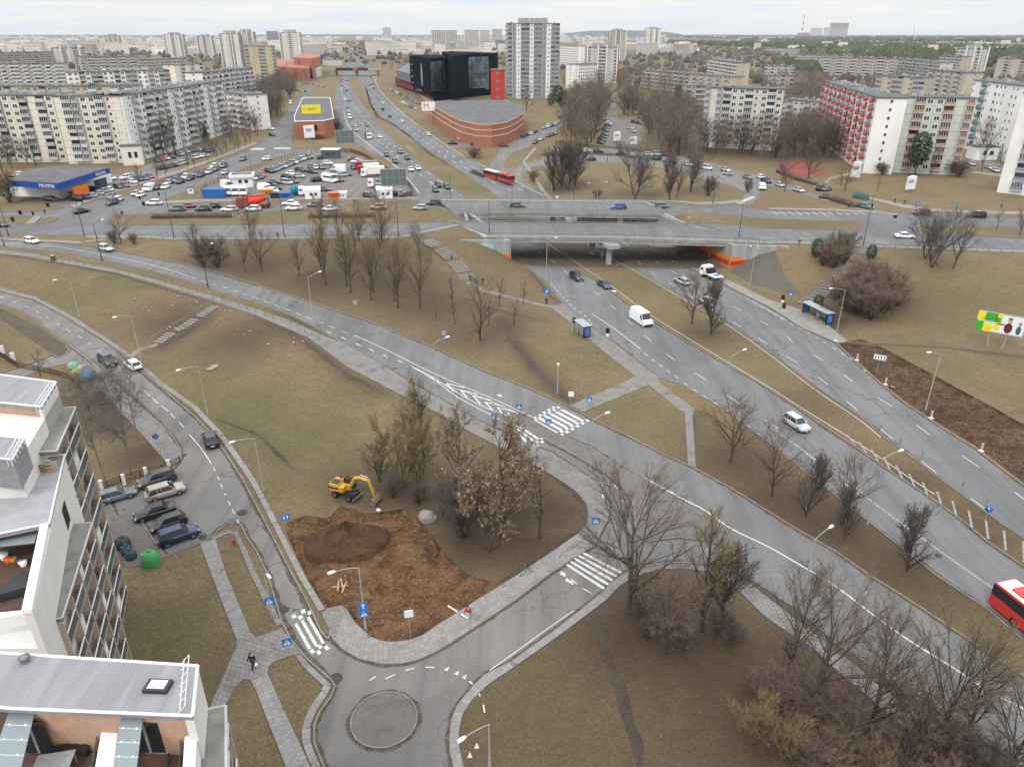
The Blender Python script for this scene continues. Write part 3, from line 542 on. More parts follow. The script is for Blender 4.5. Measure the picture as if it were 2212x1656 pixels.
# painted markings (thin sheets that follow the road)
PAINT=mat('road_paint',(.50,.50,.48),var=.22,scale=3.0,coord='P',rough=.7)
PAINT2=mat('road_paint_worn',(.235,.23,.22),var=.3,scale=2.2,coord='P',rough=.8)
def on_deck(x,y):return inside(BR_FOOT,x,y)and not(193.4+.02*x<y<206.5+.02*x)
def sheet(mb,P,mi=0,lift=.014,up=0.0):
 vs=[(p[0],p[1],max(gz(p[0],p[1],lift+up),(6.53+lift)if up>.005 and on_deck(p[0],p[1])else-9))for p in P];mb.add(vs,[tuple(range(len(vs)))],mi)
def path_pts(L,step=1.0):
 Q=[Vector((G(*p)[:2]))for p in L];o=[Q[0]]
 for a,b in zip(Q,Q[1:]):
  k=max(1,int((b-a).length/step))
  for i in range(1,k+1):o.append(a.lerp(b,i/k))
 return o
def smooth_path(L,step=1.0,sub=8):
 """Catmull-Rom through picture points on the ground, resampled"""
 Q=[Vector((G(*p)[:2]))for p in L]
 if len(Q)<3:return path_pts(L,step)
 E=[Q[0]*2-Q[1]]+Q+[Q[-1]*2-Q[-2]];o=[]
 for i in range(1,len(E)-2):
  for j in range(sub):
   t=j/sub;a,b,c_,d=E[i-1:i+3]
   o.append(.5*((2*b)+(c_-a)*t+(2*a-5*b+4*c_-d)*t*t+(3*b-a-3*c_+d)*t**3))
 o.append(Q[-1]);R=[o[0]];acc=0
 for a,b in zip(o,o[1:]):
  L_=(b-a).length
  while acc+L_>=step and L_>1e-6:
   t=(step-acc)/L_;a=a.lerp(b,t);R.append(a);L_=(b-a).length;acc=0
  acc+=L_
 R.append(o[-1]);return R
def line(mb,L,w=.14,dash=None,off=0.0,mi=0,pts=None,start=0.0,up=0.0):
 P=pts or smooth_path(L,.5 if dash else 1.5);s=start
 for a,b in zip(P,P[1:]):
  d=b-a;l=d.length
  if l<1e-5:continue
  if dash is None or(s%(dash[0]+dash[1]))<dash[0]:
   n=Vector((-d.y,d.x))/l;o=n*off;e=d*.02;a2,b2=a+o-e,b+o+e
   sheet(mb,[a2-n*w/2,b2-n*w/2,b2+n*w/2,a2+n*w/2],mi,up=up)
  s+=l
mk1=MB();mk2=MB()
HWA=[(1200,588),(1281,634),(1390,712),(1500,790),(1600,858),(1720,940),(1800,993),(1900,1068),(2020,1155),(2140,1240),(2300,1350)]
line(mk1,[(1135,528),(1194,564),(1236,598),(1290,634),(1343,680),(1434,760),(1530,824),(1580,860),(1680,925),(1737,975),(1832,1050),(1915,1108),(2000,1168),(2093,1234),(2200,1308),(2300,1378)],.14,(3,6),start=2)
line(mk1,[(1190,612),(1215,640),(1240,665),(1262,680),(1280,700)],.14,(1,1.4))
line(mk1,[(1278,677),(1330,712),(1384,754)],.16)
line(mk1,[(1390,762),(1450,806),(1500,842),(1580,893),(1650,945)],.14,(1,1.6))
line(mk2,[(1779,1003),(1834,1040),(1884,1083),(1959,1138),(2084,1228),(2160,1280),(2240,1335)],.3)
line(mk2,[(1659,915),(1704,950),(1760,990),(1800,1020)],.3)
line(mk1,[(1160,514),(1262,583),(1320,622),(1390,675),(1488,737),(1640,829),(1734,889),(1800,930),(1870,975),(1950,1030),(2010,1070)],.12,off=.7)
for offs in([(1300,527),(1366,557),(1400,585),(1440,607),(1517,655),(1600,706),(1700,770),(1762,810),(1810,850),(1866,897),(1913,935),(1985,992),(2055,1045),(2130,1100),(2210,1157),(2300,1220)],[(1345,524),(1400,553),(1450,585),(1520,623),(1600,670),(1691,720),(1720,745),(1797,790),(1850,830),(1930,880),(2010,940),(2080,985),(2160,1040),(2240,1098)]):
 line(mk1,offs,.13,(3,6))
line(mk1,[(1385,524),(1430,550),(1500,592),(1560,622),(1624,650),(1690,690),(1740,715),(1790,745),(1850,783),(1880,815)],.13,(1,1.6))
line(mk1,[(1624,650),(1700,692)],.15)
line(mk1,[(1275,531),(1383,589),(1456,631),(1568,696),(1659,759),(1770,843),(1859,903),(1909,943)],.12,off=-.5)
_a=smooth_path([(1990,943),(2080,1003),(2180,1075),(2280,1150)],1.0)
hA=smooth_path([(1825,945),(1900,998),(1990,1062),(2080,1126),(2170,1187),(2260,1245)],2.2);hB=smooth_path([(1815,930),(1890,975),(1990,1040),(2080,1095),(2180,1152),(2280,1205)],2.2)
for i in range(1,min(len(hA),len(hB))-1):
 a=hA[i];b=hB[i]+(hB[i]-hB[i-1])*-.4;d=(b-a);n=Vector((-d.y,d.x)).normalized()*.16
 sheet(mk2,[a-n*.8,b-n*.8,b+n*.8,a+n*.8],lift=.03)
line(mk1,[(0,526),(100,531),(180,542),(250,556),(330,573),(395,592)],.13)
line(mk1,[(395,592),(430,605),(488,622),(553,644),(640,676),(740,716),(770,727)],.13,(1.6,1.6))
line(mk1,[(768,725),(840,758),(930,803),(1053,856),(1106,880),(1166,908)],.15)
line(mk1,[(1389,1030),(1470,1075),(1520,1100),(1577,1140),(1659,1180),(1720,1215),(1800,1262),(1879,1322),(1960,1380),(2060,1442),(2140,1495),(2212,1530),(2300,1580)],.2)
line(mk1,[(1389,1030),(1460,1068)],.2)
for x,y in((710,717),(742,730),(774,744),(802,755),(832,768),(864,780)):line(mk1,[(x-4,y-2),(x+5,y+3)],.2)
ch0=smooth_path([(888,790),(930,812),(985,846),(1040,876),(1110,902)],1.0);ch1=smooth_path([(888,790),(940,822),(985,855),(1030,880),(1098,915)],1.0)
line(mk1,None,.14,pts=ch0);line(mk1,None,.14,pts=ch1)
line(mk1,[(895,795),(960,830),(1010,848),(1060,866),(1120,893)],.12)
UPc=[(967,826),(996,840),(1024,853),(1050,866),(1076,878),(1098,889)]
for(x,y)in UPc:
 line(mk1,[(x-2,y+2),(x+14,y+19)],.22);line(mk1,[(x-2,y+2),(x+36,y+11)],.22)
def lerp2(a,b,t):return(a[0]+(b[0]-a[0])*t,a[1]+(b[1]-a[1])*t)
def zebra(c00,c10,c11,c01,n,duty=.5,checks=None,vertical=False,mi=0):
 """corners in picture points: stripes run from edge c00-c10 to edge c01-c11"""
 A,B,C,D=[Vector(G2(*p))for p in(c00,c10,c11,c01)]
 for i in range(n):
  t0=(i+(1-duty)/2)/n;t1=t0+duty/n
  sheet(mk1,[A.lerp(B,t0),A.lerp(B,t1),D.lerp(C,t1),D.lerp(C,t0)])
def checks(a,b,depth_a,depth_b,rows=2,step=.55):
 A,B,C,D=[Vector(G2(*p))for p in(a,b,depth_b,depth_a)];n=max(4,int((B-A).length/step));g=.06
 for i in range(n):
  for r in range(rows):
   if(i+r)%2:continue
   t0,t1=(i+g)/n,(i+1-g)/n;u0,u1=(r+.03)/rows,(r+.97)/rows
   sheet(mk1,[A.lerp(B,t0).lerp(D.lerp(C,t0),u0),A.lerp(B,t1).lerp(D.lerp(C,t1),u0),A.lerp(B,t1).lerp(D.lerp(C,t1),u1),A.lerp(B,t0).lerp(D.lerp(C,t0),u1)])
zebra((1150,912),(1218,882),(1258,903),(1198,938),6)
checks((1141,908),(1200,874),(1150,914),(1212,880));checks((1196,938),(1262,902),(1208,946),(1275,908))
zebra((1106,930),(1126,920),(1168,945),(1140,963),3)
checks((1088,928),(1118,911),(1098,936),(1128,918));checks((1146,962),(1170,944),(1156,970),(1182,950))
zebra((632,1350),(672,1328),(706,1386),(662,1404),3,.45)
checks((628,1330),(668,1308),(636,1344),(676,1324));checks((668,1405),(700,1385),(678,1420),(714,1400))
zebra((1220,1222),(1262,1190),(1345,1232),(1300,1275),5,.45)
checks((1214,1232),(1250,1262),(1200,1244),(1285,1285))
for x0,y0,x1,y1 in((798,1469,812,1460),(833,1465,853,1456),(876,1447,896,1442),(919,1440,938,1441),(1014,1470,1021,1477),(1030,1488,1037,1502),(1044,1521,1047,1538)):
 line(mk1,[(x0,y0),(x1,y1)],.13)
for x,y,dx,dy in((966,1444,5,-6),(987,1453,5,-6),(1004,1461,5,-6),(1030,1611,0,-6),(1015,1631,0,-6),(997,1649,0,-6)):
 p=Vector(G2(x,y));t=Vector(G2(x+dx,y+dy));d=(t-p);d=d.normalized();n=Vector((-d.y,d.x));sheet(mk1,[p-d*.2-n*.2,p-d*.2+n*.2,p+d*.35])
line(mk1,[(1058,1447),(1106,1413),(1190,1352),(1240,1318)],.1)
line(mk1,[(0,640),(25,650),(67,666),(104,686),(140,709),(177,730),(214,757),(250,785),(278,813)],.12,(1.2,3.2))
line(mk1,[(312,843),(338,868),(360,885),(383,908),(403,928)],.12,(2.2,1.2));line(mk1,[(409,938),(436,970),(457,1002)],.14)
line(mk1,[(461,1010),(475,1040),(490,1075),(502,1100),(516,1130)],.12,(.9,1.3))
line(mk1,[(300,500),(553,499),(863,497),(1106,499),(1327,501),(1590,510),(1750,515),(1909,522),(2100,532),(2300,541)],up=.01,w=.15,dash=(3,6))
line(mk1,[(553,492),(863,490),(1106,492),(1400,495),(1700,502),(1850,507)],up=.01,w=.15,dash=(2,6));line(mk1,[(870,498),(960,499)],up=.01,w=.15)
line(mk1,[(360,452),(553,450),(900,448),(1106,446),(1400,450),(1600,458),(1850,468)],up=.01,w=.15,dash=(2,6));line(mk1,[(553,456),(1003,455),(1106,452),(1431,457)],up=.01,w=.12)
line(mk1,[(1106,504),(1327,505),(1590,513)],up=.01,w=.12)
for i in range(12):
 x=1668+i*17;line(mk1,[(x,458),(x+14,463)],up=.01,w=.35)
for i in range(9):line(mk1,[(540+i*3.3,324),(546+i*3.3,320)],.5)
for i in range(9):line(mk1,[(593+i*3.9,322),(595+i*3.9,319)],.6)
for L in([(1000,425),(960,398),(905,360),(852,318),(800,270),(770,235),(752,205),(745,175)],[(975,426),(935,398),(885,360),(835,318),(785,270),(752,235),(740,205),(740,175)],):
 line(mk1,L,.25,(4,8))
line(mk1,[(930,425),(880,385),(850,355),(800,315),(755,275),(742,240)],.3)
for L in([(1130,412),(1040,370),(990,345),(930,300),(880,262),(835,225),(805,195),(790,172)],[(1105,412),(1020,370),(965,340),(910,300),(862,262),(818,225),(793,195),(782,172)]):line(mk1,L,.25,(4,8))
line(mk1,[(1180,425),(1120,395),(1060,366),(990,330),(930,290),(870,245),(825,200),(808,172)],.25)
for x in range(12):line(mk1,[(1625-x*3,424+x*1.2),(1630-x*3,427+x*1.2)],.5)
for i in range(7):line(mk1,[(877+i*3,318+i*2.5),(885+i*3,316+i*3)],.3)
mk1 .build('road_markings',PAINT,kind='structure');mk2 .build('worn_markings',PAINT2,kind='structure')
# the bridge carrying the cross road
CONC=mat('bridge_concrete',(.24,.235,.225),var=.25,scale=.6,coord='P',stretch=(1,1,.25))
CONC2=mat('bridge_concrete_stained',(.30,.31,.31),var=.35,scale=.5,coord='P',stretch=(1,1,.2))
RAILM=mat('railing_steel',(.20,.205,.21),rough=.5,var=.2,scale=2)
ORANGE=mat('paint_orange',(.62,.17,.018),var=.12,scale=2,coord='P');REDP=mat('paint_red',(.36,.030,.025),var=.12,scale=2,coord='P')
BLUEP=mat('paint_paleblue',(.34,.42,.46),var=.2,scale=.8,coord='P')
def P3(L,z):return[tuple(W(x,y,z)[:2])for x,y in L]
def bridge(label,near,far,walk,pier_n,pier_f,group='road bridge decks side by side'):
 c=W(*near[1],6.5);b=empty('road_bridge',(0,0,0),0,label,'bridge',group)
 m=MB();poly=P3(near,6.5)+P3(far,6.5)[::-1];m.prism(poly,5.3,6.48);m.build('deck',CONC2,b)
 m=MB();pn=[Vector(p)for p in P3(near,6.5)];pf=[Vector(p)for p in P3(far,6.5)]
 def inset(L,s,d0,d1,z0,z1,mm,mi=0):
  for a,q in zip(L,L[1:]):
   d=(q-a).normalized();n=Vector((-d.y,d.x))*s;e=d*.01
   mm.prism([tuple(a+n*d0-e),tuple(q+n*d0+e),tuple(q+n*d1+e),tuple(a+n*d1-e)],z0,z1,mi)
 inset(pn,1,-.18,.25,5.9,6.72,m);inset(pf,-1,-.18,.25,5.9,6.72,m);m.build('edge_beam',CONC,b)
 w0,w1=walk
 m=MB();inset(pn,1,.25,w0,6.4,6.62,m)
 if w1:inset(pf,-1,.25,w1,6.4,6.62,m)
 m.build('walkway',mat('deck_walk',(.25,.235,.215),var=.2,scale=1,coord='P'),b)
 m=MB();poly=[]
 for L,s,w in((pn,1,w0),(pf,-1,max(w1,.3))):
  Q=[]
  for i,a in enumerate(L):
   d=(L[min(i+1,len(L)-1)]-L[max(i-1,0)]).normalized();Q.append(tuple(a+Vector((-d.y,d.x))*s*(w-.02)))
  poly.append(Q)
 m.prism(poly[0]+poly[1][::-1],6.4,6.525);m.build('road_surface',GM['cross'],b)
 for L,s,dd in((pn,1,.05),(pf,-1,.05)):
  r=MB();pts=[]
  for a,q in zip(L,L[1:]):
   k=max(1,int((q-a).length/2.4))
   for i in range(k):pts.append(a.lerp(q,i/k))
  pts.append(L[-1])
  for a,q in zip(pts,pts[1:]):
   r.tube((a.x,a.y,7.75),(q.x,q.y,7.75),.045,k=5);r.tube((a.x,a.y,6.95),(q.x,q.y,6.95),.03,k=4)
   for j in range(1,8):p=a.lerp(q,j/8);r.tube((p.x,p.y,6.95),(p.x,p.y,7.75),.018,k=3)
  R=r.build('railing',RAILM,b)
  q=MB()
  for p in pts:q.box((p.x,p.y,7.25),(.09,.09,1.1))
  q.build('railing_posts',RAILM,R,kind='stuff')
  g=MB();off=(w0 if s==1 else(w1 or .7))
  for a,c_ in zip(L,L[1:]):
   d=(c_-a).normalized();n=Vector((-d.y,d.x))*s;aa=a+n*off;cc=c_+n*off
   g.tube((aa.x,aa.y,7.2),(cc.x,cc.y,7.2),.10,k=6);k=max(1,int((cc-aa).length/3))
   for i in range(k+1):p=aa.lerp(cc,i/k);g.box((p.x,p.y,6.9),(.12,.12,.6))
  g.build('guard_rail',mat('guard_steel',(.23,.225,.21),rough=.5,var=.25,scale=1.5),b)
 pm=MB()
 for(x,y)in(pier_n,pier_f):pm=MB();pm.lathe([(.85,-.4),(.78,.3),(.74,4.6)],(x,y,0),20);pm.build('pier',CONC2,b)
 m=MB();A,B_=Vector(pier_n),Vector(pier_f);d=(B_-A).normalized();n=Vector((-d.y,d.x));A2=A-d*2.6;B2=B_+d*2.6
 m.prism([tuple(A2+n*1.5),tuple(A2-n*1.5),tuple(B2-n*1.5),tuple(B2+n*1.5)],4.4,5.32);m.build('pier_cap',CONC2,b)
 return b
NS_near=[(1052,513),(1106,513),(1327,515),(1590,523),(1640,526)];NS_far=[(980,479.5),(1106,482.5),(1481,486.5),(1500,487)]
BR1=bridge('near road bridge deck over the highway with worn walkway along its railing',NS_near,NS_far,(2.2,.7),(24.2,178.4),(20.9,187.6))
NN_near=[(985,461.5),(1106,458.5),(1431,463.5),(1462,465)];NN_far=[(945,430.5),(1106,431.5),(1368,434.5),(1395,435)]
BR2=bridge('far road bridge deck over the highway behind the open gap',NN_near,NN_far,(.7,2.0),(16.0,208),(12.2,219))
def wall_x(y,side):return(-.2-.36*(y-176.4))if side<0 else(52.8-.36*(y-172.2))
def abutment(side,label):
 b=empty('bridge_abutment',(wall_x(176,side),176,0),0,label,'bridge abutment');b.location=(0,0,0);s=side
 y0=176.5 if s<0 else 172.5;y1=226
 m=MB();x0,x1=wall_x(y0,s),wall_x(y1,s)
 m.prism([(x0,y0),(x1,y1),(x1+1.2*s,y1),(x0+1.2*s,y0)],-.5,6.35);m.build('wall',CONC,b)
 m=MB();xe=x0+s*(12.5 if s<0 else 13.0);ye=y0+(.6 if s<0 else-1.5);top=6.42
 t=.5;v=[(x0+s*.05,y0-.02,-.5),(x0+s*.05,y0-.02,top),(xe,ye,top),(xe,ye,top-.7)]
 vb=[(x,y+t,z)for x,y,z in v];vs=v+vb
 m.add(vs,[(0,3,2,1),(4,5,6,7),(1,2,6,5),(2,3,7,6),(3,0,4,7),(0,1,5,4)]);m.build('wing_wall',CONC2,b)
 k=-s*.04
 def face(ya,yb,z0a,z0b,z1a,z1b,mm,off):
  xa,xb=wall_x(ya,s)-s*off,wall_x(yb,s)-s*off;q=MB()
  q.add([(xa,ya,z0a),(xb,yb,z0b),(xb,yb,z1b),(xa,ya,z1a),(xa+s*.02,ya,z0a),(xb+s*.02,yb,z0b),(xb+s*.02,yb,z1b),(xa+s*.02,ya,z1a)],[(0,1,2,3)if s>0 else(3,2,1,0),(0,3,7,4),(1,5,6,2),(2,6,7,3)]);return q.build('painted_panel',mm,b)
 for ya,yb in(((172.9,180),(181.2,194))if s>0 else((177.2,190),)):
  face(ya,yb,.15,.15,3.5,3.5,ORANGE,.03);face(ya,yb,1.2,1.2,2.3,2.3,REDP,.055)
 if s>0:
  q=MB();a=(x0+.1,y0-.06,.1);
  q.add([(x0+.0,y0-.05,.15),(x0+.0,y0-.05,3.5),(x0+4.4,y0-.50,3.5),(x0+4.4,y0-.50,2.6)],[(0,3,2,1)]);q.build('painted_panel',ORANGE,b)
  q=MB();q.add([(x0+.0,y0-.08,1.2),(x0+.0,y0-.08,2.3),(x0+4.3,y0-.54,2.9),(x0+2.6,y0-.38,1.7)],[(0,3,2,1)]);q.build('painted_panel',REDP,b)
 else:
  q=MB();y=y0-.06
  q.add([(x0-.1,y,.35),(x0-.1,y,3.0),(x0-3.6,y,3.0),(x0-3.2,y,2.6)],[(0,1,2,3)]);q.build('painted_panel',ORANGE,b)
  q=MB();q.add([(x0-.1,y-.03,1.15),(x0-.1,y-.03,2.1),(x0-2.5,y-.03,2.1),(x0-1.5,y-.03,1.3)],[(0,1,2,3)]);q.build('painted_panel',REDP,b)
  q=MB();q.add([(x0-4.2,y,3.6),(x0-4.2,y,5.6),(x0-8.2,y+.1,5.6),(x0-5.2,y+.05,3.7)],[(0,1,2,3)]);q.build('painted_panel',BLUEP,b)
 return b
abutment(-1,'pale concrete abutment and sloping wing wall on the stairway side of the bridge')
abutment(1,'concrete abutment painted with long orange and red bands beside the walkway')
for s,(a,b2,lab)in enumerate((((1003,459),(1012,481),'low concrete upstand with railing at the stairway end of the gap between the decks'),((1436,464),(1482,486),'low concrete upstand with railing at the far end of the gap between the decks'))):
 A,B_=W(*a,6.5),W(*b2,6.5);e=empty('gap_upstand',(0,0,0),0,lab,'low wall');m=MB();d=(B_-A).normalized();n=Vector((-d.y,d.x,0))*.3;k=1 if s else-1
 m.prism([tuple((A+n)[:2]),tuple((A-n)[:2]),tuple((B_-n)[:2]),tuple((B_+n)[:2])],2.0,6.9);m.build('wall',CONC2,e)
 r=MB();r.tube(A+Vector((0,0,1.2)),B_+Vector((0,0,1.2)),.04,k=5)
 for i in range(7):p=A.lerp(B_,i/6);r.tube(p,p+Vector((0,0,1.2)),.035,k=4)
 r.build('railing',RAILM,e)
# stairways on the banks
STEP=mat('stair_concrete',(.25,.235,.215),var=.2,scale=1.5,coord='P');STEPD=mat('stair_tread_dark',(.13,.115,.10),var=.3,scale=2)
def stairway(path,width,nsteps,label,flights,rail=True,stringer=True,dark=False):
 P=[G(*p)for p in path];b=empty('stairway',(0,0,0),0,label,'stairs');seg=[0]
 for a,q in zip(P,P[1:]):seg.append(seg[-1]+(q-a).length)
 def at(t):
  s=t*seg[-1]
  for i in range(len(P)-1):
   if s<=seg[i+1]+1e-6:return P[i].lerp(P[i+1],(s-seg[i])/max(1e-6,seg[i+1]-seg[i])),(P[i+1]-P[i])
  return P[-1],P[-1]-P[-2]
 tread=MB();tread.box((0,0,0),(width,.30,.14));me=tread.mesh('step',[STEP])
 for(t0,t1)in flights:
  k=max(2,int(nsteps*.8*(t1-t0)));bed=MB()
  for i in range(8):p,d=at(t0+(t1-t0)*(i+.5)/8);q2=math.atan2(d.y,d.x)-PI/2;bed.box((p.x,p.y,p.z-.02),(width,seg[-1]*(t1-t0)/8*1.05,.16),rz=q2)
  bed.build('stair_bed',STEPD,b)
  for i in range(k):
   p,d=at(t0+(t1-t0)*(i+.5)/k);a=math.atan2(d.y,d.x)-PI/2
   o=link('step',me,b);o.location=(p.x,p.y,p.z+.10);o.rotation_euler=(0,0,a)
  if stringer:
   for s in(-1,1):
    m=MB();q=None
    for i in range(9):
     p,d=at(t0+(t1-t0)*i/8);n=Vector((-d.y,d.x,0)).normalized()*s*(width/2+.12);c=p+n+Vector((0,0,.2))
     if q:m.tube(q,c,.13,k=4)
     q=c
    m.build('stringer',STEP,b)
 if rail:
  for s in((-1,1)if rail==2 else(1,)):
   m=MB();q=None
   for i in range(nsteps//3+1):
    p,d=at(i/(nsteps//3));n=Vector((-d.y,d.x,0)).normalized()*s*(width/2+.3);c=p+n+Vector((0,0,1.0))
    m.tube(p+n,c,.025,k=4)
    if q:m.tube(q,c,.03,k=4)
    q=c
   m.build('handrail',RAILM,b)
 return b
stairway([(918,517),(934,528),(950,536),(976,560),(1003,590),(1015,608)],3.2,46,'long twin-rail concrete stairway down the bank beside the near bridge',[(.02,.24),(.30,.54),(.60,.82),(.86,.98)],rail=2)
stairway([(1884,532),(1862,548),(1838,580),(1800,612),(1768,640),(1728,662)],2.6,52,'steep stairway through the bare shrubs above the long bus shelter',[(.02,.3),(.34,.62),(.66,.97)],rail=2)
stairway([(478,654),(456,668),(428,686),(398,706),(376,716),(342,741)],2.0,30,'short concrete stairway of three flights down the mown bank to the street',[(.10,.38),(.44,.72),(.78,1.0)],rail=2,stringer=False)
# vehicles
PAINTC={'black':(.012,.013,.015),'dark grey':(.045,.048,.055),'grey':(.13,.14,.155),'silver':(.42,.44,.46),'white':(.78,.79,.80),'red':(.40,.025,.025),'dark red':(.13,.018,.025),'blue':(.03,.09,.30),'dark blue':(.012,.028,.085),'beige':(.36,.31,.25),'dark green':(.02,.05,.035),'pale blue':(.30,.40,.46),'orange':(.60,.16,.03),'brown':(.10,.07,.055)}
for k,c in PAINTC.items():
 m_=mat('car_paint_'+k.replace(' ','_'),c,rough=.28,spec=.5);m_.node_tree.nodes['Principled BSDF'].inputs['Coat Weight'].default_value=.5;m_.node_tree.nodes['Principled BSDF'].inputs['Coat Roughness'].default_value=.12
GLASS=mat('car_glass',(.018,.024,.028),rough=.08,spec=.6);TYRE=mat('tyre',(.018,.018,.018),rough=.85);RIM=mat('wheel_rim',(.35,.36,.37),rough=.35,metal=.8)
LAMPW=mat('lamp_lens_clear',(.65,.67,.70),rough=.15);LAMPR=mat('lamp_lens_red',(.30,.012,.012),rough=.2);PLATE=mat('number_plate',(.7,.7,.7));TRIMB=mat('black_trim',(.02,.02,.02),rough=.6)
CARK={'sedan':(4.7,1.82,1.45,.78,.92,(1.02,-1.55),(.25,-.95),.95),'hatchback':(4.1,1.75,1.50,.84,.95,(1.12,-1.85),(.42,-1.45),0),'SUV':(4.6,1.88,1.68,.98,1.08,(1.15,-2.08),(.45,-1.75),0),'estate car':(4.75,1.80,1.47,.80,.93,(1.08,-2.16),(.32,-1.80),0),'minivan':(4.75,1.9,1.85,1.0,1.1,(1.65,-2.2),(.85,-2.0),0)}
_car_mesh={}
def car_meshes(kind):
 if kind in _car_mesh:return _car_mesh[kind]
 L,Wd,H,hz,bz,(wf,wr),(rf,rr),boot=CARK[kind];h=L/2;w=Wd/2;gc=.2 if kind!='SUV' else .26
 secs=[(-h,.80,.45,bz-.20),(-h+.10,.93,.30,bz-.04),(-h+.45,.99,gc,bz),(wr+.1,1,gc,bz),(-.4,1,gc,bz),(.5,1,gc,bz-.01),(wf,1,gc,bz-.03),(wf+.15,.985,gc,hz+.05),(h-.55,.97,gc,hz),(h-.18,.90,gc+.04,hz-.10),(h,.72,.38,hz-.30)]
 if boot:secs[1]=(-h+.08,.93,.30,boot-.06);secs[2]=(-h+.30,.98,gc,boot);secs[0]=(-h,.82,.45,boot-.18)
 b=MB();vs=[]
 for x,k,z0,z1 in secs:
  ww=w*k;vs+=[(x,-ww*.86,z0),(x,-ww,z0+.18),(x,-ww,z1-.22),(x,-ww*.93,z1-.06),(x,-ww*.80,z1),(x,ww*.80,z1),(x,ww*.93,z1-.06),(x,ww,z1-.22),(x,ww,z0+.18),(x,ww*.86,z0)]
 n=10;fs=[]
 for i in range(len(secs)-1):
  for j in range(n):fs.append((i*n+j,i*n+(j+1)%n,(i+1)*n+(j+1)%n,(i+1)*n+j))
 b.add(vs,fs,0,True);b.add(vs[:n],[tuple(range(n))][::1],0);b.add(vs[-n:],[tuple(range(n-1,-1,-1))],0)
 rw=w*.70;rz=H
 roof=[(rf,-rw),(rf+.02,-rw*.5),(rf+.02,rw*.5),(rf,rw),(rr,rw),(rr-.03,0),(rr,-rw)]
 b.prism(roof,rz-.09,rz-.015);b.prism([(x*.96,y*.9)for x,y in roof],rz-.02,rz)
 bw=w*.90
 def pil(xb,xt,s,t=.09):b.tube((xb,s*bw,bz-.06),(xt,s*rw,rz-.05),t*.55,t*.5,k=4)
 for s in(-1,1):
  pil(wf-.02,rf,s);pil(wr+.04,rr,s,.14);pil((wf+wr)/2+.1,(rf+rr)/2+.1,s,.07)
  if kind!='sedan':pil(wr*.55+wf*.12,rr*.55+rf*.1,s,.07)
 for s in(-1,1):b.box((wf-.25,s*(w+.09),bz+.07),(.14,.2,.13))
 if kind in('SUV','estate car'):
  for s in(-1,1):b.tube((rf-.15,s*rw*.93,rz+.03),(rr+.2,s*rw*.93,rz+.03),.022,k=4)
 for s in(-1,1):
  for x in(h-.88,-h+.92):b.lathe([(.36,-.02),(.36,.02)],(x,s*(w+.002),.34),12,1,axis='Y');
 b.box((h-.02,0,.36),(.06,Wd*.62,.2),mi=1);b.box((-h+.03,0,.36),(.06,Wd*.6,.16),mi=1)
 body=b.mesh('body_'+kind,[MATS['car_paint_grey'],TRIMB])
 g=MB();k=.985;v=[(wf,-bw*k,bz-.05),(wf,bw*k,bz-.05),(wr,bw*k,bz-.05),(wr,-bw*k,bz-.05),(rf,-rw*k,rz-.06),(rf,rw*k,rz-.06),(rr,rw*k,rz-.06),(rr,-rw*k,rz-.06)]
 g.add(v,[(0,1,5,4),(1,2,6,5),(2,3,7,6),(3,0,4,7)]);glass=g.mesh('glass_'+kind,[GLASS])
 wh=MB();R=.33 if kind!='SUV' else .37;wh.lathe([(R*.62,-.1),(R*.94,-.11),(R,-.06),(R,.06),(R*.94,.11),(R*.62,.1)],(0,0,0),14,axis='Y')
 wheel=wh.mesh('tyre_'+kind,[TYRE]);rm=MB()
 for s in(-1,1):
  rm.lathe([(.01,s*.085),(R*.62,s*.10)],(0,0,0),10,axis='Y')
 rim=rm.mesh('rim_'+kind,[RIM])
 hl=MB();hl.box((0,0,0),(.24,.34,.14),taper=.3);hlm=hl.mesh('headlight',[LAMPW]);tl=MB();tl.box((0,0,0),(.14,.30,.18));tlm=tl.mesh('tail_light',[LAMPR])
 pl=MB();pl.box((0,0,0),(.03,.5,.11));plm=pl.mesh('number_plate',[PLATE])
 low=MB();vs2=[]
 _car_mesh[kind]=(body,glass,wheel,rim,hlm,tlm,plm,(L,Wd,H,hz,bz,boot,R));return _car_mesh[kind]
CARS=[]
def setmat(o,m,slot=0):
 o.material_slots[slot].link='OBJECT';o.material_slots[slot].material=m
def put_car(loc,ang,kind,color,label,group=None,detail=2,tilt=0.0):
 body,glass,wheel,rim,hlm,tlm,plm,(L,Wd,H,hz,bz,boot,R)=car_meshes(kind)
 nm={'SUV':'suv','estate car':'estate_car'}.get(kind,kind)
 e=empty(nm,loc,ang,label,'car',group);e.rotation_euler=(0,tilt,ang)
 o=link('body',body,e);setmat(o,MATS['car_paint_'+color.replace(' ','_')])
 link('window_glass',glass,e)
 if detail>=1:
  for x in(L/2-.88,-L/2+.92):
   for s in(-1,1):
    w=link('wheel',wheel,e);w.location=(x,s*(Wd/2-.10),R)
    if detail>=2:link('rim',rim,w)
  for s in(-1,1):
   q=link('headlight',hlm,e);q.location=(L/2-.22,s*Wd*.345,hz-.17)
   q=link('tail_light',tlm,e);q.location=(-L/2+.09,s*Wd*.385,(boot or bz)-.16)
 if detail>=2:
  q=link('number_plate',plm,e);q.location=(L/2+.005,0,.42)
  q=link('number_plate',plm,e);q.location=(-L/2-.01,0,.58)
 CARS.append(e);return e
def heading(x,y,dx,dy):
 a,b=G(x,y),G(x+dx,y+dy);return math.atan2(b.y-a.y,b.x-a.x)
def place(x,y):
 p=G(x,y);z=gz(p.x,p.y)if p.y<640 else p.z
 if on_deck(p.x,p.y):p=W(x,y,6.53);z=6.53
 return Vector((p.x,p.y,z+.01))
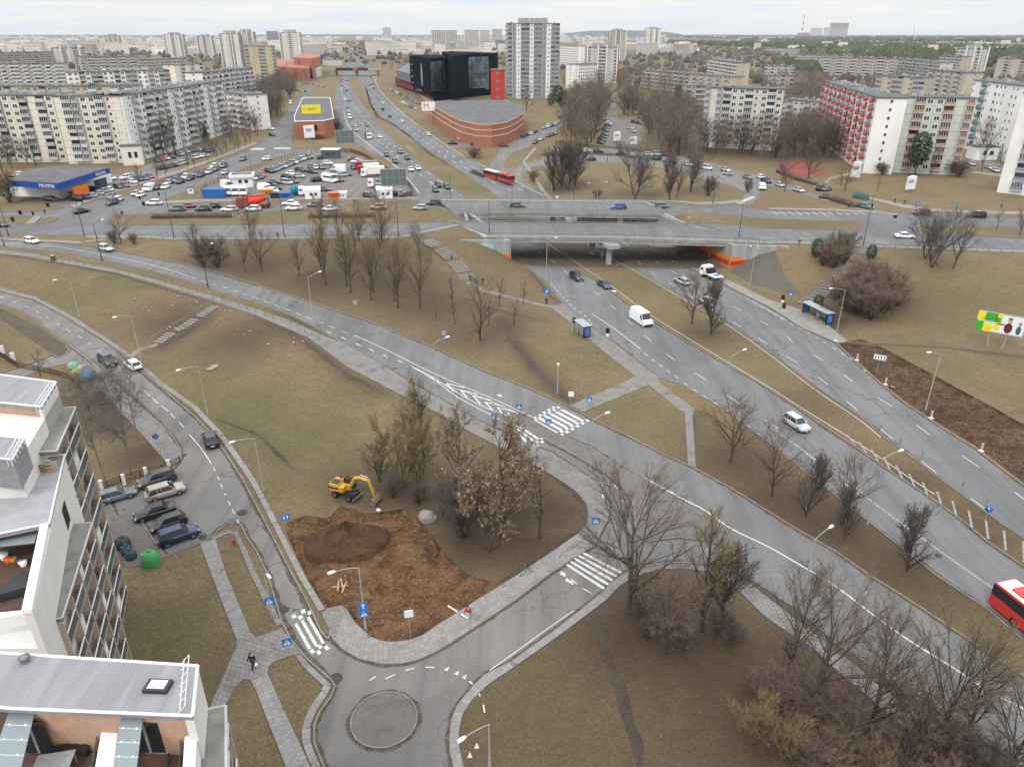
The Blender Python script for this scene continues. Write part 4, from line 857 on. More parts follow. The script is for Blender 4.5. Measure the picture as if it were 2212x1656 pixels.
def deckG(x,y):
 p=W(x,y,6.53)
 return p if on_deck(p.x,p.y)else place(x,y)
def car(x,y,dx,dy,kind,color,label,group=None,detail=2,dy_c=3):
 """x, y: middle of the car in the photograph; dx, dy: the way it points there"""
 a=deckG(x,y+dy_c);A,B_=W(x,y,a.z),W(x+dx,y+dy,a.z);ang=math.atan2(B_.y-A.y,B_.x-A.x)
 return put_car(a,ang,kind,color,label,group,detail)
def car2(rx,ry,fx,fy,kind,color,label,group=None):
 a,b=G(rx,ry),G(fx,fy);c=(a+b)/2;return put_car((c.x,c.y,gz(c.x,c.y)+.01),math.atan2(b.y-a.y,b.x-a.x),kind,color,label,group,2)
car2(221,775,247,795,'SUV','dark grey','dark grey car driving down the left street behind the leaning birches')
car2(301,803,277,786,'hatchback','white','white hatchback driving up the left street along the raised kerb')
car2(460,968,453,944,'SUV','black','small black car alone in the left street beside the long kerb')
PKG='cars parked beside the white apartment house'
car2(222,1086,281,1069,'estate car','grey','blue-grey estate car nosing out from under the slatted balconies',PKG)
car2(376,1033,305,1054,'SUV','dark grey','very dark green crossover backed against the fence with white posts',PKG)
car2(325,1080,393,1060,'SUV','beige','beige estate-like off-roader between two dark parked cars',PKG)
car2(372,1103,300,1123,'sedan','black','long black saloon nearest the paved bin yard',PKG)
car2(397,1127,334,1148,'hatchback','black','dark hatchback parked between a black saloon and a navy crossover',PKG)
car2(350,1177,423,1152,'SUV','dark blue','navy crossover at the grass end of the parking bay',PKG)
car2(1234,596,1257,611,'SUV','black','black off-roader coming out from under the bridge')
car2(1292,611,1319,628,'sedan','dark blue','dark blue saloon driving beside the grassy median near the bridge')
car2(1487,619,1459,605,'estate car','silver','silver estate car heading under the bridge past two median trees')
car2(1545,668,1508,647,'SUV','white','white car half hidden behind the two bare median trees')
car2(1697,908,1740,936,'SUV','silver','silver off-roader on the highway lane with one dashed line ahead')
car2(52,522,86,528,'hatchback','white','white car with sloping tail at the top of the slip ramp')
car2(211,536,247,546,'estate car','silver','silver estate car passing a lamp post at the top of the ramp')
Q1='cars queueing on the far side of the cross road'
for x,y,k,c,lab in[(384,453,'SUV','grey','brownish grey off-roader first in the near lane before the stop line'),(407,446,'sedan','dark red','dark red car behind the grey off-roader at the stop line'),(440,453,'SUV','dark grey','long dark off-roader second in the near lane of the queue'),(462,446,'hatchback','black','black hatchback in the far lane just ahead of the concrete mixer'),(496,453,'estate car','white','white estate car in the near lane just ahead of the concrete mixer'),(546,453,'SUV','white','white crossover in front of the wheels of the red concrete mixer'),(627,440,'sedan','white','white saloon in the far lane behind the concrete mixer'),(635,451,'SUV','white','white off-roader in the near lane behind the concrete mixer'),(681,444,'SUV','grey','grey off-roader between white cars on the cross road'),(712,452,'sedan','white','white saloon beyond the end of the long clipped hedge')]:
 car(x,y,-10,0.2,k,c,lab,Q1)
Q2='cars driving over the bridge and the cross road'
for x,y,dx,dy,k,c,lab in[(817,449,-10,0,'SUV','beige','sand coloured off-roader behind a bare tree crown'),(908,450,-10,0,'hatchback','silver','small silver hatchback near the end of the bridge'),(937,440,-10,0,'SUV','dark grey','dark off-roader passing the bridge end with guard rail'),(1118,446,10,0,'SUV','brown','grey-brown off-roader on the far bridge deck'),(1336,449,-10,0,'SUV','blue','bright blue crossover on the far bridge deck'),(1430,446,10,0,'SUV','grey','grey-blue off-roader at the far end of the bridge'),(177,457,10,-2,'sedan','black','dark saloon crossing the empty junction'),(243,439,-10,3,'SUV','dark grey','dark off-roader turning in at the mouth of the avenue'),(333,440,-10,0,'SUV','white','white crossover at the corner by the grass and traffic lights'),(254,432,-10,4,'estate car','white','white car second in the queue at the mouth of the avenue'),(243,425,-10,4,'sedan','grey','grey car beside the white one waiting at the avenue mouth'),(1989,461,-10,0,'SUV','dark red','dark red off-roader leaving the right-hand junction'),(2108,467,-10,-.6,'minivan','black','black minivan near the red and white road sign'),(1954,511,10,.4,'sedan','white','white saloon on the near carriageway past the shrubs'),(1786,426,10,1,'sedan','dark red','dark red car behind the clipped oval hedge'),(1870,447,10,2,'estate car','grey','grey-blue car waiting at the give-way line by the tall pole')]:
 car(x,y,dx,dy,k,c,lab,Q2)
for x,y,dx,k,c,lab in[(111,431,10,'estate car','black','black estate car alone beside the blue-roofed shop'),(147,420,-10,'estate car','silver','pale silver estate car parked below the orange poster'),(0,487,10,'sedan','black','black car cut off by the picture edge at the junction')]:
 car(x,y,dx,0,k,c,lab)
LOTC='cars parked around the blue-roofed shop'
_rows=[(166,430,-10,-2,'SUV','black','front row of the shop lot, black off-roader at the street end'),(184,427,-10,-2,'estate car','dark blue','front row of the shop lot, dark blue car second from the street end'),(198,423,-10,-2,'estate car','silver','front row of the shop lot, silver car third from the street end'),(213,418,-10,-2,'estate car','silver','front row of the shop lot, second silver car fourth from the street end'),(224,413,-10,-2,'hatchback','pale blue','front row of the shop lot, pale blue car next to the white one'),(236,410,-10,-2,'hatchback','white','front row of the shop lot, white car at the far end'),(183,413,10,-2,'sedan','dark red','dark red car parked under the orange poster of the shop'),(197,409,-10,-2,'sedan','black','black saloon parked close to the shop wall beyond the poster'),(256,404,10,2,'hatchback','dark grey','grey minicar parked before the blue column sign'),(270,401,10,2,'sedan','dark red','deep red saloon beside the grey minicar'),(288,393,10,2,'hatchback','white','white hatchback near the tree row of the shop lot'),(240,385,10,1,'hatchback','white','white hatchback right at the shop corner'),(273,384,-10,2,'SUV','white','white off-roader alone in the middle of the shop lot'),(302,388,10,2,'SUV','dark green','green-black off-roader beside the blue car in the shop lot'),(314,386,10,2,'hatchback','blue','light blue car in the end row of the shop lot'),(325,382,10,2,'hatchback','red','red car at the tree end of the shop lot'),(25,379,10,1,'sedan','dark red','dark red car behind the shop roof'),(45,377,10,1,'estate car','white','white car behind the shop roof next to the red one')]
for x,y,dx,dy,k,c,lab in _rows:car(x,y,dx,dy,k,c,lab,LOTC,1)
YARD='cars parked in the yard below the long apartment block'
_n=0
for i,(x,y,c,k)in enumerate([(340,347,'black','sedan'),(352,344,'red','hatchback'),(362,342,'silver','hatchback'),(372,339,'black','SUV'),(384,334,'dark blue','sedan'),(393,332,'silver','hatchback'),(398,329,'dark green','sedan'),(405,327,'silver','hatchback'),(415,325,'dark green','SUV'),(425,324,'black','sedan'),(432,323,'silver','sedan'),(446,326,'dark grey','SUV')]):
 car(x,y,10,2.5,k,c,f"{c} {k} number-wise {['first','second','third','fourth','fifth','sixth','seventh','eighth','ninth','tenth','eleventh','last'][i]} from the shop side in the yard row".replace('number-wise ',''),YARD,1)
for i,(x,y,c,k)in enumerate([(352,363,'dark grey','SUV'),(366,360,'grey','sedan'),(376,358,'dark red','hatchback'),(385,355,'silver','estate car'),(397,352,'silver','SUV'),(425,340,'white','SUV'),(444,336,'white','sedan'),(455,325,'grey','SUV')]):
 car(x,y,10,-2,k,c,f"{c} {k}, {['first','second','third','fourth','fifth','sixth','seventh','last'][i]} along the avenue side of the yard lane",YARD,1)
AVE='cars queueing down the avenue to the junction'
for i,(x,y,c,k)in enumerate([(294,419,'silver','hatchback'),(305,422,'white','hatchback'),(341,406,'dark green','SUV'),(351,396,'red','hatchback'),(364,395,'silver','hatchback'),(358,404,'white','estate car'),(369,387,'dark blue','sedan'),(381,390,'grey','SUV'),(389,393,'dark grey','SUV'),(389,382,'dark grey','hatchback'),(402,383,'white','SUV'),(411,386,'dark green','estate car'),(425,376,'grey','SUV'),(434,379,'dark grey','SUV'),(441,370,'red','hatchback'),(452,372,'silver','SUV'),(463,360,'white','SUV'),(466,366,'grey','SUV'),(483,353,'pale blue','sedan'),(483,359,'grey','SUV'),(525,344,'grey','SUV')]):
 car(x,y,-10,4.4,k,c,f"{c} {k}, {['first','second','third','fourth','fifth','sixth','seventh','eighth','ninth','tenth','eleventh','twelfth','thirteenth','fourteenth','fifteenth','sixteenth','seventeenth','eighteenth','nineteenth','twentieth','last'][i]} car counted up the avenue queue",AVE,1)
car(487,373,-10,3.5,'hatchback','silver','silver hatchback alone on the carriageway beside the fenced lot',None,1);car(577,343,-10,1,'hatchback','white','white hatchback alone where the avenue widens',None,1)
FL='cars for sale in the fenced lot'
ORD=['first','second','third','fourth','fifth','sixth','seventh','eighth','ninth','tenth','eleventh','twelfth','thirteenth','fourteenth','last']
rowc=['black','dark grey','grey','grey','grey','silver','dark grey','grey','dark blue','white','dark grey','grey','silver','dark grey']
for i in range(14):
 t=i/13;x=583+t*76;y=370-t*29
 car(x,y,8,1.6,['SUV','sedan','estate car','hatchback'][i%4],rowc[i],f"{rowc[i]} car, {ORD[i] if i < 13 else 'last'} of the long slanted row on the grass side of the lot",FL,1)
car(668,339,8,2,'SUV','grey','grey off-roader at the top end of the slanted row',FL,1)
_fl=[(565,378,8,2,'sedan','red','red saloon beside the white site office'),(561,383,8,2,'hatchback','dark grey','dark grey hatchback behind the white site office'),(547,386,8,1,'hatchback','silver','silver car half hidden by the site office'),(630,375,8,1,'sedan','white','white saloon in the middle rows of the fenced lot'),(648,377,8,1,'hatchback','dark grey','dark hatchback behind a white one in the fenced lot'),(622,382,8,0,'estate car','black','black estate car with a van-like tail in the fenced lot'),(647,381,8,0,'hatchback','silver','silver hatchback with clear view of both wheels in the fenced lot'),(650,368,8,1,'SUV','black','black off-roader below the white box body'),(675,371,8,1,'sedan','black','black saloon with gleaming side below the white box body'),(593,394,8,0,'sedan','black','black saloon left of the white people carrier'),(620,395,8,1,'minivan','silver','white people carrier in the middle of the fenced lot'),(633,392,8,1,'sedan','dark grey','dark saloon behind the white people carrier'),(574,402,8,0,'estate car','silver','silver estate car in the row before the yellow truck'),(597,406,8,2,'SUV','dark green','green estate behind the silver one'),(592,412,8,2,'sedan','white','white saloon nearest the yellow truck'),(690,340,0,-4,'SUV','dark blue','dark blue off-roader alone at the fence near the kiosk'),(708,352,8,0,'hatchback','white','white hatchback standing alone on the bare gravel'),(672,361,3,3,'SUV','dark grey','dark off-roader in the short row of four under the kiosk'),(682,362,3,3,'hatchback','silver','silver hatchback in the short row of four under the kiosk'),(696,362,3,3,'SUV','grey','grey off-roader at the end of the short row under the kiosk'),(719,362,3,3,'SUV','dark grey','dark off-roader behind the white delivery van'),(731,361,3,3,'hatchback','grey','grey hatchback behind the white delivery van'),(742,361,3,3,'SUV','dark red','dark red off-roader behind the white delivery van'),(764,362,5,4,'hatchback','dark grey','dark hatchback alone left of the red lorry'),(762,344,-8,0,'sedan','dark green','dark green saloon at the top of the end row by the brown fence'),(770,347,-8,0,'sedan','white','white saloon second in the end row by the brown fence'),(774,351,-8,0,'sedan','blue','blue saloon third in the end row by the brown fence'),(779,355,-8,1,'sedan','silver','silver saloon fourth in the end row by the brown fence'),(785,358,-8,1,'estate car','dark red','maroon estate car nearest the red lorry'),(711,378,8,0,'SUV','silver','silver off-roader below the white delivery van'),(722,374,8,1,'estate car','dark red','dark red estate car tucked under the white delivery van'),(739,378,8,0,'sedan','pale blue','pale green saloon with red tail lamps in the middle of the lot'),(747,377,8,0,'sedan','dark grey','dark saloon just beyond the pale green one'),(686,389,8,-1,'SUV','black','black off-roader left of the long motor caravan'),(731,389,8,1,'sedan','black','black saloon in front of the long motor caravan'),(700,410,8,0,'estate car','dark grey','dark estate car behind the white sheds'),(797,423,8,1,'hatchback','dark grey','dark hatchback alone at the low edge of the lot'),(826,389,8,1,'sedan','pale blue','pale blue car carried high beside the white flatbed'),(836,386,8,1,'sedan','dark grey','dark car beyond the pale blue one by the flatbed'),(858,420,8,1,'estate car','black','black estate car under the grey billboard back'),(866,417,8,1,'hatchback','pale blue','pale blue hatchback under the grey billboard back'),(829,412,8,-2,'sedan','silver','silver saloon behind the white gabled shed')]
for x,y,dx,dy,k,c,lab in _fl:car(x,y,dx,dy,k,c,lab,FL,1)
HW='cars far up the highway'
_hw=[(865,328,6,5,'SUV','grey','grey car beside the green median, uppermost of the loose group of seven'),(835,335,6,5,'SUV','dark grey','dark car at the outer lane of the loose group of seven'),(880,341,6,5,'SUV','dark grey','dark car beside the median, third of the loose group'),(854,349,6,5,'SUV','dark grey','dark car in the middle lane of the loose group'),(888,366,6,5,'sedan','white','white saloon in the middle lane, low in the loose group'),(903,363,6,5,'sedan','white','white saloon nearest the median low in the loose group'),(947,400,6,5,'SUV','black','dark car uppermost of the three close to the bridge'),(941,411,5,5,'SUV','dark grey','dark car leftmost of the three close to the bridge'),(966,404,6,5,'SUV','dark grey','dark car beside the median of the three close to the bridge'),(821,295,5,5,'sedan','white','white saloon beside the lorry carrying grey load'),(767,271,5,5,'hatchback','silver','silver hatchback directly ahead of another in the middle lane'),(770,280,5,5,'SUV','silver','silver off-roader directly behind a hatchback in the middle lane'),(793,270,5,5,'hatchback','grey','grey hatchback beside the curved median'),(752,231,3,5,'hatchback','grey','grey hatchback above the white van'),(754,240,3,5,'SUV','silver','silver car just above the white van'),(746,214,2,5,'minivan','white','white minivan beside a green car far up the highway'),(756,216,2,5,'hatchback','dark green','green car beside the white minivan far up the highway'),(827,222,-5,-5,'sedan','white','white saloon driving away near the pavement'),(827,235,-5,-5,'SUV','black','black car driving away in the middle lanes'),(842,250,-5,-5,'sedan','dark blue','blue car driving away on the open carriageway'),(869,261,-5,-5,'sedan','white','white saloon driving away near the outer kerb'),(926,290,-5,-5,'SUV','white','white off-roader driving away below the brick hall'),(978,309,10,0,'sedan','black','black saloon leaving the side street by the white van'),(1027,311,10,0,'SUV','dark grey','dark off-roader in the side street by the van'),(1089,314,10,0,'sedan','dark red','dark red saloon in the side street right of the triangle island'),(586,345-68,8,1,'sedan','white','white car parked where the avenue meets the trees'),(588,291,8,1,'hatchback','dark grey','dark car parked under the avenue trees')]
for x,y,dx,dy,k,c,lab in _hw:car(x,y,dx,dy,k,c,lab,HW,1)
LP='cars on the loop road beyond the bridge'
_lp=[(1222,321,10,-.3,'sedan','silver','silver saloon by the dark ovoid trees'),(1265,325,10,0,'sedan','white','white saloon on the upper side of the loop road'),(1292,327,10,0,'SUV','black','black off-roader following the white saloon'),(1342,331,10,0,'sedan','dark grey','dark saloon behind the tall bare tree'),(1275,344,-10,0,'estate car','dark blue','navy estate car alone on the lower side of the loop road'),(1400,334,10,1,'SUV','silver','silver off-roader in the four abreast beside the hedge'),(1420,333,10,1,'minivan','pale blue','pale van-like car in the tight row beside the hedge'),(1430,334,10,1,'SUV','dark red','dark red off-roader in the tight row beside the hedge'),(1440,335,10,1,'sedan','black','black saloon in the tight row beside the hedge'),(1449,336,10,1,'sedan','dark red','maroon saloon at the end of the tight row beside the hedge'),(1417,342,-10,-1,'SUV','dark grey','dark off-roader below the tight row on the loop road'),(1444,347,-10,-1,'estate car','grey','grey estate car below the tight row on the loop road'),(1487,355,10,2,'estate car','silver','silver estate car behind the forked tree'),(1526,363,10,2,'minivan','white','white people carrier past the forked tree'),(1567,367,10,2,'hatchback','silver','silver hatchback above another silver car'),(1572,375,-10,-2,'hatchback','silver','silver hatchback on the lower lane under another silver car'),(1615,383,10,3,'sedan','grey','grey saloon on the bend of the loop road'),(1644,383,10,3,'hatchback','white','white hatchback on the bend beside the blue car'),(1655,392,10,3,'SUV','dark blue','dark blue car on the bend beside the white hatchback'),(1684,400,10,3,'hatchback','silver','silver hatchback under the pruned bush'),(1725,411,10,3,'sedan','silver','silver saloon far end of the loop road'),(1773,408,8,-2,'SUV','black','black off-roader parked above the road by the white advertising block'),(1785,409,8,-2,'sedan','grey','grey saloon parked beside the black off-roader'),(2084,358,6,2,'sedan','dark blue','dark blue car beside the entrance of the striped block'),(2099,354,6,3,'sedan','silver','white car partly hidden at the corner of the striped block'),(2137,362,8,3,'sedan','silver','silver saloon first of two in the yard road'),(2149,368,8,3,'sedan','silver','silver saloon second of two in the yard road'),(2197,380,10,1,'estate car','silver','silver estate car cut off by the picture edge in the yard')]
for x,y,dx,dy,k,c,lab in _lp:car(x,y,dx,dy,k,c,lab,LP,1)
ST='cars parked along the side street'
for i,(x,y,c,k)in enumerate([(1130,294,'blue','hatchback'),(1138,291,'dark blue','hatchback'),(1147,288,'white','hatchback'),(1156,284,'dark grey','sedan'),(1176,276,'pale blue','sedan'),(1185,272,'white','SUV'),(1193,270,'dark grey','sedan'),(1200,267,'white','hatchback'),(1207,263,'silver','sedan'),(1211,252,'dark grey','sedan')]):
 car(x,y,8,-3,k,c,f"{c} {k}, {ORD[i]} along the kerb of the side street from the brick hall",ST,1)
for i,(x,y,c,k)in enumerate([(1156,307,'dark grey','sedan'),(1169,300,'silver','hatchback'),(1184,293,'dark grey','sedan'),(1192,290,'dark grey','hatchback'),(1199,287,'silver','sedan')]):
 car(x,y,-8,3,k,c,f"{c} {k}, {ORD[i]} in the near lane of the side street",ST,1)
FC='cars in the forecourt of the black office block'
rc=random.Random(5)
def far_car_row(p0,p1,n,hd,lab,grp,cols=None):
 for i in range(n):
  t=i/max(1,n-1);c=rc.choice(cols or['silver','grey','dark grey','white','pale blue','black','silver','dark blue','red']);k=rc.choice(['sedan','hatchback','SUV'])
  car(p0[0]+(p1[0]-p0[0])*t,p0[1]+(p1[1]-p0[1])*t,hd[0],hd[1],k,c,lab,grp,0)
far_car_row((875,208),(903,222),9,(8,2),'small parked car in the upper slanted row before the black office block','upper forecourt row');far_car_row((870,220),(897,233),8,(8,2),'small parked car in the lower slanted row before the black office block','lower forecourt row')
far_car_row((845,192),(865,202),8,(8,2),'small parked car in the row under the maroon store','maroon store row');far_car_row((1062,205),(1090,214),6,(8,2),'small parked car between the black office block and the pale tower','tower side row')
for a,b,n in(((560,176),(600,184),9),((606,178),(640,186),9),((610,190),(660,196),9),((660,178),(700,186),8),((560,186),(588,190),6)):far_car_row(a,b,n,(8,2),'tiny parked car in the lot before the orange shopping centre','shopping centre lot')
for i,(x,y,c,k)in enumerate([(1312,262,'dark grey','SUV'),(1314,266,'white','SUV'),(1313,270,'dark blue','SUV'),(1310,275,'dark green','sedan'),(1308,281,'grey','SUV'),(1306,290,'dark red','sedan'),(1302,296,'black','sedan'),(1300,303,'dark blue','SUV'),(1298,308,'dark grey','hatchback'),(1370,263,'dark grey','SUV'),(1380,265,'dark green','hatchback'),(1362,276,'silver','sedan'),(1368,283,'silver','hatchback')]):
 car(x,y,8,1,k,c,f"{c} {k}, {ORD[i]} counted down the courtyard lot between the park trees",'cars in the courtyard lot',1)
rc2=random.Random(9);L0=[(752,170),(745,150),(758,130),(762,112)];L1=[(785,170),(792,150),(788,130),(785,112)]
for i in range(120):
 t=rc2 .random()**.8;y=198-t*96;xc=770+(198-y)*.02;wdt=34-24*(198-y)/96;s=rc2 .choice((-1,1));x=771+s*(6+rc2 .random()*wdt*.9)if y<152 else(752-rc2 .random()*20 if s<0 else 790+rc2 .random()*18+(y-165)*.45)
 if 152<y<168:continue
 car(x,y,s*-1.0,-5 if s>0 else 5,rc2 .choice(['sedan','SUV','hatchback']),rc2 .choice(['silver','white','dark grey','grey','red','black','dark blue']),'tiny car in the dense traffic far up the highway','dense traffic far up the highway',0,dy_c=0)
# vans, lorries, buses
VWH=mat('van_white',(.76,.77,.78),rough=.35,spec=.5);VBLUE=mat('container_blue',(.018,.12,.36),rough=.5,var=.15,scale=1.2);VRED=mat('truck_red',(.34,.018,.02),rough=.35);DRUM=mat('drum_red',(.78,.055,.025),rough=.3);CREAM=mat('box_cream',(.74,.72,.65),rough=.5,var=.06,scale=1)
GREYM=mat('metal_grey',(.22,.225,.23),rough=.5,var=.2,scale=1.5);YEL=mat('digger_yellow',(.48,.26,.03),rough=.4,var=.15,scale=2);DARKM=mat('dark_metal',(.035,.035,.037),rough=.5);TEAL=mat('tank_teal',(.01,.20,.28),rough=.5);ORG=mat('truck_orange',(.62,.10,.02),rough=.45)
def wheels(e,xs,y,R=.36,w=.24,mi=None):
 m=MB();m.lathe([(R*.55,-w*.45),(R*.95,-w*.5),(R,-w*.3),(R,w*.3),(R*.95,w*.5),(R*.55,w*.45)],(0,0,0),16,axis='Y');me=m.mesh('tyre',[TYRE])
 r=MB()
 for s in(-1,1):r.lathe([(.01,s*w*.36),(R*.56,s*w*.42)],(0,0,0),10,axis='Y')
 rm=r.mesh('rim',[RIM])
 for x in xs:
  for s in(-1,1):o=link('wheel',me,e);o.location=(x,s*y,R);link('rim',rm,o)
def prof_body(mb,prof,w,mi=0,crown=.1,smooth=False):
 """closed side profile extruded to width w with a slightly narrower upper part"""
 n=len(prof);zmax=max(p[1]for p in prof);vs=[]
 for s in(-1,1):
  for x,z in prof:k=1-crown*max(0,(z-zmax*.55)/(zmax*.45))**2;vs.append((x,s*w/2*k,z))
 fs=[tuple(range(n-1,-1,-1)),tuple(range(n,2*n))]+[(i,(i+1)%n,n+(i+1)%n,n+i)for i in range(n)]
 mb.add(vs,fs,mi,smooth)
def van(loc,ang,label,L=5.9,H=2.55,col=None,group=None,glass_sides=False,cat='van'):
 e=empty('van',loc,ang,label,cat,group);h=L/2;m=MB()
 prof_body(m,[(-h,.35),(-h+.02,H*.6),(-h+.10,H-.12),(-h+.25,H),(h-1.75,H),(h-1.5,H-.08),(h-.95,1.35),(h-.25,1.12),(h-.03,.92),(h,.4),(h-.15,.28),(-h+.1,.28)],2.05,0,.16);m.build('body',col or VWH,e)
 g=MB();x0,z0,x1,z1=h-1.47,H-.2,h-.93,1.36;k=.90
 g.add([(x0+.03,-.86,z0),(x0+.03,.86,z0),(x1+.05,.93,z1),(x1+.05,-.93,z1)],[(0,3,2,1)]);g.build('windscreen',GLASS,e)
 for s in(-1,1):
  g=MB();y=s*1.012;g.add([(h-1.05,y,1.36),(h-1.95,y,1.36),(h-1.95,y*.965,H-.42),(h-1.55,y*.965,H-.42)],[(0,1,2,3)if s>0 else(3,2,1,0)]);g.build('side_window',GLASS,e)
  if glass_sides:
   g=MB();g.box((-.4,y*.985,H*.66),(L*.5,.06,.55));g.build('side_window',GLASS,e)
  q=MB();q.box((h-.10,s*.78,.88),(.12,.3,.2));q.build('headlight',LAMPW,e);q=MB();q.box((-h-.01,s*.88,1.0),(.06,.16,.5));q.build('tail_light',LAMPR,e)
  q=MB();q.box((h-1.05,s*1.16,1.5),(.12,.24,.3));q.build('mirror',TRIMB,e)
 q=MB();q.box((h+.01,0,.45),(.10,1.85,.28));q.build('bumper',TRIMB,e);wheels(e,(h-1.0,-h+1.25),.88,.35);return e
def ang_px(x,y,dx,dy,z=None):
 z=hgt(*G2(x,y))if z is None else z;A,B_=W(x,y,z),W(x+dx,y+dy,z);return math.atan2(B_.y-A.y,B_.x-A.x)
a,b=G(1366,684),G(1404,709);c=(a+b)/2
van((c.x,c.y,.01),math.atan2(b.y-a.y,b.x-a.x),'long white panel van driving alone in the middle of the highway',6.0,2.6)
VG='white vans parked nose-out behind the blue container'
for i,(x,y)in enumerate(((493,421),(510,421),(527,421))):van(place(x,y),ang_px(x,y,-3,8),['white van first beside the blue container','white van in the middle of three behind the mixer','white van third from the blue container'][i],5.6,2.5,group=VG)
van(place(574,412),ang_px(574,412,8,1),'low white camper-like van behind the yellow digger body',5.2,2.2)
van(place(492,407),ang_px(492,407,8,2),'white van with brown side behind the blue container',5.6,2.5)
van(place(731,371),ang_px(731,371,-8,0),'white delivery van with snowflake-like mark in the middle of the lot',5.8,2.6)
van(place(713,393),ang_px(713,393,8,1.4),'long white motor caravan with side windows in the fenced lot',6.6,2.7,glass_sides=True)
van(place(1003,302),ang_px(1003,302,-8,.3),'white van parked on the grass before the round brick hall',6.0,2.5)
van(place(323,412),ang_px(323,412,-10,4),'white van with blue lettering in the avenue queue',5.2,2.2,glass_sides=False)
van(place(755.5,257),ang_px(755.5,257,2,6),'white box-bodied van in the middle lane far up the highway',5.6,2.6)
van(place(1646,409),ang_px(1646,409,3,8),'small white van coming down the slip road to the junction',4.6,1.95)
van(place(628-0,225),ang_px(628,225,1,6),'white van among the trees of the avenue',5.4,2.4)
def cab(e,x,col,H=2.7,w=2.4,zb=.7):
 m=MB();prof_body(m,[(x-.95,zb),(x-.95,H-.1),(x-.85,H),(x+.55,H),(x+.78,H-.25),(x+.95,zb+.9),(x+.98,zb+.1),(x+.9,.45),(x-.3,.45),(x-.4,zb)],w,0,.06);c_=m.build('cab',col,e)
 g=MB();g.add([(x+.80,-w*.43,H-.3),(x+.80,w*.43,H-.3),(x+.985,w*.46,zb+.95),(x+.985,-w*.46,zb+.95)],[(0,3,2,1)]);g.build('windscreen',GLASS,c_)
 for s in(-1,1):g=MB();g.box((x+.25,s*w/2*.985,H*.68),(.8,.05,.55));g.build('side_window',GLASS,c_)
 for s in(-1,1):q=MB();q.box((x+.98,s*w*.38,.75),(.06,.3,.18));q.build('headlight',LAMPW,c_)
def lorry(loc,ang,label,L,cabcol,boxcol,boxH=3.3,cat='lorry',group=None,flat=False):
 e=empty('lorry',loc,ang,label,cat,group);h=L/2
 cab(e,h-1.0,cabcol);m=MB();m.box((0,0,.72),(L-1.2,1.0,.3));m.build('chassis',DARKM,e)
 m=MB()
 if flat:m.box((-1.0,0,1.0),(L-2.2,2.35,.22));m.box((h-2.15,0,1.5),(.12,2.3,.9))
 else:m.box((-1.0,0,.95+boxH/2),(L-2.3,2.5,boxH))
 m.build('cargo_bed' if flat else 'box_body',boxcol,e);wheels(e,(h-1.1,-h+1.3,-h+2.5),1.0,.46,.3);return e
lorry(place(806,381),ang_px(806,381,-8,.4),'white lorry with long cream box body, nearest of three',8.5,VWH,CREAM,2.5)
lorry(place(797,374),ang_px(797,374,-8,.4),'red-cabbed lorry with pale box body, middle of three',8.0,VRED,CREAM,2.4)
lorry(place(793,365),ang_px(793,365,-8,.4),'red-cabbed lorry with long grey body at the top of the lorry row',8.5,VRED,GREYM,2.0)
lorry(place(818,404),ang_px(818,404,-8,.4),'white recovery truck with a crane and a car on its back',7.2,VWH,GREYM,flat=True)
lorry(place(668,421),ang_px(668,421,-6,.4),'white crane truck with raised jib behind the small sheds',6.6,VWH,GREYM,flat=True)
lorry(place(796,299),ang_px(796,299,5,5),'lorry with dark open load and white cab coming down the highway',8.5,VWH,DARKM,1.5)
a,b=G(1557,610),G(1516,592);c=(a+b)/2
t=lorry((c.x,c.y,.01),math.atan2(b.y-a.y,b.x-a.x),'white double-cab flatbed truck stopped at the kerb under the bridge',6.0,VWH,VWH,flat=True)
m=MB();m.box((.55,0,1.75),(1.3,2.1,1.0));m.build('rear_cab',TRIMB,t);m=MB();m.box((-1.8,0,1.3),(.7,1.3,.12));m.build('road_sign_load',mat('sign_blue',(.02,.16,.52),rough=.5),t)
def mixer():
 p=place(550,449);e=empty('concrete_mixer',p,ang_px(550,449,-10,0),'red concrete mixer lorry with bright red drum in the cross road queue','lorry')
 cab(e,3.9,VRED,3.0,2.5);m=MB();m.box((-.6,0,.95),(8.6,1.0,.35));m.box((-4.3,0,1.5),(.9,2.3,.2));m.build('chassis',MATS['truck_red'],e)
 m=MB();m.lathe([(.05,-3.2),(.75,-3.0),(1.2,-1.2),(1.32,.2),(1.1,1.6),(.6,2.5),(.05,2.6)],(0,0,0),24,axis='X');d=m.build('drum',DRUM,e);d.location=(-.6,0,2.35);d.rotation_euler=(0,math.radians(12),0)
 m=MB();m.tube((-4.2,0,3.3),(-5.0,0,1.6),.32,.22,8);m.box((-4.1,0,2.2),(.25,2.0,2.2));m.build('chute',GREYM,e);m=MB();m.tube((2.6,.9,3.3),(-5.4,.9,4.0),.18,.14,6);m.build('conveyor_arm',MATS['truck_red'],e)
 m=MB();m.box((1.9,0,2.2),(.3,2.2,1.6));m.build('water_tank_frame',MATS['truck_red'],e)
 wheels(e,(3.6,2.0,-2.4,-3.7),1.02,.5,.32)
mixer()
BRED=mat('bus_red',(.50,.035,.035),rough=.35,spec=.5);BWH=mat('bus_roof_white',(.74,.74,.72),rough=.5)
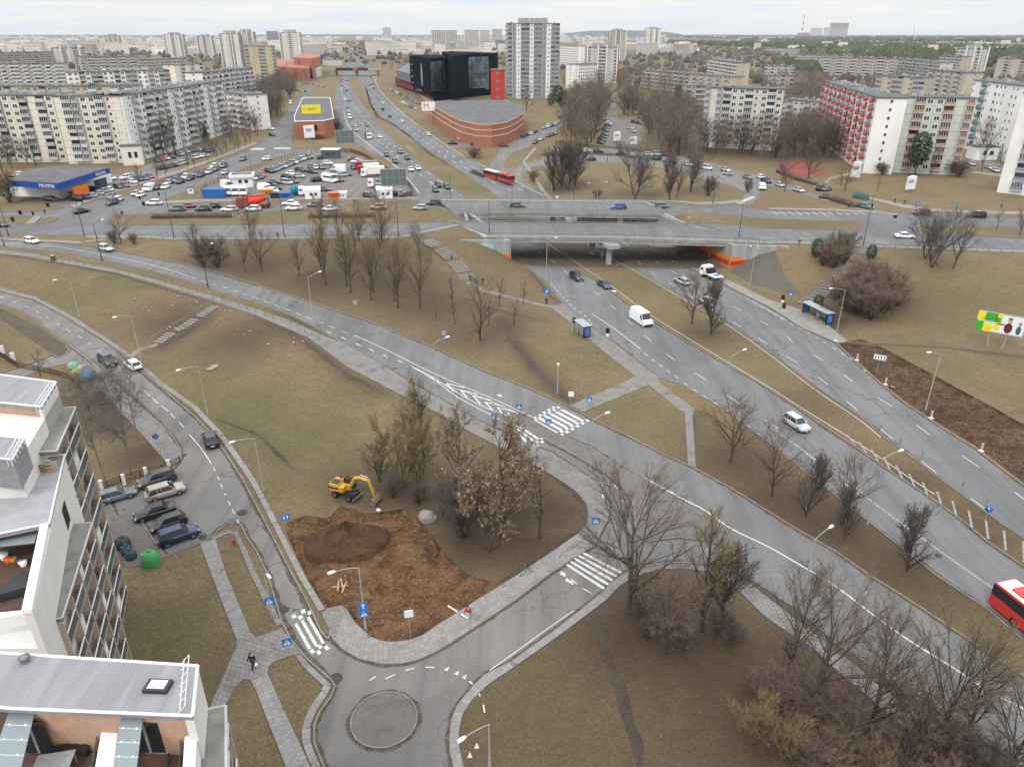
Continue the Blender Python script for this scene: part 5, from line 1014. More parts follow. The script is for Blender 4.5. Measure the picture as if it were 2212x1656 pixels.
def bus_section(e,x0,x1,front,back,roofm,wd=2.5,H=2.95):
 m=MB();m.box(((x0+x1)/2,0,.95),(x1-x0,wd,1.2),mi=0);m.box(((x0+x1)/2,0,2.78),(x1-x0,wd*.97,.2),mi=0);m.build('body',[BRED],e)
 g=MB();g.box(((x0+x1)/2,0,2.12),(x1-x0-.06,wd*.985,1.14));w_=g.build('window_band',GLASS,e)
 n=max(2,int((x1-x0)/1.5));q=MB()
 for i in range(n+1):q.box((x0+.04+(x1-x0-.08)*i/n,0,2.12),(.09,wd*.995,1.14))
 q.build('window_posts',TRIMB,e)
 r=MB();r.box(((x0+x1)/2,0,2.93),(x1-x0-.1,wd*.86,.16),taper=.08);R=r.build('roof',roofm,e);r=MB()
 for k in range(max(1,int((x1-x0)/3))):r.lathe([(.01,.16),(.3,.16),(.34,.05)],(x0+1.4+k*2.6,.1*(-1)**k,2.96),12)
 r.build('roof_vents',mat('vent_cream',(.5,.49,.44)),R)
p1=W(2160,1322,0);p2=W(2230,1380,0);ang=math.atan2(p2 .y-p1 .y,p2 .x-p1 .x);d=Vector((math.cos(ang),math.sin(ang),0))
c=W(2148,1302,0)+d*6.0+Vector((math.sin(ang),-math.cos(ang),0))*-.3;e=empty('city_bus',(c.x,c.y,.01),ang,'red city bus with white roof cut off by the picture edge','bus')
bus_section(e,-6,6,1,1,BWH);wheels(e,(3.2,-3.0),1.12,.48,.3)
m=MB();m.box((-3.9,0,3.06),(1.3,1.5,.25));m.build('roof_hatch',BRED,e)
m=MB();m.box((-6.03,-.95,.9),(.06,.3,.3));m.build('tail_light',LAMPR,e);m=MB();m.box((-6.03,.95,.9),(.06,.3,.3));m.build('tail_light',LAMPR,e)
a,b=G(1057,381),G(1100,399);c=(a+b)/2;ang=math.atan2(b.y-a.y,b.x-a.x)
e=empty('articulated_bus',(c.x,c.y,c.z+.02),ang,'red articulated bus with white patched roof leaving the highway lanes','bus')
bus_section(e,-9,-.6,0,1,BWH);bus_section(e,.6,8.6,1,0,BRED);wheels(e,(6,2.2,-5.5),1.1,.48,.3)
m=MB();m.box((0,0,1.7),(1.2,2.2,2.2));m.build('bellows',DARKM,e)
m=MB();m.box((4.5,0,3.15),(3.0,1.8,.3));m.build('roof_unit',BRED,e)
def excavator():
 p=place(748,1072);ang=heading(748,1072,50,-8+25);e=empty('wheeled_excavator',p,ang,'yellow wheeled excavator with lowered bucket beside the soil heap','excavator');e.scale=(.78,.78,.78)
 m=MB();m.box((0,0,1.0),(4.4,1.1,.45));m.box((0,0,1.35),(1.6,1.6,.3));m.build('chassis',DARKM,e)
 m=MB();m.add([(2.35,-1.25,.1),(2.35,1.25,.1),(2.5,1.25,.75),(2.5,-1.25,.75),(2.2,-1.25,.1),(2.2,1.25,.1),(2.3,1.25,.78),(2.3,-1.25,.78)],[(0,1,2,3),(7,6,5,4),(3,2,6,7),(0,4,5,1),(0,3,7,4),(1,5,6,2)]);m.tube((2.3,0,.6),(1.5,0,1.0),.15,k=6);m.build('dozer_blade',mat('blade_steel',(.16,.13,.11),rough=.5,var=.3,scale=3),e)
 wheels(e,(1.35,-1.35),.95,.55,.5)
 up=bpy.data.objects.new('upper_house',None);
 m=MB();m.prism([(-2.3,-.9),(-2.35,0),(-2.3,.9),(-2.0,1.22),(.9,1.25),(.9,.25),(1.2,.2),(1.2,-.25),(.4,-.3),(.4,-1.25),(-2.0,-1.22)],1.5,2.35);m.prism([(-2.2,-1.1),(-2.2,1.1),(-.6,1.1),(-.6,-1.1)],2.35,2.6);H=m.build('house',YEL,e);H.rotation_euler=(0,0,math.radians(8))
 m=MB();m.box((-1.4,-.2,2.64),(1.3,1.2,.08));m.box((-1.4,0,2.1),(1.9,2.52,.28));m.build('engine_grille',DARKM,H)
 m=MB();m.tube((-1.1,.75,2.55),(-1.1,.75,3.1),.09,k=8);m.build('exhaust',DARKM,H)
 m=MB();prof_body(m,[(-.55,1.5),(-.55,3.0),(-.4,3.1),(.75,3.1),(1.05,2.3),(1.1,1.5)],.98,0,.05)
 c_=m.build('cabin',GLASS,H);c_.location=(.25,.78,0);m=MB();m.box((.1,0,3.12),(1.35,1.0,.1));m.box((-.55,.48,2.3),(.1,.08,1.6));m.box((-.55,-.48,2.3),(.1,.08,1.6));m.box((1.0,.48,2.2),(.1,.08,1.4));m.box((1.0,-.48,2.2),(.1,.08,1.4));m.build('cabin_frame',TRIMB,c_)
 m=MB();m.lathe([(.01,.22),(.1,.2),(.1,0)],(.3,.3,3.15),8);m.build('beacon',mat('beacon_orange',(.7,.25,.02)),c_)
 pts=[(.9,0,1.9),(2.0,0,3.9),(3.1,0,4.2),(4.7,0,3.9)]
 m=MB()
 for(p0,p1_,w0,w1)in((pts[0],pts[1],.42,.5),(pts[1],pts[2],.5,.46),(pts[2],pts[3],.46,.34)):m.tube(p0,p1_,w0*.72,w1*.72,k=4,smooth=False)
 B=m.build('boom',YEL,H);m=MB();m.tube((4.3,0,4.15),(5.2,0,1.2),.34,.2,k=4,smooth=False);m.build('stick',YEL,H)
 m=MB();m.tube((1.1,.3,2.0),(2.3,.3,3.7),.10,k=8);m.tube((1.1,-.3,2.0),(2.3,-.3,3.7),.10,k=8);m.tube((3.0,0,4.65),(4.35,0,4.5),.10,k=8);m.tube((4.75,0,3.6),(5.35,0,1.9),.09,k=8);m.build('hydraulic_rams',mat('ram_chrome',(.5,.5,.5),rough=.3,metal=.7),H)
 m=MB();w=1.05;prof=[(5.2,1.3),(5.6,1.05),(5.9,.55),(5.75,.1),(5.2,.0),(4.75,.25),(5.1,.5),(5.15,.9)]
 n=len(prof);vs=[(x,s*w,z)for s in(-1,1)for x,z in prof];m.add(vs,[tuple(range(n-1,-1,-1)),tuple(range(n,2*n))]+[(i,(i+1)%n,n+(i+1)%n,n+i)for i in range(n)]);m.build('bucket',MATS['blade_steel'],H)
excavator()
# street furniture
POLEG=mat('lamp_pole_grey',(.33,.34,.34),rough=.5,var=.15,scale=1);POLED=mat('lamp_pole_dark',(.055,.052,.05),rough=.6,var=.2,scale=1);HEADW=mat('lamp_head_white',(.74,.75,.76),rough=.4)
SBLUE=mat('sign_blue',(.02,.16,.52),rough=.5);SWHITE=mat('sign_white',(.72,.73,.73),rough=.5);SBACK=mat('sign_back',(.30,.31,.32),rough=.5);BLK=mat('plain_black',(.015,.015,.015),rough=.6);SRED=mat('sign_red',(.55,.03,.03),rough=.5)
def ztop(p,x,y):
 yc=(828-y)/FD;return CAMZ+(-SP+yc*CP)/(CP+yc*SP)*p.y
def lamp(bx,by,tx,ty,heads,label,col=None,group='street lamps',r=.085):
 """base point, top of the pole and lantern points in the photograph; arms reach from the pole to each lantern"""
 p=place(bx,by);zt=ztop(p,tx,ty);H=zt-p.z;e=empty('street_lamp',p,0,label,'street lamp',group);col=col or POLEG
 m=MB();m.tube((0,0,-.1),(0,0,1.3),r*1.5,r*1.4,8);m.tube((0,0,1.3),(0,0,H),r,r*.6,8);m.build('pole',col,e)
 for hx,hy in heads:
  q=None;best=None;zt2=H+.45;w=W(hx,hy,p.z+zt2);d=Vector((w.x-p.x,w.y-p.y,0));L=min(max(d.length,.8),3.2);d=d.normalized()
  m=MB();a=Vector((0,0,H-.05));
  for i in range(1,6):
   t=i/5;b=Vector((0,0,H-.05))+d*L*(t**1.15)+Vector((0,0,.5*math.sin(t*PI/2)));m.tube(a,b,r*.45,k=6,cap=False);a=b
  A=m.build('arm',col,e);m=MB();n=Vector((-d.y,d.x,0));c=a+d*.32
  m.add([a-n*.07-d*.1,a+n*.07-d*.1,c+n*.17-d*.05,c-n*.17-d*.05,c+d*.35+n*.13,c+d*.35-n*.13]+[v+Vector((0,0,.13))for v in(a-n*.05,a+n*.05,c+n*.13,c-n*.13,c+d*.3+n*.1,c+d*.3-n*.1)],[(3,2,1,0),(5,4,2,3),(6,7,8,9),(9,8,10,11),(0,1,7,6),(1,2,8,7),(2,4,10,8),(4,5,11,10),(5,3,9,11),(3,0,6,9)]);m.build('lantern',HEADW,e)
 return e
for a in[(678,706,669,600,[(688,588)],'curved lamp post beside the ramp before the bank grove'),(941,838,939,742,[(963,729)],'curved lamp post by the painted chevrons of the ramp'),(1273,1045,1283,908,[(1308,893)],'lamp post reaching over the paved island'),(1284,1153,1293,1040,[(1325,1049),(1306,1078)],'twin-armed lamp post at the pavement bend'),(1067,928,1069,856,[(1072,852)],'short straight lamp post on the traffic island with blue sign'),(1180,613,1182,511,[(1203,515)],'lamp post beside the path left of the bus stop'),(1290,741,1296,632,[(1323,629)],'lamp post standing behind the small bus shelter'),(1561,889,1578,771,[(1606,756)],'lamp post on the grass edge of the highway service lane'),(1873,1132,1908,990,[(1942,974)],'tall lamp post crossing the highway near the striped kerb'),(1735,1282,1765,1165,[(1791,1140)],'lamp post behind the dark grove tree on the ramp'),(1204,850,1205,786,[(1206,783)],'small straight lamp post on the bus stop lawn'),(2000,882,2033,765,[(2011,761)],'lamp post standing in the dug verge'),(570,1063,546,947,[(507,953)],'lamp post on the lawn left of the digger'),(449,895,424,792,[(390,798)],'lamp post on the lawn by the kerb above the parked cars'),(304,773,282,682,[(252,684)],'lamp post at the foot of the short stairway'),(172,684,150,602,[(122,604)],'lamp post on the slope above the left street'),(790,1358,772,1226,[(723,1234)],'lamp post at the dig with two blue signs on it'),(588,1333,571,1240,[(574,1237)],'lamp post by the pavement with one blue sign'),(1058,1668,1052,1564,[(1005,1591)],'lamp post at the bottom edge beside the roundabout'),(1191,412,1190,358,[(1176,357)],'lamp post beside the loop walk'),(1290,437,1290,397,[(1268,396),(1308,393)],'twin-armed lamp post in the grass beyond the bridge'),(1620,617,1625,545,[(1612,523)],'lamp post on the walkway by the stone slope')]:lamp(*a)
lamp(1806,724,1821,626,[(1798,623)],'lamp post beside the red and white marker and the long shelter')
TD='tall dark poles along the cross road'
for bx,by,tx,ty,heads,lab in[(19,510,1,446,[],'dark pole second from the left picture edge'),(10,533,-6,470,[],'dark pole at the left picture edge by the ramp'),(182,508,164,436,[],'dark pole at the near edge of the junction'),(221,564,206,486,[(219,475)],'dark curved lamp post on the strip under the two ramp cars'),(450,622,440,540,[(456,527)],'dark curved lamp post on the ramp before the thickets'),(376,514,365,415,[],'dark pole near the start of the first hedge'),(615,513,604,431,[],'dark pole by the walker on the near pavement'),(861,511,860,431,[],'dark pole right of the round-crowned tree'),(1057,506,1056,433,[],'dark pole at the start of the bridge'),(1328,510,1330,455,[],'dark pole in the middle of the bridge'),(1595,519,1605,441,[],'dark pole at the far end of the bridge'),(1864,532,1882,420,[],'dark pole leaning at the head of the steep stairway'),(1106,440,1107,385,[],'dark pole beside the far bridge railing'),(1240,437,1241,392,[],'dark pole on the far pavement before the dark trees'),(1540,440,1543,395,[],'dark pole before the grassy loop'),(973,432,975,375,[],'dark pole beside the highway median end'),(1312,349,1313,322,[],'dark pole on the near edge of the loop road'),(1413,360,1414,332,[],'dark pole by the forked tree on the loop road'),(640,424,642,388,[],'dark pole in front of the white sheds'),(475,398,471,360,[],'dark pole between avenue and fenced lot'),(543,368,541,330,[],'dark pole by the fence of the lot')]:lamp(bx,by,tx,ty,heads,lab,POLED,TD,.1)
def sign(bx,by,px,py,kind,label,s=.9,ang=None,pole=True):
 p=place(bx,by);z=ztop(p,px,py)-p.z;z=max(1.6,min(z,5));e=empty('road_sign',p,0,label,'road sign');a=ang if ang is not None else math.atan2(p.x,p.y)*-1
 e.rotation_euler=(0,0,a)
 if pole:m=MB();m.tube((0,.05,-.1),(0,.05,z+s*.4),.035,k=6);m.build('pole',SBACK,e)
 def panel(zc,kind,w,h):
  m=MB();back={'blue':SBLUE,'cross':SBLUE,'arrows':SBLUE,'up':SBLUE,'white':SWHITE,'dark':BLK,'lines':SWHITE,'map':SBLUE,'back':SBACK,'round':SBLUE,'nostop':SRED}[kind]
  if kind in('round','nostop'):m.lathe([(.01,-.02),(w*.5,-.02),(w*.5,.02),(.01,.02)],(0,0,zc),20,axis='Y')
  else:m.box((0,0,zc),(w,.04,h))
  P=m.build('panel',back,e);f=MB();y=-.026
  def tri(pts):f.add([(x*w,y,zc+q*h)for x,q in pts],[tuple(range(len(pts)))])
  if kind=='cross':
   tri([(-.38,-.36),(.38,-.36),(0,.36)]);f2=MB();y2=-.032
   for a_,b_ in(((0,.14),(-.02,-.06)),((-.02,-.06),(-.12,-.28)),((-.02,-.06),(.10,-.28)),((0,.10),(-.11,-.03)),((0,.10),(.10,0))):
    A,B=Vector((a_[0]*w,y2,zc+a_[1]*h)),Vector((b_[0]*w,y2,zc+b_[1]*h));f2 .tube(A,B,.022*w/.9,k=4)
   f2 .box((.0,y2,zc+.20*h),(.07,.012,.07));f2 .build('walking_figure',BLK,P)
  elif kind=='arrows':
   tri([(-.30,.30),(-.14,.30),(-.14,-.10),(-.04,-.10),(-.22,-.36),(-.40,-.10),(-.30,-.10)][::-1]);tri([(.14,-.30),(.30,-.30),(.30,.10),(.40,.10),(.22,.36),(.04,.10),(.14,.10)])
  elif kind=='up':tri([(-.07,-.38),(.07,-.38),(.07,.08),(.26,.08),(0,.40),(-.26,.08),(-.07,.08)])
  elif kind=='lines':
   pass
  elif kind=='round':tri([(-.05,.3),(-.2,.1),(-.1,.1),(.1,-.25),(.2,-.2),(0,.15),(.08,.2)])
  elif kind=='blue':tri([(-.2,-.2),(.2,-.2),(.2,.2),(-.2,.2)])
  elif kind=='map':tri([(-.06,-.4),(.06,-.4),(.06,.1),(.3,.1),(.3,.22),(-.06,.22)])
  if f.v:f.build('symbol',SWHITE if kind!='lines' else BLK,P)
  if kind=='lines':
   q=MB()
   for i in range(4):q.box((-w*.36+w*.24*i,-.03,zc-.05),(w*.06,.012,h*.7));q.box((-w*.40+w*.24*i,-.03,zc+h*.25),(w*.1,.012,h*.1))
   q.build('symbol',BLK,P)
  if kind=='nostop':q=MB();q.lathe([(.01,0),(w*.40,0)],(0,-.03,zc),20,axis='Y');q.tube((-w*.25,-.04,zc+w*.25),(w*.25,-.04,zc-w*.25),.035,k=4);q.build('symbol',SBLUE,P)
 if kind=='double':panel(z+s*.55,'up',s,s);panel(z-s*.5,'cross',s,s)
 elif kind=='stop':panel(z,'dark',.7,1.0);panel(z-.9,'white',.55,.5)
 elif kind=='lines':panel(z,'lines',1.9,.9)
 elif kind=='wide':panel(z,'map',1.6,.9)
 else:panel(z,kind,s,s)
 return e
for a in[(1121,906,1122,878,'cross','blue crossing sign at the tip of the paved island'),(1184,938,1185,910,'cross','blue crossing sign on the island between the two zebras'),(1272,884,1272,862,'cross','blue crossing sign at the fork of paths by the wide zebra'),(1067.5,929,1067,899,'cross','blue crossing sign fixed to the short island lamp post'),(1286,1154,1286,1124,'cross','blue crossing sign under the twin-armed lamp post'),(588,1334,582,1297,'cross','blue crossing sign on the lamp post left of the small zebra'),(625,1417,621,1386,'cross','blue crossing sign on the kerb corner left of the small zebra'),(790,1359,786,1317,'double','stacked blue arrow and crossing signs on the dig lamp post'),(622,1149,617,1117,'arrows','blue two-way arrows sign at the corner of the dig'),(887,1376,883,1325,'white','pale street sign seen from its edge in the dug corner'),(345,982,335,942,'nostop','round blue and red no-stopping sign on the corner pavement'),(2128,1123,2131,1109,'round','round blue arrow sign at the end of the highway median'),(1180,657,1181,629,'wide','blue sign with white mark over the waiting walker by the highway'),(825,797,824,775,'back','grey back of a sign on the tiled pavement'),(960,744,958,719,'back','grey back of a tall sign above the ramp edge'),(769,674,767,653,'back','small grey sign back on the bank below the trees'),(1311,742,1312,714,'stop','dark bus stop board on a white post by the small shelter'),(1688,664,1686,642,'stop','slim white bus stop post before the long shelter'),(1704,658,1704,636,'blue','blue sign behind the bin near the long shelter'),(1894,802,1900,772,'lines','white sign with four black bars standing in the dug verge'),(1233,871,1233,852,'white','small white sign by the path near the ramp edge'),(507,1140+8,499,1126,'back','grey round sign back at the street corner by the parking bay'),(1815,512,1816,502,'blue','pair of blue signs in the road beside the walkers'),(1966,503,1966,497,'blue','small blue arrow sign in the mouth of the junction'),(1598,512,1598,497,'blue','blue arrow sign on the bridge pole'),(2111,471,2114,468,'white','little red and white sign by the black minivan'),(1931,481,1933,469,'dark','black sign board at the tip of the far median'),(1203,0+440,1203,425,'white','small white sign on the bridge pavement'),(2060,458,2062,440,'map','blue sign on the far lawn edge'),(1979,452,1979,441,'map','blue and white sign at the far pavement corner')]:sign(*a[:5],a[5],.85)
TLG='traffic lights of the left junction'
def traffic_light(bx,by,tx,ty,label,heads=1):
 p=place(bx,by);z=max(2.2,ztop(p,tx,ty)-p.z);e=empty('traffic_light',p,0,label,'traffic light',TLG);m=MB();m.tube((0,0,-.1),(0,0,z),.07,.06,6);m.build('pole',POLEG,e)
 for i in range(heads):
  m=MB();m.box((.0+.35*i,-.15,z+.1-.1*i),(.38,.28,1.05));h=m.build('signal_head',BLK,e);q=MB()
  for j in range(3):q.lathe([(.12,0),(.13,-.14)],(.35*i,-.30,z+.42-.33*j-.1*i),8,axis='Y')
  q.build('visors',TRIMB,h)
for a in[(49,480,40,459,'double traffic light at the left picture side by the grass island',2),(77,480,73,461,'single traffic light on the path across the island'),(32,492,31,487,'traffic light at the near lanes beside the left picture edge',2),(269,481,263,460,'traffic light at the nose of the hedge median'),(314,461,311,440,'traffic light between the stop line and the corner island',2),(306,444,305,432,'small traffic light behind the corner island'),(347,436,345,420,'traffic light at the corner of the grass by the avenue'),(107,460,103,446,'traffic light on the small grass island by the shop',2),(1880,462,1881,455,'traffic light at the hatched lane end'),(182+0,452,183,440,'traffic light by the avenue pavement near the shop')]:traffic_light(*a)
for x,y,lab in[(1805,737,'first red and white marker board beside the shelter walkway'),(1851,778,'second red and white marker board along the dug verge'),(1913,827,'third red and white marker board along the dug verge'),(2011,903,'fourth red and white marker board along the dug verge'),(2119,975,'fifth red and white marker board along the dug verge')]:
 p=place(x,y);e=empty('marker_board',p,math.radians(20),lab,'marker board','red and white marker boards');m=MB();m.box((0,0,.75),(.34,.06,1.15));m.box((0,0,.09),(.55,.5,.16));b=m.build('board',SWHITE,e)
 m=MB()
 for i in range(4):z=.28+i*.27;m.add([(-.17,-.035,z),(.17,-.035,z+.16),(.17,-.035,z+.30),(-.17,-.035,z+.14)],[(0,1,2,3)])
 m.build('stripes',SRED,b)
GLS=mat('shelter_glass',(.25,.30,.31),rough=.1,alpha=.38);ADB=mat('poster_blue',(.03,.10,.45),rough=.4,var=.3,scale=2,col2=(.10,.25,.62))
def shelter(x,y,L,hd,label,posters,mirror=1):
 p=place(x,y);a=heading(x,y,*hd);e=empty('bus_shelter',p,a,label,'bus shelter');m=MB();D=1.6*mirror
 m.box((0,D/2,2.45),(L+.4,1.9,.12));
 for i in range(int(L/1.1)):m.box((-L/2+.55+1.1*i,D/2,2.53),(.08,1.9,.05))
 m.build('roof',mat('shelter_roof',(.30,.34,.34),rough=.4,var=.15,scale=2),e);m=MB()
 for xx in(-L/2,L/2):
  for yy in(0.1*mirror,D):m.box((xx,yy,1.2),(.1,.1,2.4))
 n=int(L/1.6)
 for i in range(n+1):m.box((-L/2+L*i/n,D,1.2),(.07,.07,2.4))
 m.build('frame',TRIMB,e)
 for i in range(n):g=MB();g.box((-L/2+L*(i+.5)/n,D,1.3),(L/n-.1,.03,1.9));g.build('glass_pane',GLS,e)
 g=MB();g.box((0,D-.35*mirror,.48),(L*.6,.35,.07));g.build('bench',mat('bench_wood',(.12,.07,.04)),e)
 for s in posters:
  q=MB();q.box((s*(L/2+.02),D*.5,1.25),(.16,1.25,2.0));P=q.build('poster_case',BLK,e)
  for k in(-1,1):q=MB();q.box((s*(L/2+.02)+k*.09,D*.5,1.3),(.02,1.05,1.65));q.build('poster',ADB,P)
 return e
shelter(1266,722,3.6,(-12,-9),'small glass bus shelter with blue poster on the lawn edge',(-1,),1);shelter(1756,690,7.2,(-24,-12),'long bus shelter with blue posters at both ends below the stairway',(-1,1),-1)
BINM=mat('bin_dark',(.03,.032,.034),rough=.5)
for x,y,lab in((1240,698,'dark litter bin behind the small bus shelter'),(1693,666,'dark litter bin near the slim bus stop post')):
 o=MB();o.lathe([(.30,0),(.34,.1),(.34,.95),(.38,1.0),(.36,1.15),(.01,1.2)],(0,0,0),14);tag(o.build('litter_bin',BINM,loc=place(x,y)),lab,'litter bin')
def bell(x,y,h,m_,lab,R=.85,slot=False,grp=None):
 p=place(x,y);e=empty('recycling_bin',p,.4,lab,'recycling bin',grp);o=MB();o.lathe([(R,0),(R*1.02,h*.35),(R*.95,h*.6),(R*.7,h*.82),(R*.3,h*.93),(.01,h*.95)],(0,0,0),22);b=o.build('body',m_,e)
 o=MB();o.tube((0,0,h*.85),(0,0,h*1.05),.28,.2,10);o.box((-R*.55,0,h*.74),(R*.7,R*.55,h*.2));o.build('lid',m_,e)
 if slot:o=MB();o.lathe([(.01,0),(.13,0)],(-R*.91,0,h*.76),10,axis='X');o.build('opening',BLK,b)
bell(328,1217,1.75,mat('bin_green',(.05,.27,.08),rough=.45),'bright green bell-shaped bottle bank on the paved yard',.92,True)
for x,y,lab in((268,1182,'largest of three dark green semi-buried bins'),(276,1196,'middle one of three dark green semi-buried bins'),(284,1205,'lowest of three dark green semi-buried bins')):bell(x,y,1.5 if x==268 else 1.25,mat('bin_darkgreen',(.03,.055,.055),rough=.5,rnd=.2),lab,.8 if x==268 else .62,grp='semi-buried bins')
FENCE=mat('fence_brown',(.085,.050,.032),var=.3,scale=2)
def fence(L,h,label,step=.16,pm=None,posts=3.0,board=False,grp=None,name='fence'):
 P=[place(*p)for p in L];e=empty(name,(0,0,0),0,label,'fence',grp);seg=[]
 for a,b in zip(P,P[1:]):
  n=max(1,int(round((b-a).length/posts)))
  for i in range(n):seg.append((a.lerp(b,i/n),a.lerp(b,(i+1)/n)))
 bx=MB();bx.box((0,0,h/2),(.12,.12,h));pme=bx.mesh('fence_post',[pm or FENCE])
 for k,(a,b)in enumerate(seg+[(seg[-1][1],seg[-1][0])]):o=link('fence_post',pme,e);o.location=a;
 if step:
  m=MB()
  for a,b in seg:
   n=max(1,int((b-a).length/step));m.tube(a+Vector((0,0,h*.85)),b+Vector((0,0,h*.85)),.03,k=4);m.tube(a+Vector((0,0,h*.2)),b+Vector((0,0,h*.2)),.03,k=4)
   for i in range(n):q=a.lerp(b,(i+.5)/n);m.box((q.x,q.y,q.z+h*.5),(.05 if not board else step*.7,.04,h*.92),rz=math.atan2(b.y-a.y,b.x-a.x))
  o=m.build('pickets',pm or FENCE,e);o['kind']='stuff'
 return e
fence([(222,1058),(262,1042),(305,1030),(352,1018),(390,1000)],1.1,'low dark picket fence behind the parked cars')
for x,y,lab in((222,1060,'first'),(270,1047,'second'),(318,1032,'third'),(367,1015,'fourth')):
 o=MB();o.box((0,0,.75),(.34,.30,1.5));o.box((0,0,1.53),(.40,.36,.06));tag(o.build('white_post',mat('post_white',(.62,.61,.58),var=.15,scale=3),loc=place(x,y),rz=.3),f'white square gate post, {lab} along the fence behind the parked cars','post','white posts in the picket fence')
fence([(0,770),(40,795),(110,808),(150,820),(180,850)],1.2,'dark picket fence around the garden beyond the upper roof')
for x,y,lab in((7,763,'white letter-box like pillar at the left picture edge'),(30,778,'white pillar leaning by the garden fence')):
 o=MB();o.box((0,0,.7),(.6,.4,1.4));tag(o.build('pillar',mat('post_white',(.62,.61,.58)),loc=place(x,y),rz=.5),lab,'pillar')
fence([(435,418),(447,402),(500,382),(527,372),(641,336),(683,329)],1.5,'post fence on the avenue side of the fenced lot',None,mat('post_dark',(.06,.05,.045)),2.6);fence([(700,330),(757,329),(784,338),(808,352),(829,365),(860,386),(889,408),(891,424),(868,428)],1.7,'rust-brown panel fence on the highway side of the lot',.35,mat('fence_rust',(.15,.075,.04),var=.3,scale=1),3.0,True)
fence([(0,541),(75,550),(150,566),(250,584),(325,603),(425,633),(480,650),(553,676),(628,700),(690,735)],1.0,'thin metal post railing along the ramp pavement',None,RAILM,2.4,name='post_railing')
fence([(1300,556),(1400,620),(1500,682),(1640,775),(1760,845),(1830,885),(1900,930),(1990,990),(2080,1050),(2130,1090)],1.1,'row of thin posts down the highway median',None,mat('post_green',(.20,.22,.16)),5.0,name='post_row')
for L,lab in(([(187,514),(305,517),(375,519),(553,518),(863,516),(1000,516)],'pedestrian railing along the near pavement left of the bridge'),([(1650,528),(1909,537),(2212,549)],'pedestrian railing along the near pavement right of the bridge'),([(1000,430),(1106,431),(1240,430),(1368,434),(1560,436)],'grey railing along the far pavement above the loop')):
 e=fence(L,1.0,lab,None,RAILM,2.6,name='railing');P=[place(*q)for q in L];m=MB()
 for a,b in zip(P,P[1:]):m.tube(a+Vector((0,0,.98)),b+Vector((0,0,.98)),.03,k=4);m.tube(a+Vector((0,0,.5)),b+Vector((0,0,.5)),.02,k=4)
 m.build('rails',RAILM,e)
def text_obj(s,size,m_,parent,loc,rot=(PI/2,0,0),name='lettering',ext=.01):
 c=bpy.data.curves.new(name,'FONT');c.body=s;c.size=size;c.align_x='CENTER';c.align_y='CENTER';c.extrude=ext;c.materials.append(m_);o=bpy.data.objects.new(name,c);COL.objects.link(o)
 me=bpy.data.meshes.new_from_object(o.evaluated_get(bpy.context.evaluated_depsgraph_get()));bpy.data.objects.remove(o);o=link(name,me,parent);o.location=loc;o.rotation_euler=rot;return o
def billboard(x,y,zc,w,h,label,face=None,ang=None,p=None):
 p=p or place(x,y);e=empty('billboard',p,ang if ang is not None else-math.atan2(p.x,p.y),label,'billboard');m=MB()
 for s in(-1,1):m.tube((s*w*.16,.35,-.1),(s*w*.22,.35,zc),.14,k=8)
 m.build('legs',SBACK,e);m=MB();m.box((0,.18,zc),(w+.3,.3,h+.3));F=m.build('panel_frame',SBACK,e)
 m=MB();m.box((0,0,zc),(w,.04,h));P=m.build('poster',face or SWHITE,e);return e,P
GRN=mat('poster_green',(.05,.35,.03));YLW=mat('poster_yellow',(.75,.62,.03));SKIN=mat('skin',(.50,.30,.22));HAIRC=mat('hair_brown',(.10,.05,.03));MAROON=mat('cloth_maroon',(.12,.02,.025));TEALC=mat('cloth_teal',(.03,.13,.13))
e,P=billboard(2147,752,4.6,7.0,3.3,'billboard with green and yellow checks and two boys on the right lawn');z=4.6
m=MB();
for i,(cx,cz,w,h,k)in enumerate([(-3.2,1.0,1.2,1.5,1),(-1.7,1.0,1.8,1.5,0),(-3.2,-.9,1.2,1.7,0),(-1.9,-1.0,1.4,1.5,1),(-.6,.6,.9,.9,0),(-.6,-.6,.9,1.2,1),(-.5,1.4,1.0,.7,1)]):q=MB();q.box((cx,-.03,z+cz),(w,.02,h));q.build('colour_block',GRN if k==0 else YLW,P)
for cx,cz,w,h,mm in[(1.2,.75,.62,.78,SKIN),(1.2,1.18,.72,.36,HAIRC),(1.15,-.55,1.25,1.9,MAROON),(2.75,.35,.42,.5,SKIN),(2.75,.64,.48,.24,HAIRC),(2.7,-.65,.75,1.6,TEALC),(-.1,-.05,1.4,.26,MAROON)]:q=MB();q.lathe([(.01,0),(w/2,0)],(0,0,0),14,axis='Y');o=q.build('picture_of_boy',mm,P);o.location=(cx,-.045-.002*cz,z+cz);o.scale=(1,1,h/w)
text_obj('Lietuvos\nmoksleivių\ndainų šventė',.42,GRN,P,(-2.2,-.05,z+.5))
e,P=billboard(677,281,5.2+5,9.6,4.4,'yellow billboard standing on the roof of the small brick building',YLW)
text_obj('iki',1.3,GRN,P,(-3.6,-.05,10.2));text_obj('ATIDARYTA\nKASDIEN 8-22',.75,BLK,P,(.3,-.05,10.3))
e,P=billboard(927,268,9.2,7.2,4.6,'white billboard with a red M before the black office block',SWHITE);text_obj('M',4.2,SRED,P,(-1.2,-.05,9.2),ext=.05)
for x,y,w,h,lab,z in((748,330,7.5,5.0,'grey-green back of a billboard beyond the white kiosk',6.5),(853,428,7.5,4.8,'grey-green back of a billboard over the gabled shed',6.2)):
 e,P=billboard(x,y,z,w,h,lab,mat('board_back',(.115,.14,.135),var=.12,scale=1));m=MB()
 for i in range(5):m.box((-w/2+w*i/4,-.06,z),(.1,.05,h))
 for i in range(3):m.box((0,-.055,z-h/2+h*i/2),(w,.05,.1))
 m.build('battens',SBACK,P)
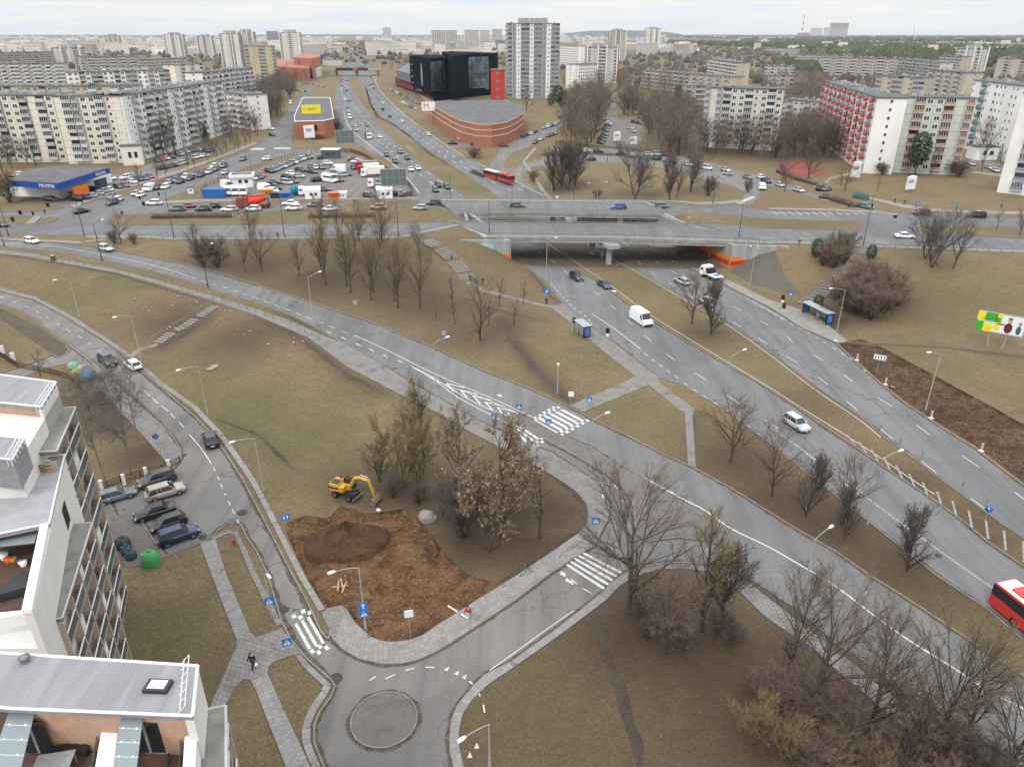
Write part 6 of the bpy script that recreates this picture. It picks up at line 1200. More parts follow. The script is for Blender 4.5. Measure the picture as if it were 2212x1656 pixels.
e,P=billboard(990,281,4.6,2.6,3.6,'small lit advertising panel with orange poster beside the brick hall',mat('poster_orange',(.55,.22,.10),var=.4,scale=1,col2=(.6,.5,.3)))
for x,y,hh,ww,lab in((1843,389,6.2,3.6,'white wrapped advertising block beside the court walk'),(1961,415,5.0,3.4,'white advertising block with brown picture on the sandy lawn'),(670,302,6.5,4.4,'blank white advertising block before the small brick building'),(1331,309,5,3,'white advertising block at the foot of the courtyard lot'),(1366,316,4,3.2,'second white advertising block under the courtyard trees')):
 p=place(x,y);e=empty('advertising_block',p,.5,lab,'advertising block');m=MB();m.prism([(-ww*.6,-.2),(ww*.5,-1.0),(ww*.6,.9)],1.0,hh);m.build('panels',mat('block_white',(.70,.71,.72),var=.08,scale=.8),e);m=MB();m.tube((0,0,-.1),(0,0,1.1),.3,k=8);m.build('post',SBACK,e);m=MB();m.box((-ww*.1,-.66,hh*.7),(ww*.6,.05,hh*.18),rz=-.18);m.build('printed_patch',mat('patch_grey',(.35,.31,.28),var=.3,scale=2),e)
_pm={}
def skin_chain(name,verts,edges,radii,m_,root=0,sub=1):
 me=bpy.data.meshes.new(name);me.from_pydata(verts,edges,[]);o=bpy.data.objects.new(name,me);COL.objects.link(o);md=o.modifiers.new('s','SKIN')
 for i,r in enumerate(radii):me.skin_vertices[0].data[i].radius=(r,r*.85)if isinstance(r,(int,float))else r
 me.skin_vertices[0].data[root].use_root=True;md2=o.modifiers.new('u','SUBSURF');md2 .levels=sub;md2 .render_levels=sub
 dg=bpy.context.evaluated_depsgraph_get();nm=bpy.data.meshes.new_from_object(o.evaluated_get(dg));nm.name=name;nm.materials.clear();nm.materials.append(m_)
 for p_ in nm.polygons:p_.use_smooth=True
 bpy.data.objects.remove(o);return nm
def person_meshes(pose):
 if pose in _pm:return _pm[pose]
 w=pose=='walk';s=pose=='sit';hip=.92 if not s else .48;f=.28 if w else .03
 kn=[(.16 if w else .03 if not s else .42,.10,.50 if not s else .48),(-.08 if w else .03 if not s else .42,-.10,.50 if not s else .48)];ft=[(f+.02 if not s else .42,.10,.08),(-f-.08 if w else .0 if not s else .42,-.10,.10 if not w else .16)]
 toe=[(ft[0][0]+.15,.10,.04),(ft[1][0]+.13,-.10,.05)];up=hip-.92;P=[(0,0,hip),(0,0,1.15+up),(.02,0,1.38+up),(.02,0,1.50+up),(.05,0,1.60+up),(.06,0,1.72+up),(0,.10,hip-.06),kn[0],ft[0],toe[0],(0,-.10,hip-.06),kn[1],ft[1],toe[1],(.0,.19,1.40+up),(-.10 if w else .05,.25,1.12+up),(.02 if w else .18,.27,.90+up),(.05 if w else .24,.27,.80+up),(0,-.19,1.40+up),(.10 if w else .05,-.25,1.12+up),(.28 if w else .18,-.26,.96+up),(.35 if w else .24,-.26,.90+up)]
 E=[(0,1),(1,2),(2,3),(3,4),(4,5),(0,6),(6,7),(7,8),(8,9),(0,10),(10,11),(11,12),(12,13),(2,14),(14,15),(15,16),(16,17),(2,18),(18,19),(19,20),(20,21)]
 R=[.13,.13,.15,.055,.09,.085,.085,.06,.045,.04,.085,.06,.045,.04,.06,.045,.033,.04,.06,.045,.033,.04]
 body=skin_chain('body',P,E,R,SKIN);T=[0,1,2,14,15,16,18,19,20];idx={v:i for i,v in enumerate(T)}
 jk=skin_chain('jacket',[P[i]for i in T],[(idx[a],idx[b])for a,b in E if a in idx and b in idx],[R[i]+.04 for i in T],MATS['coat_black']);T=[0,6,7,8,10,11,12];idx={v:i for i,v in enumerate(T)}
 tr=skin_chain('trousers',[P[i]for i in T],[(idx[a],idx[b])for a,b in E if a in idx and b in idx],[R[i]+.022 for i in T],MATS['coat_black'])
 h=MB();h.lathe([(.01,.12),(.07,.10),(.105,.04),(.11,-.02),(.08,-.05)],(P[5][0]-.01,0,P[5][2]),10);hair=h.mesh('hair',[HAIRC]);_pm[pose]=(body,jk,tr,hair);return _pm[pose]
COAT={'black':mat('coat_black',(.015,.015,.018)),'red':mat('coat_red',(.36,.03,.035)),'grey':mat('coat_grey',(.20,.21,.22)),'navy':mat('coat_navy',(.02,.03,.06)),'pale':mat('jeans_pale',(.42,.48,.55)),'yellow':mat('vest_yellow',(.62,.72,.05)),'blue':mat('coat_blue',(.10,.18,.32))}
def person(x,y,label,coat='black',legs='black',pose='walk',ang=0.0,bag=None,s=1.0,p=None):
 b,j,t,h=person_meshes(pose);p=p or place(x,y);e=empty('person',p,ang,label,'person');e.scale=(s,)*3;link('body',b,e);o=link('jacket',j,e);setmat(o,COAT[coat]);o=link('trousers',t,e);setmat(o,COAT[legs]);link('hair',h,e)
 if bag:
  m=MB();m.lathe([(.01,.0),(.14,.05),(.16,.25),(.08,.38),(.02,.42)],(0,0,0),8);o=m.build('carrier_bag' if bag=='white' else 'backpack',SWHITE if bag=='white' else BLK,loc=p+Vector((math.cos(ang+PI/2)*.34*s,math.sin(ang+PI/2)*.34*s,.38))if bag=='white' else p+Vector((-math.cos(ang)*.24,-math.sin(ang)*.24,1.0)));tag(o,f'{bag} bag carried by the {label.split(" walk")[0].split(" on ")[0]}','bag')
person(548,1443,'person in black with pinkish hood walking on the tiled path',ang=-1.9,bag='white',s=1.1);person(1012,1340,'person in red coat and pale jeans walking on the tiled pavement','red','pale',ang=-2.2,bag='black',s=1.08)
person(601,515,'person in dark red and black walking on the near pavement',ang=0,bag='black');person(677,431,'person in dark blue walking past the white sheds','navy',ang=0);person(1307,437,'person in black with pale cap on the bridge pavement',ang=0);person(1180,658,'person in black standing under the blue sign by the highway',pose='stand',ang=-1.5);person(1454,547,'person in black on the walkway under the bridge',ang=-1)
person(1043,615,'person in dark clothes sitting-low near the stair foot',ang=2);person(1038,609,'person in black climbing the long twin-rail stairway',ang=2,p=place(1016,609));person(972,565,'person in blue halfway up the long twin-rail stairway','blue',ang=2,p=place(976,562));person(98,464,'person in navy waiting at the island crossing near the shop','navy',pose='stand',ang=0);person(1941,527,'x')if False else None
person(1725,530,'person with grey trousers and backpack walking towards the shrubs','navy','grey',ang=PI,bag='black');person(1932,440,'person in black pushing along the far lawn pavement',ang=PI);person(1953,443,'second person in black on the far lawn pavement',ang=PI);person(1832,450,'person standing by the slip road crossing',pose='stand');person(1747,673,'person in black seated inside the long shelter',pose='sit',ang=-2.2);person(1765,692,'person in grey coat standing inside the long shelter','grey','grey','stand',-2.2)
person(1518,601,'worker in yellow vest at the side of the flatbed truck','yellow','navy','stand',1.0);person(1084,437,'worker in orange and dark near the far bridge railing','navy','yellow',ang=0);person(20,436,'person in white at the left edge by the shop','grey',ang=0)
for i,x in enumerate((1200,1211,1215)):person(x,[313,312,309][i],['first','second','third'][i]+' small walker at the side street crossing',ang=i)
p=place(1130,1240);e=empty('electric_scooter',p,.9,'green hire scooter left on the tiled pavement','scooter');SGR=mat('scooter_green',(.04,.30,.20),rough=.4);m=MB();m.box((0,0,.16),(.8,.16,.07));m.build('deck',SGR,e);m=MB();m.tube((.42,0,.15),(.30,0,1.12),.035,k=6);m.tube((.30,-.24,1.12),(.30,.24,1.12),.022,k=6);m.build('steering_column',SGR,e)
for x in(.47,-.42):m=MB();m.lathe([(.03,-.025),(.12,-.03),(.12,.03),(.03,.025)],(x,0,.12),12,axis='Y');m.build('wheel',TYRE,e)
def rock(x,y,r,label,col=None,flat=.7,seed=1,cat='boulder',nm='boulder',grp=None,zoff=0):
 bm=bmesh.new();bmesh.ops.create_icosphere(bm,subdivisions=3,radius=1)
 for v in bm.verts:n=noise.noise(v.co*1.1+Vector((seed*7,0,0)))*.35+noise.noise(v.co*3+Vector((seed*3,0,0)))*.08;v.co*=r*(1+n);v.co.z*=flat
 me=bpy.data.meshes.new(nm);bm.to_mesh(me);bm.free();me.materials.append(col or mat('boulder_granite',(.24,.215,.195),var=.35,scale=2.5,bump=.4));o=link(nm,me);o.location=place(x,y)+Vector((0,0,r*flat*.45+zoff));return tag(o,label,cat,grp)
rock(925,1120,1.05,'large pale grey boulder beside the dug soil');rock(1478,1390,.7,'greenish boulder under the huge wide-branched tree',mat('boulder_moss',(.10,.12,.095),var=.3,scale=3));rock(818,1102,.25,'small white stone near the digger bucket',SWHITE);rock(455,797,.6,'flat stone slab lying by the cleared slope',flat=.3,seed=4);rock(463,792,.7,'second flat stone slab on the cleared slope',flat=.3,seed=5)
p=place(748,1168);m=MB();Rm=4.5;n,k=12,40;vs=[]
for i in range(n+1):
 for j in range(k):
  t=i/n;a=2*PI*j/k;r=Rm*t*(1+.12*math.sin(2*a+1)+.10*noise.noise(Vector((math.cos(a)*1.5,math.sin(a)*1.5,2))));x,y=r*math.cos(a),r*math.sin(a)*.88;h=2.5*(1-t)**1.1*(1+.15*math.sin(3*a))+.30*noise.noise(Vector((x*.9,y*.9,0)))*(1-t*.4)+.06*noise.noise(Vector((x*3,y*3,1)));vs.append((x,y,h if i<n else-.7))
m.add(vs,[(i*k+j,(i+1)*k+j,(i+1)*k+(j+1)%k,i*k+(j+1)%k)for i in range(n)for j in range(k)],0,True);o=m.build('soil_heap',ground_mat('heap_soil','dirt',(.110,.058,.034),c2=(.150,.082,.045),c3=(.06,.035,.022)),loc=Vector((p.x,p.y,-.05)));tag(o,'large conical heap of dark brown soil beside the digger','soil heap')
LOG=mat('cut_wood',(.42,.30,.19),var=.25,scale=3);rl=random.Random(8)
for i,(x,y,a)in enumerate(((735,1262,.2),(738,1256,1.9),(731,1266,1.7),(744,1270,1.5))):m=MB();m.tube((-.8,0,.1+.12*i),(.8,0,.12+.12*i),.10,.08,8);tag(m.build('cut_log',LOG,loc=place(x,y),rz=a),['bottom','top','left standing-out','right'][i]+' log of the small crossed pile in the dig','log','pile of logs')
m=MB();A,B=place(968,1302),place(1012,1340);d=(B-A)
for i in range(6):t0,t1=i/6,i/6+.13;m.tube(A+d*t0+Vector((0,0,.25)),A+d*t1+Vector((0,0,.25)),.09,k=8)
tag(m.build('white_pipe',SWHITE),'white segmented pipe lying across the dug soil','pipe')
STG='pale stumps of felled trees on the cleared slope';stm=MB();stm.lathe([(.26,-.1),(.22,.18)],(0,0,0),10);stb=stm.mesh('stump',[BLK if False else mat('stump_bark',(.10,.07,.05),var=.3,scale=4)]);st2=MB();st2 .lathe([(.01,.185),(.21,.18)],(0,0,0),10);stt=st2 .mesh('cut_face',[mat('fresh_wood',(.62,.46,.29),var=.15,scale=4)])
for x,y in[(198,601),(302,617),(356,627),(365,631),(378,655),(373,660),(385,640),(310,667),(316,664),(322,672),(340,677),(425,653),(475,669),(486,672),(497,672),(467,697),(477,689),(483,689),(362,711),(368,708),(540,716),(528,722),(634,741),(654,738),(670,729),(580,745),(50,608),(90,624),(156,613),(292,647),(290,642),(411,661),(514,711),(636,730)]:
 e=empty('tree_stump',place(x,y),rl.random()*6,'small pale freshly cut tree stump on the cleared slope','tree stump',STG);s=rl.uniform(.45,.95);e.scale=(s,s,s*.9);link('wood',stb,e);link('cut_face',stt,e)
m=MB();m.tube((0,0,0),(0,0,1.2),.55,.42,12);e=m.build('thick_stump',MATS['stump_bark'],loc=place(116,563));tag(e,'thick pale trunk stub beside the ramp pavement','tree stump');m=MB();m.lathe([(.01,1.21),(.40,1.2)],(0,0,0),12);m.build('cut_face',MATS['fresh_wood'],e)
MHM=mat('manhole_iron',(.045,.042,.04),rough=.6,var=.3,scale=5)
for x,y,r,lab in[(523,1107,.62,'large round manhole cover in the street by the parked cars'),(725,1465,.62,'round iron cover at the kerb of the roundabout'),(616,1317,.42,'round iron cover beside the pavement left of the small zebra'),(397,983,.4,'round cover at the tip of the corner pavement'),(1607,1238,.42,'oval-looking cover in the slip lane under the trees'),(1564,1186,.5,'reddish round cover in the paved island'),(2027,1200,.35,'round cover in the service lane near the teardrop tree'),(439,1160,.45,'stone ring cover at the end of the parking bay'),(1290,762,.3,'small cover at the bus stop'),(1940-10,832,.4,'pale round cover on the highway median')]:
 p=place(x,y);m=MB();m.lathe([(.01,.035),(r*.8,.035),(r*.84,.02),(r*.88,.035),(r,.035),(r,-.02)],(0,0,0),24);tag(m.build('manhole_cover',MHM if 'pale' not in lab and 'reddish' not in lab else mat('cover_pale',(.28,.2,.16)),loc=p),lab,'manhole cover')
p=place(506,1176);m=MB();m.lathe([(.14,0),(.12,.5),(.16,.55),(.1,.7),(.01,.75)],(0,0,0),10);tag(m.build('fire_hydrant',SRED,loc=p),'little red hydrant on the grass by the kerb strip','hydrant')
p=place(175,822);e=empty('play_figure',p,.4,'green, yellow and blue climbing shape on the play lawn behind the birches','play equipment')
for i,(z,r,c,xo)in enumerate(((2.6,.95,(.20,.36,.24),-.5),(1.9,1.15,(.42,.36,.16),-.2),(.9,1.5,(.10,.15,.20),.9))):m=MB();m.lathe([(.05,-r),(r*.8,-r*.6),(r,0),(r*.8,r*.6),(.05,r)],(xo,0,z),14);m.build('shell_panel',mat(f'play_{i}',c,var=.25,scale=2,rough=.5),e)
# trees
def bark(n,c,c2):return mat(n,c,var=.3,scale=3,col2=c2,bump=.3)
BARK=bark('bark_grey',(.060,.050,.040),(.115,.098,.075));BARKD=bark('bark_dark',(.042,.035,.029),(.085,.070,.058));BARKW=bark('bark_birch',(.34,.32,.29),(.10,.09,.085))
BARKY=bark('bark_mossy',(.10,.085,.035),(.16,.135,.06));TW_R=mat('twigs_reddish',(.175,.118,.095),var=.3,scale=.6);TW_B=mat('twigs_brown',(.165,.122,.090),var=.3,scale=.6);TW_Y=mat('twigs_olive',(.205,.155,.082),var=.3,scale=.6)
TW_D=mat('twigs_dark',(.098,.076,.066),var=.3,scale=.6);DRY=mat('dry_seed_clusters',(.36,.26,.17),var=.35,scale=1.0,rnd=.25,island=True);TW_G=mat('twigs_greyish',(.12,.105,.098),var=.3,scale=.6)
NEED=mat('spruce_needles',(.022,.042,.022),var=.5,scale=.8,rnd=.35,island=True);NEEDP=mat('pine_needles',(.040,.060,.026),var=.5,scale=.8,rnd=.35,island=True);WILL=mat('willow_twigs',(.26,.175,.07),var=.3,scale=1)
def tubes(S,k):
 """S: rows of p0 p1 r0 r1 -> vertices, faces (numpy)"""
 S=np.asarray(S,float);n=len(S);p0,p1,r0,r1=S[:,:3],S[:,3:6],S[:,6],S[:,7];d=p1-p0;d/=np.linalg.norm(d,axis=1)[:,None]+1e-9
 ref=np.where(np.abs(d[:,2:3])>.9,np.array([[1.,0,0]]),np.array([[0,0,1.]]));u=np.cross(d,ref);u/=np.linalg.norm(u,axis=1)[:,None]+1e-9;w=np.cross(d,u)
 a=np.arange(k)*2*PI/k;c,s=np.cos(a),np.sin(a);ring=u[:,None,:]*c[None,:,None]+w[:,None,:]*s[None,:,None]
 V=np.concatenate([p0[:,None]+ring*r0[:,None,None],p1[:,None]+ring*r1[:,None,None]],1).reshape(-1,3)
 b=(np.arange(n)*2*k)[:,None];i=np.arange(k)[None];j=(i+1)%k
 return V,np.stack([b+i,b+j,b+k+j,b+k+i],2).reshape(-1,4)
def spikes(S):
 S=np.asarray(S,float);n=len(S);p0,p1,r=S[:,:3],S[:,3:6],S[:,6];d=p1-p0;d/=np.linalg.norm(d,axis=1)[:,None]+1e-9
 u=np.cross(d,np.array([[.31,.17,.93]]));u/=np.linalg.norm(u,axis=1)[:,None]+1e-9;w=np.cross(d,u)
 a=np.arange(3)*2*PI/3;ring=u[:,None]*np.cos(a)[None,:,None]+w[:,None]*np.sin(a)[None,:,None]
 V=np.concatenate([p0[:,None]+ring*r[:,None,None],p1[:,None]],1).reshape(-1,3);b=(np.arange(n)*4)[:,None]
 return V,np.stack([np.stack([b[:,0]+0,b[:,0]+1,b[:,0]+3],1),np.stack([b[:,0]+1,b[:,0]+2,b[:,0]+3],1),np.stack([b[:,0]+2,b[:,0]+0,b[:,0]+3],1)],1).reshape(-1,3)
def npmesh(name,parts,m):
 me=bpy.data.meshes.new(name);V=[];loops=[];starts=[];tot=[];off=0;ls=0
 for v,f in parts:
  if not len(v):continue
  V.append(v);loops.append((f+off).ravel());k=f.shape[1];starts.append(ls+np.arange(len(f))*k);ls+=f.size;off+=len(v)
 V=np.concatenate(V);loops=np.concatenate(loops);starts=np.concatenate(starts)
 me.vertices.add(len(V));me.vertices.foreach_set('co',V.astype(np.float32).ravel());me.loops.add(len(loops));me.loops.foreach_set('vertex_index',loops.astype(np.int32))
 me.polygons.add(len(starts));me.polygons.foreach_set('loop_start',starts.astype(np.int32));me.update(calc_edges=True);me.materials.append(m);return me
def rot_about(v,ax,a):return v*math.cos(a)+ax.cross(v)*math.sin(a)+ax*ax.dot(v)*(1-math.cos(a))
def tree_meshes(seed,H,trunk,spread,mains,subs,twn,tw_len=.9,up=.35,droop=0.0,lean=0.0,bark_m=None,twig_m=None,stems=1,twr=.018,dry=0,r0=None,side0=.12):
 """a leafless tree: trunk and boughs as one mesh, twigs as another (and dry seed clusters)"""
 R=random.Random(seed);big,mid,tw,clumps=[],[],[],[];r0=r0 or H*.022
 def rv():return Vector((R.gauss(0,1),R.gauss(0,1),R.gauss(0,1))).normalized()
 def grow(p,d,L,r,lvl,n,rend):
  pts=[(p.copy(),d.copy(),r)]
  for i in range(n):
   d=(d+rv()*(.13 if lvl else .05)+Vector((0,0,(up if lvl else .1)-droop*(lvl>1)))*.35*(1 if lvl else .3)).normalized();q=p+d*(L/n);rr=r+(rend-r)*(i+1)/n
   (big if r>.045*H/10 or lvl<2 else mid).append((*p,*q,r+(rend-r)*i/n,rr));p=q;pts.append((p.copy(),d.copy(),rr))
  return pts
 def along(pts,t):
  f=t*(len(pts)-1);i=min(int(f),len(pts)-2);u=f-i;return pts[i][0].lerp(pts[i+1][0],u),pts[i][1],pts[i][2]+(pts[i+1][2]-pts[i][2])*u
 def side(d,ang):
  ax=d.cross(rv());ax.normalize();return rot_about(d,ax,ang).normalized()
 for s in range(stems):
  a=s*2*PI/stems+R.random();ln=lean+(.25+.2*R.random()if stems>1 else 0);d0=Vector((math.cos(a)*ln,math.sin(a)*ln,1)).normalized()
  hs=H*(1 if stems==1 else R.uniform(.75,1));T=grow(Vector((0,0,-.2)),d0,hs*.93,r0*(1 if stems==1 else .7),0,8,r0*.10)
  for m in range(mains):
   t=trunk+(1-trunk)*(m+R.random()*.6)/mains;p,d,r=along(T,min(t,.99));k=1-(t-trunk)/(1-trunk+.01)
   L1=spread*hs*(.40+.6*math.sin(PI*min(1,.30+.62*(t-trunk)/(1-trunk))))*R.uniform(.75,1.1)*.72
   dd=side(d,R.uniform(.7,1.2)*(1 if k>.25 else .6));dd=(dd+Vector((0,0,up))).normalized()
   B=grow(p,dd,L1,r*.55+.01,1,4,.018*H/10)
   for q in range(subs):
    t2=R.uniform(.22,.98);p2,d2,r2=along(B,t2);L2=L1*R.uniform(.28,.55)*(1.1-.4*t2)
    C=grow(p2,side(d2,R.uniform(.4,.95)),L2,r2*.6,2,3,.009)
    for w in range(int(twn*(1.7 if twr<.03 else 1))):
     p3,d3,r3=along(C,R.uniform(.1,1));d4=(side(d3,R.uniform(.2,.9))+Vector((0,0,up*.4-droop))).normalized();L3=tw_len*R.uniform(.5,1.2)*H/10
     e=p3+d4*L3+Vector((0,0,-droop*L3*.5));tw.append((*p3,*e,twr*.8))
     for z in range(3):f=R.random();p5=p3 .lerp(e,f);d5=side(d4,.7);tw.append((*p5,*(p5+d5*L3*.5),twr*.55))
     if dry and R.random()<dry:clumps.extend([(*p3 .lerp(e,R.random()),R.uniform(.04,.09))for _ in range(3)])
 parts=[tubes(big,6)];
 if mid:parts.append(tubes(mid,4))
 tm=npmesh('trunk',parts,bark_m or BARK);cm=npmesh('crown',[spikes(tw)],twig_m or TW_B);dm=None
 if clumps:
  C=np.array(clumps);k=len(C);rng=np.random.default_rng(seed);d=rng.normal(size=(k,4,3))*C[:,3][:,None,None];d[:,:,2]*=1.5;V=(C[:,None,:3]+d);V[:,:,2]-=.1
  b=(np.arange(k)*4)[:,None];F=np.concatenate([b+np.array([[0,1,2]]),b+np.array([[0,2,3]]),b+np.array([[1,3,2]])]);dm=npmesh('seed_clusters',[(V.reshape(-1,3),F)],DRY)
 return tm,cm,dm
TK={'oval':[tree_meshes(11+i,10,.2,.9,17,7,5,up=.55)for i in range(3)],'mossy':[tree_meshes(31+i,11,.26,.88,18,7,5,up=.6,twig_m=TW_Y,bark_m=BARK)for i in range(2)],'spread':[tree_meshes(41+i,10,.16,.95,18,8,6,up=.18,twig_m=TW_R,bark_m=BARKD)for i in range(2)],'slim':[tree_meshes(51,8,.25,.45,12,4,4,up=.4,tw_len=.7)],'grand':[tree_meshes(61,17,.16,.98,22,10,9,tw_len=.55,up=.15,twig_m=TW_R,bark_m=BARK,r0=.42,twr=.02),tree_meshes(62,17,.15,.85,22,10,9,tw_len=.5,up=.3,twig_m=TW_B,bark_m=BARKD,r0=.36,twr=.02)],'upright':[tree_meshes(71,15,.12,.52,26,8,7,tw_len=.5,up=.5,twig_m=TW_Y,bark_m=BARKD,r0=.26)],'stems':[tree_meshes(81,14,.25,.42,12,6,7,tw_len=.55,up=.6,twig_m=TW_Y,bark_m=BARKY,stems=4,r0=.24)],'dense':[tree_meshes(91+i,8,.06,.85,30,9,7,tw_len=.7,up=.5,twig_m=TW_D,bark_m=BARKD,twr=.022)for i in range(2)],'dry':[tree_meshes(101+i,12,.14,.66,16,7,6,tw_len=.6,up=.35,twig_m=TW_B,bark_m=BARK,dry=.55,stems=1+i)for i in range(2)],'birch':[tree_meshes(111+i,15,.35,.50,20,6,6,tw_len=.75,up=.35,droop=.55,twig_m=TW_G,bark_m=BARKW,r0=.16,lean=.10,twr=.014)for i in range(2)],'shrub':[tree_meshes(121+i,4.5,.02,1.1,9,6,6,tw_len=1.1,up=.45,twig_m=[TW_D,TW_R,TW_B][i],bark_m=BARKD,stems=5,twr=.02)for i in range(3)],'yshrub':[tree_meshes(131,6,.1,.8,7,5,5,tw_len=1.2,up=.8,twig_m=TW_Y,bark_m=BARKY,stems=5,twr=.022)],'far':[tree_meshes(141+i,12,.14,.95,16,6,5,tw_len=.8,up=.3,twig_m=[TW_B,TW_R,TW_G,TW_D][i],bark_m=BARKD,twr=.045,r0=.26)for i in range(4)],'farl':[tree_meshes(171+i,12,.12,1.0,13,4,4,tw_len=1.0,up=.3,twig_m=TW_B,bark_m=BARKD,twr=.07,r0=.26)for i in range(4)],'willow':[tree_meshes(151,14,.15,.7,18,7,8,tw_len=1.3,up=.1,droop=1.3,twig_m=WILL,bark_m=BARKY,twr=.035)],'forked':[tree_meshes(161,13,.2,.8,16,8,6,up=.35,twig_m=TW_G,bark_m=BARKD,twr=.022,r0=.3,stems=2)],}
def conifer_mesh(seed,H,R_,m,n=900,base=.08,rag=1.0,top=0.0):
 rng=np.random.default_rng(seed);z=base*H+(1-base)*H*rng.random(n)**.85;f=(H-z)/(H*(1-base));rr=R_*(f**.75 if not top else np.sqrt(np.clip(1-(2*f-1)**2,0,1))*.95+.05)*(.55+.45*rng.random(n));a=rng.random(n)*2*PI
 c=np.stack([rr*np.cos(a),rr*np.sin(a),z],1);d=np.stack([np.cos(a),np.sin(a),-.35+0*a],1);s=(.30+.35*rng.random(n))*H/10*rag
 t=np.stack([-np.sin(a),np.cos(a),0*a],1);V=np.stack([c-d*s[:,None]*.8,c+t*s[:,None]*.45,c+d*s[:,None],c-t*s[:,None]*.45,c+np.array([0,0,.35])*s[:,None]],1).reshape(-1,3)
 b=(np.arange(n)*5)[:,None];F=np.concatenate([b+np.array([[0,1,4]]),b+np.array([[1,2,4]]),b+np.array([[2,3,4]]),b+np.array([[3,0,4]])])
 tm=npmesh('trunk',[tubes([(0,0,-.2,0,0,H*.9,H*.02,.02)],6)],BARKD);return tm,npmesh('crown',[(V,F)],m),None
TK['spruce']=[conifer_mesh(1,12,2.6,NEED)];TK['pine']=[conifer_mesh(2,12,3.6,NEEDP,800,.25,1.2,top=1)];TK['thuja']=[conifer_mesh(3,9,3.0,NEED,900,.02,1.1,top=1)]
TH={'oval':10,'mossy':11,'spread':10,'slim':8,'grand':17,'upright':15,'stems':14,'dense':8,'dry':12,'birch':15,'shrub':4.5,'yshrub':6,'far':12,'farl':12,'willow':14,'forked':13,'spruce':12,'pine':12,'thuja':9}
def scatter(name,label,keys,n,h0,h1,r,lean,cols,ymax=150,seed=3,m3=None):
 rng=np.random.default_rng(seed);ok=np.array([(MKS[k]in keys)for k in GCLS]);c=P2[GF].mean(1);ok&=c[:,1]<ymax;F=GF[ok];c=c[ok];a,b,d=P2[F[:,0]],P2[F[:,1]],P2[F[:,2]]
 ar=np.abs((b[:,0]-a[:,0])*(d[:,1]-a[:,1])-(b[:,1]-a[:,1])*(d[:,0]-a[:,0]))/2/np.maximum(c[:,1],15)**1.3;t=rng.choice(len(F),n,p=ar/ar.sum());u=rng.random((n,2));s=u.sum(1)>1;u[s]=1-u[s]
 g=lambda A:A[F[t,0]]*(1-u.sum(1)).reshape(-1,*[1]*(A.ndim-1))+A[F[t,1]]*u[:,0].reshape(-1,*[1]*(A.ndim-1))+A[F[t,2]]*u[:,1].reshape(-1,*[1]*(A.ndim-1))
 xy=g(P2);z=g(GZ);h=rng.uniform(h0,h1,n);k=rng.integers(0,len(cols),n)
 for i,m in enumerate(cols):
  q=k==i;S=np.zeros((q.sum(),7));S[:,:2]=xy[q];S[:,2]=z[q]-.02;S[:,3:5]=xy[q]+rng.normal(size=(q.sum(),2))*lean*h[q][:,None];S[:,5]=z[q]+h[q];S[:,6]=r*rng.uniform(.5,1.5,q.sum());o=link(name,npmesh(name,[spikes(S)],m));tag(o,label,None,None,'stuff')
GT=[mat('tuft_'+str(i),c,var=.2,scale=.3,coord='P',rnd=.3,island=True)for i,c in enumerate(((.27,.195,.10),(.115,.105,.042),(.085,.058,.036),(.18,.14,.07)))]
scatter('grass_tufts','short dry and green grass tufts on the lawns',('grass',),150000,.05,.17,.045,1.2,GT)
CL=mat('soil_clods',(.13,.07,.038),var=.5,scale=1,coord='P',rnd=.5,island=True)
scatter('soil_clods','lumps of loose soil in the dug ground',('dirt',),1500,.04,.16,.10,.5,[CL,mat('soil_clods_pale',(.27,.17,.095),rnd=.3,island=True)]);scatter('verge_clods','lumps of loose soil along the dug verge',('burnt',),3500,.05,.2,.13,.5,[mat('verge_clods_dark',(.055,.036,.026),rnd=.5,island=True),CL],200)
_tn=[0]
def tree(x,y,kind,h,label,group=None,var=None,wide=1.0,rot=None,name=None,cat='tree',p=None,parts=True):
 _tn[0]+=1;V=TK[kind];tm,cm,dm=V[_tn[0]%len(V)if var is None else var%len(V)];p=p or place(x,y);s=h/TH[kind]
 nm=name or{'shrub':'bare_shrub','yshrub':'bare_shrub','birch':'birch_tree','spruce':'spruce_tree','pine':'pine_tree','thuja':'evergreen_tree','willow':'willow_tree'}.get(kind,'bare_tree')
 e=empty(nm,p,rot if rot is not None else random.random()*6.28,label,'shrub' if 'shrub' in nm else 'tree',group);e.scale=(s*wide,s*wide,s)
 link('trunk',tm,e);link('crown',cm,e)
 if dm:link('seed_clusters',dm,e)['kind']='stuff'
 return e
BANK='bare trees on the bank below the cross road'
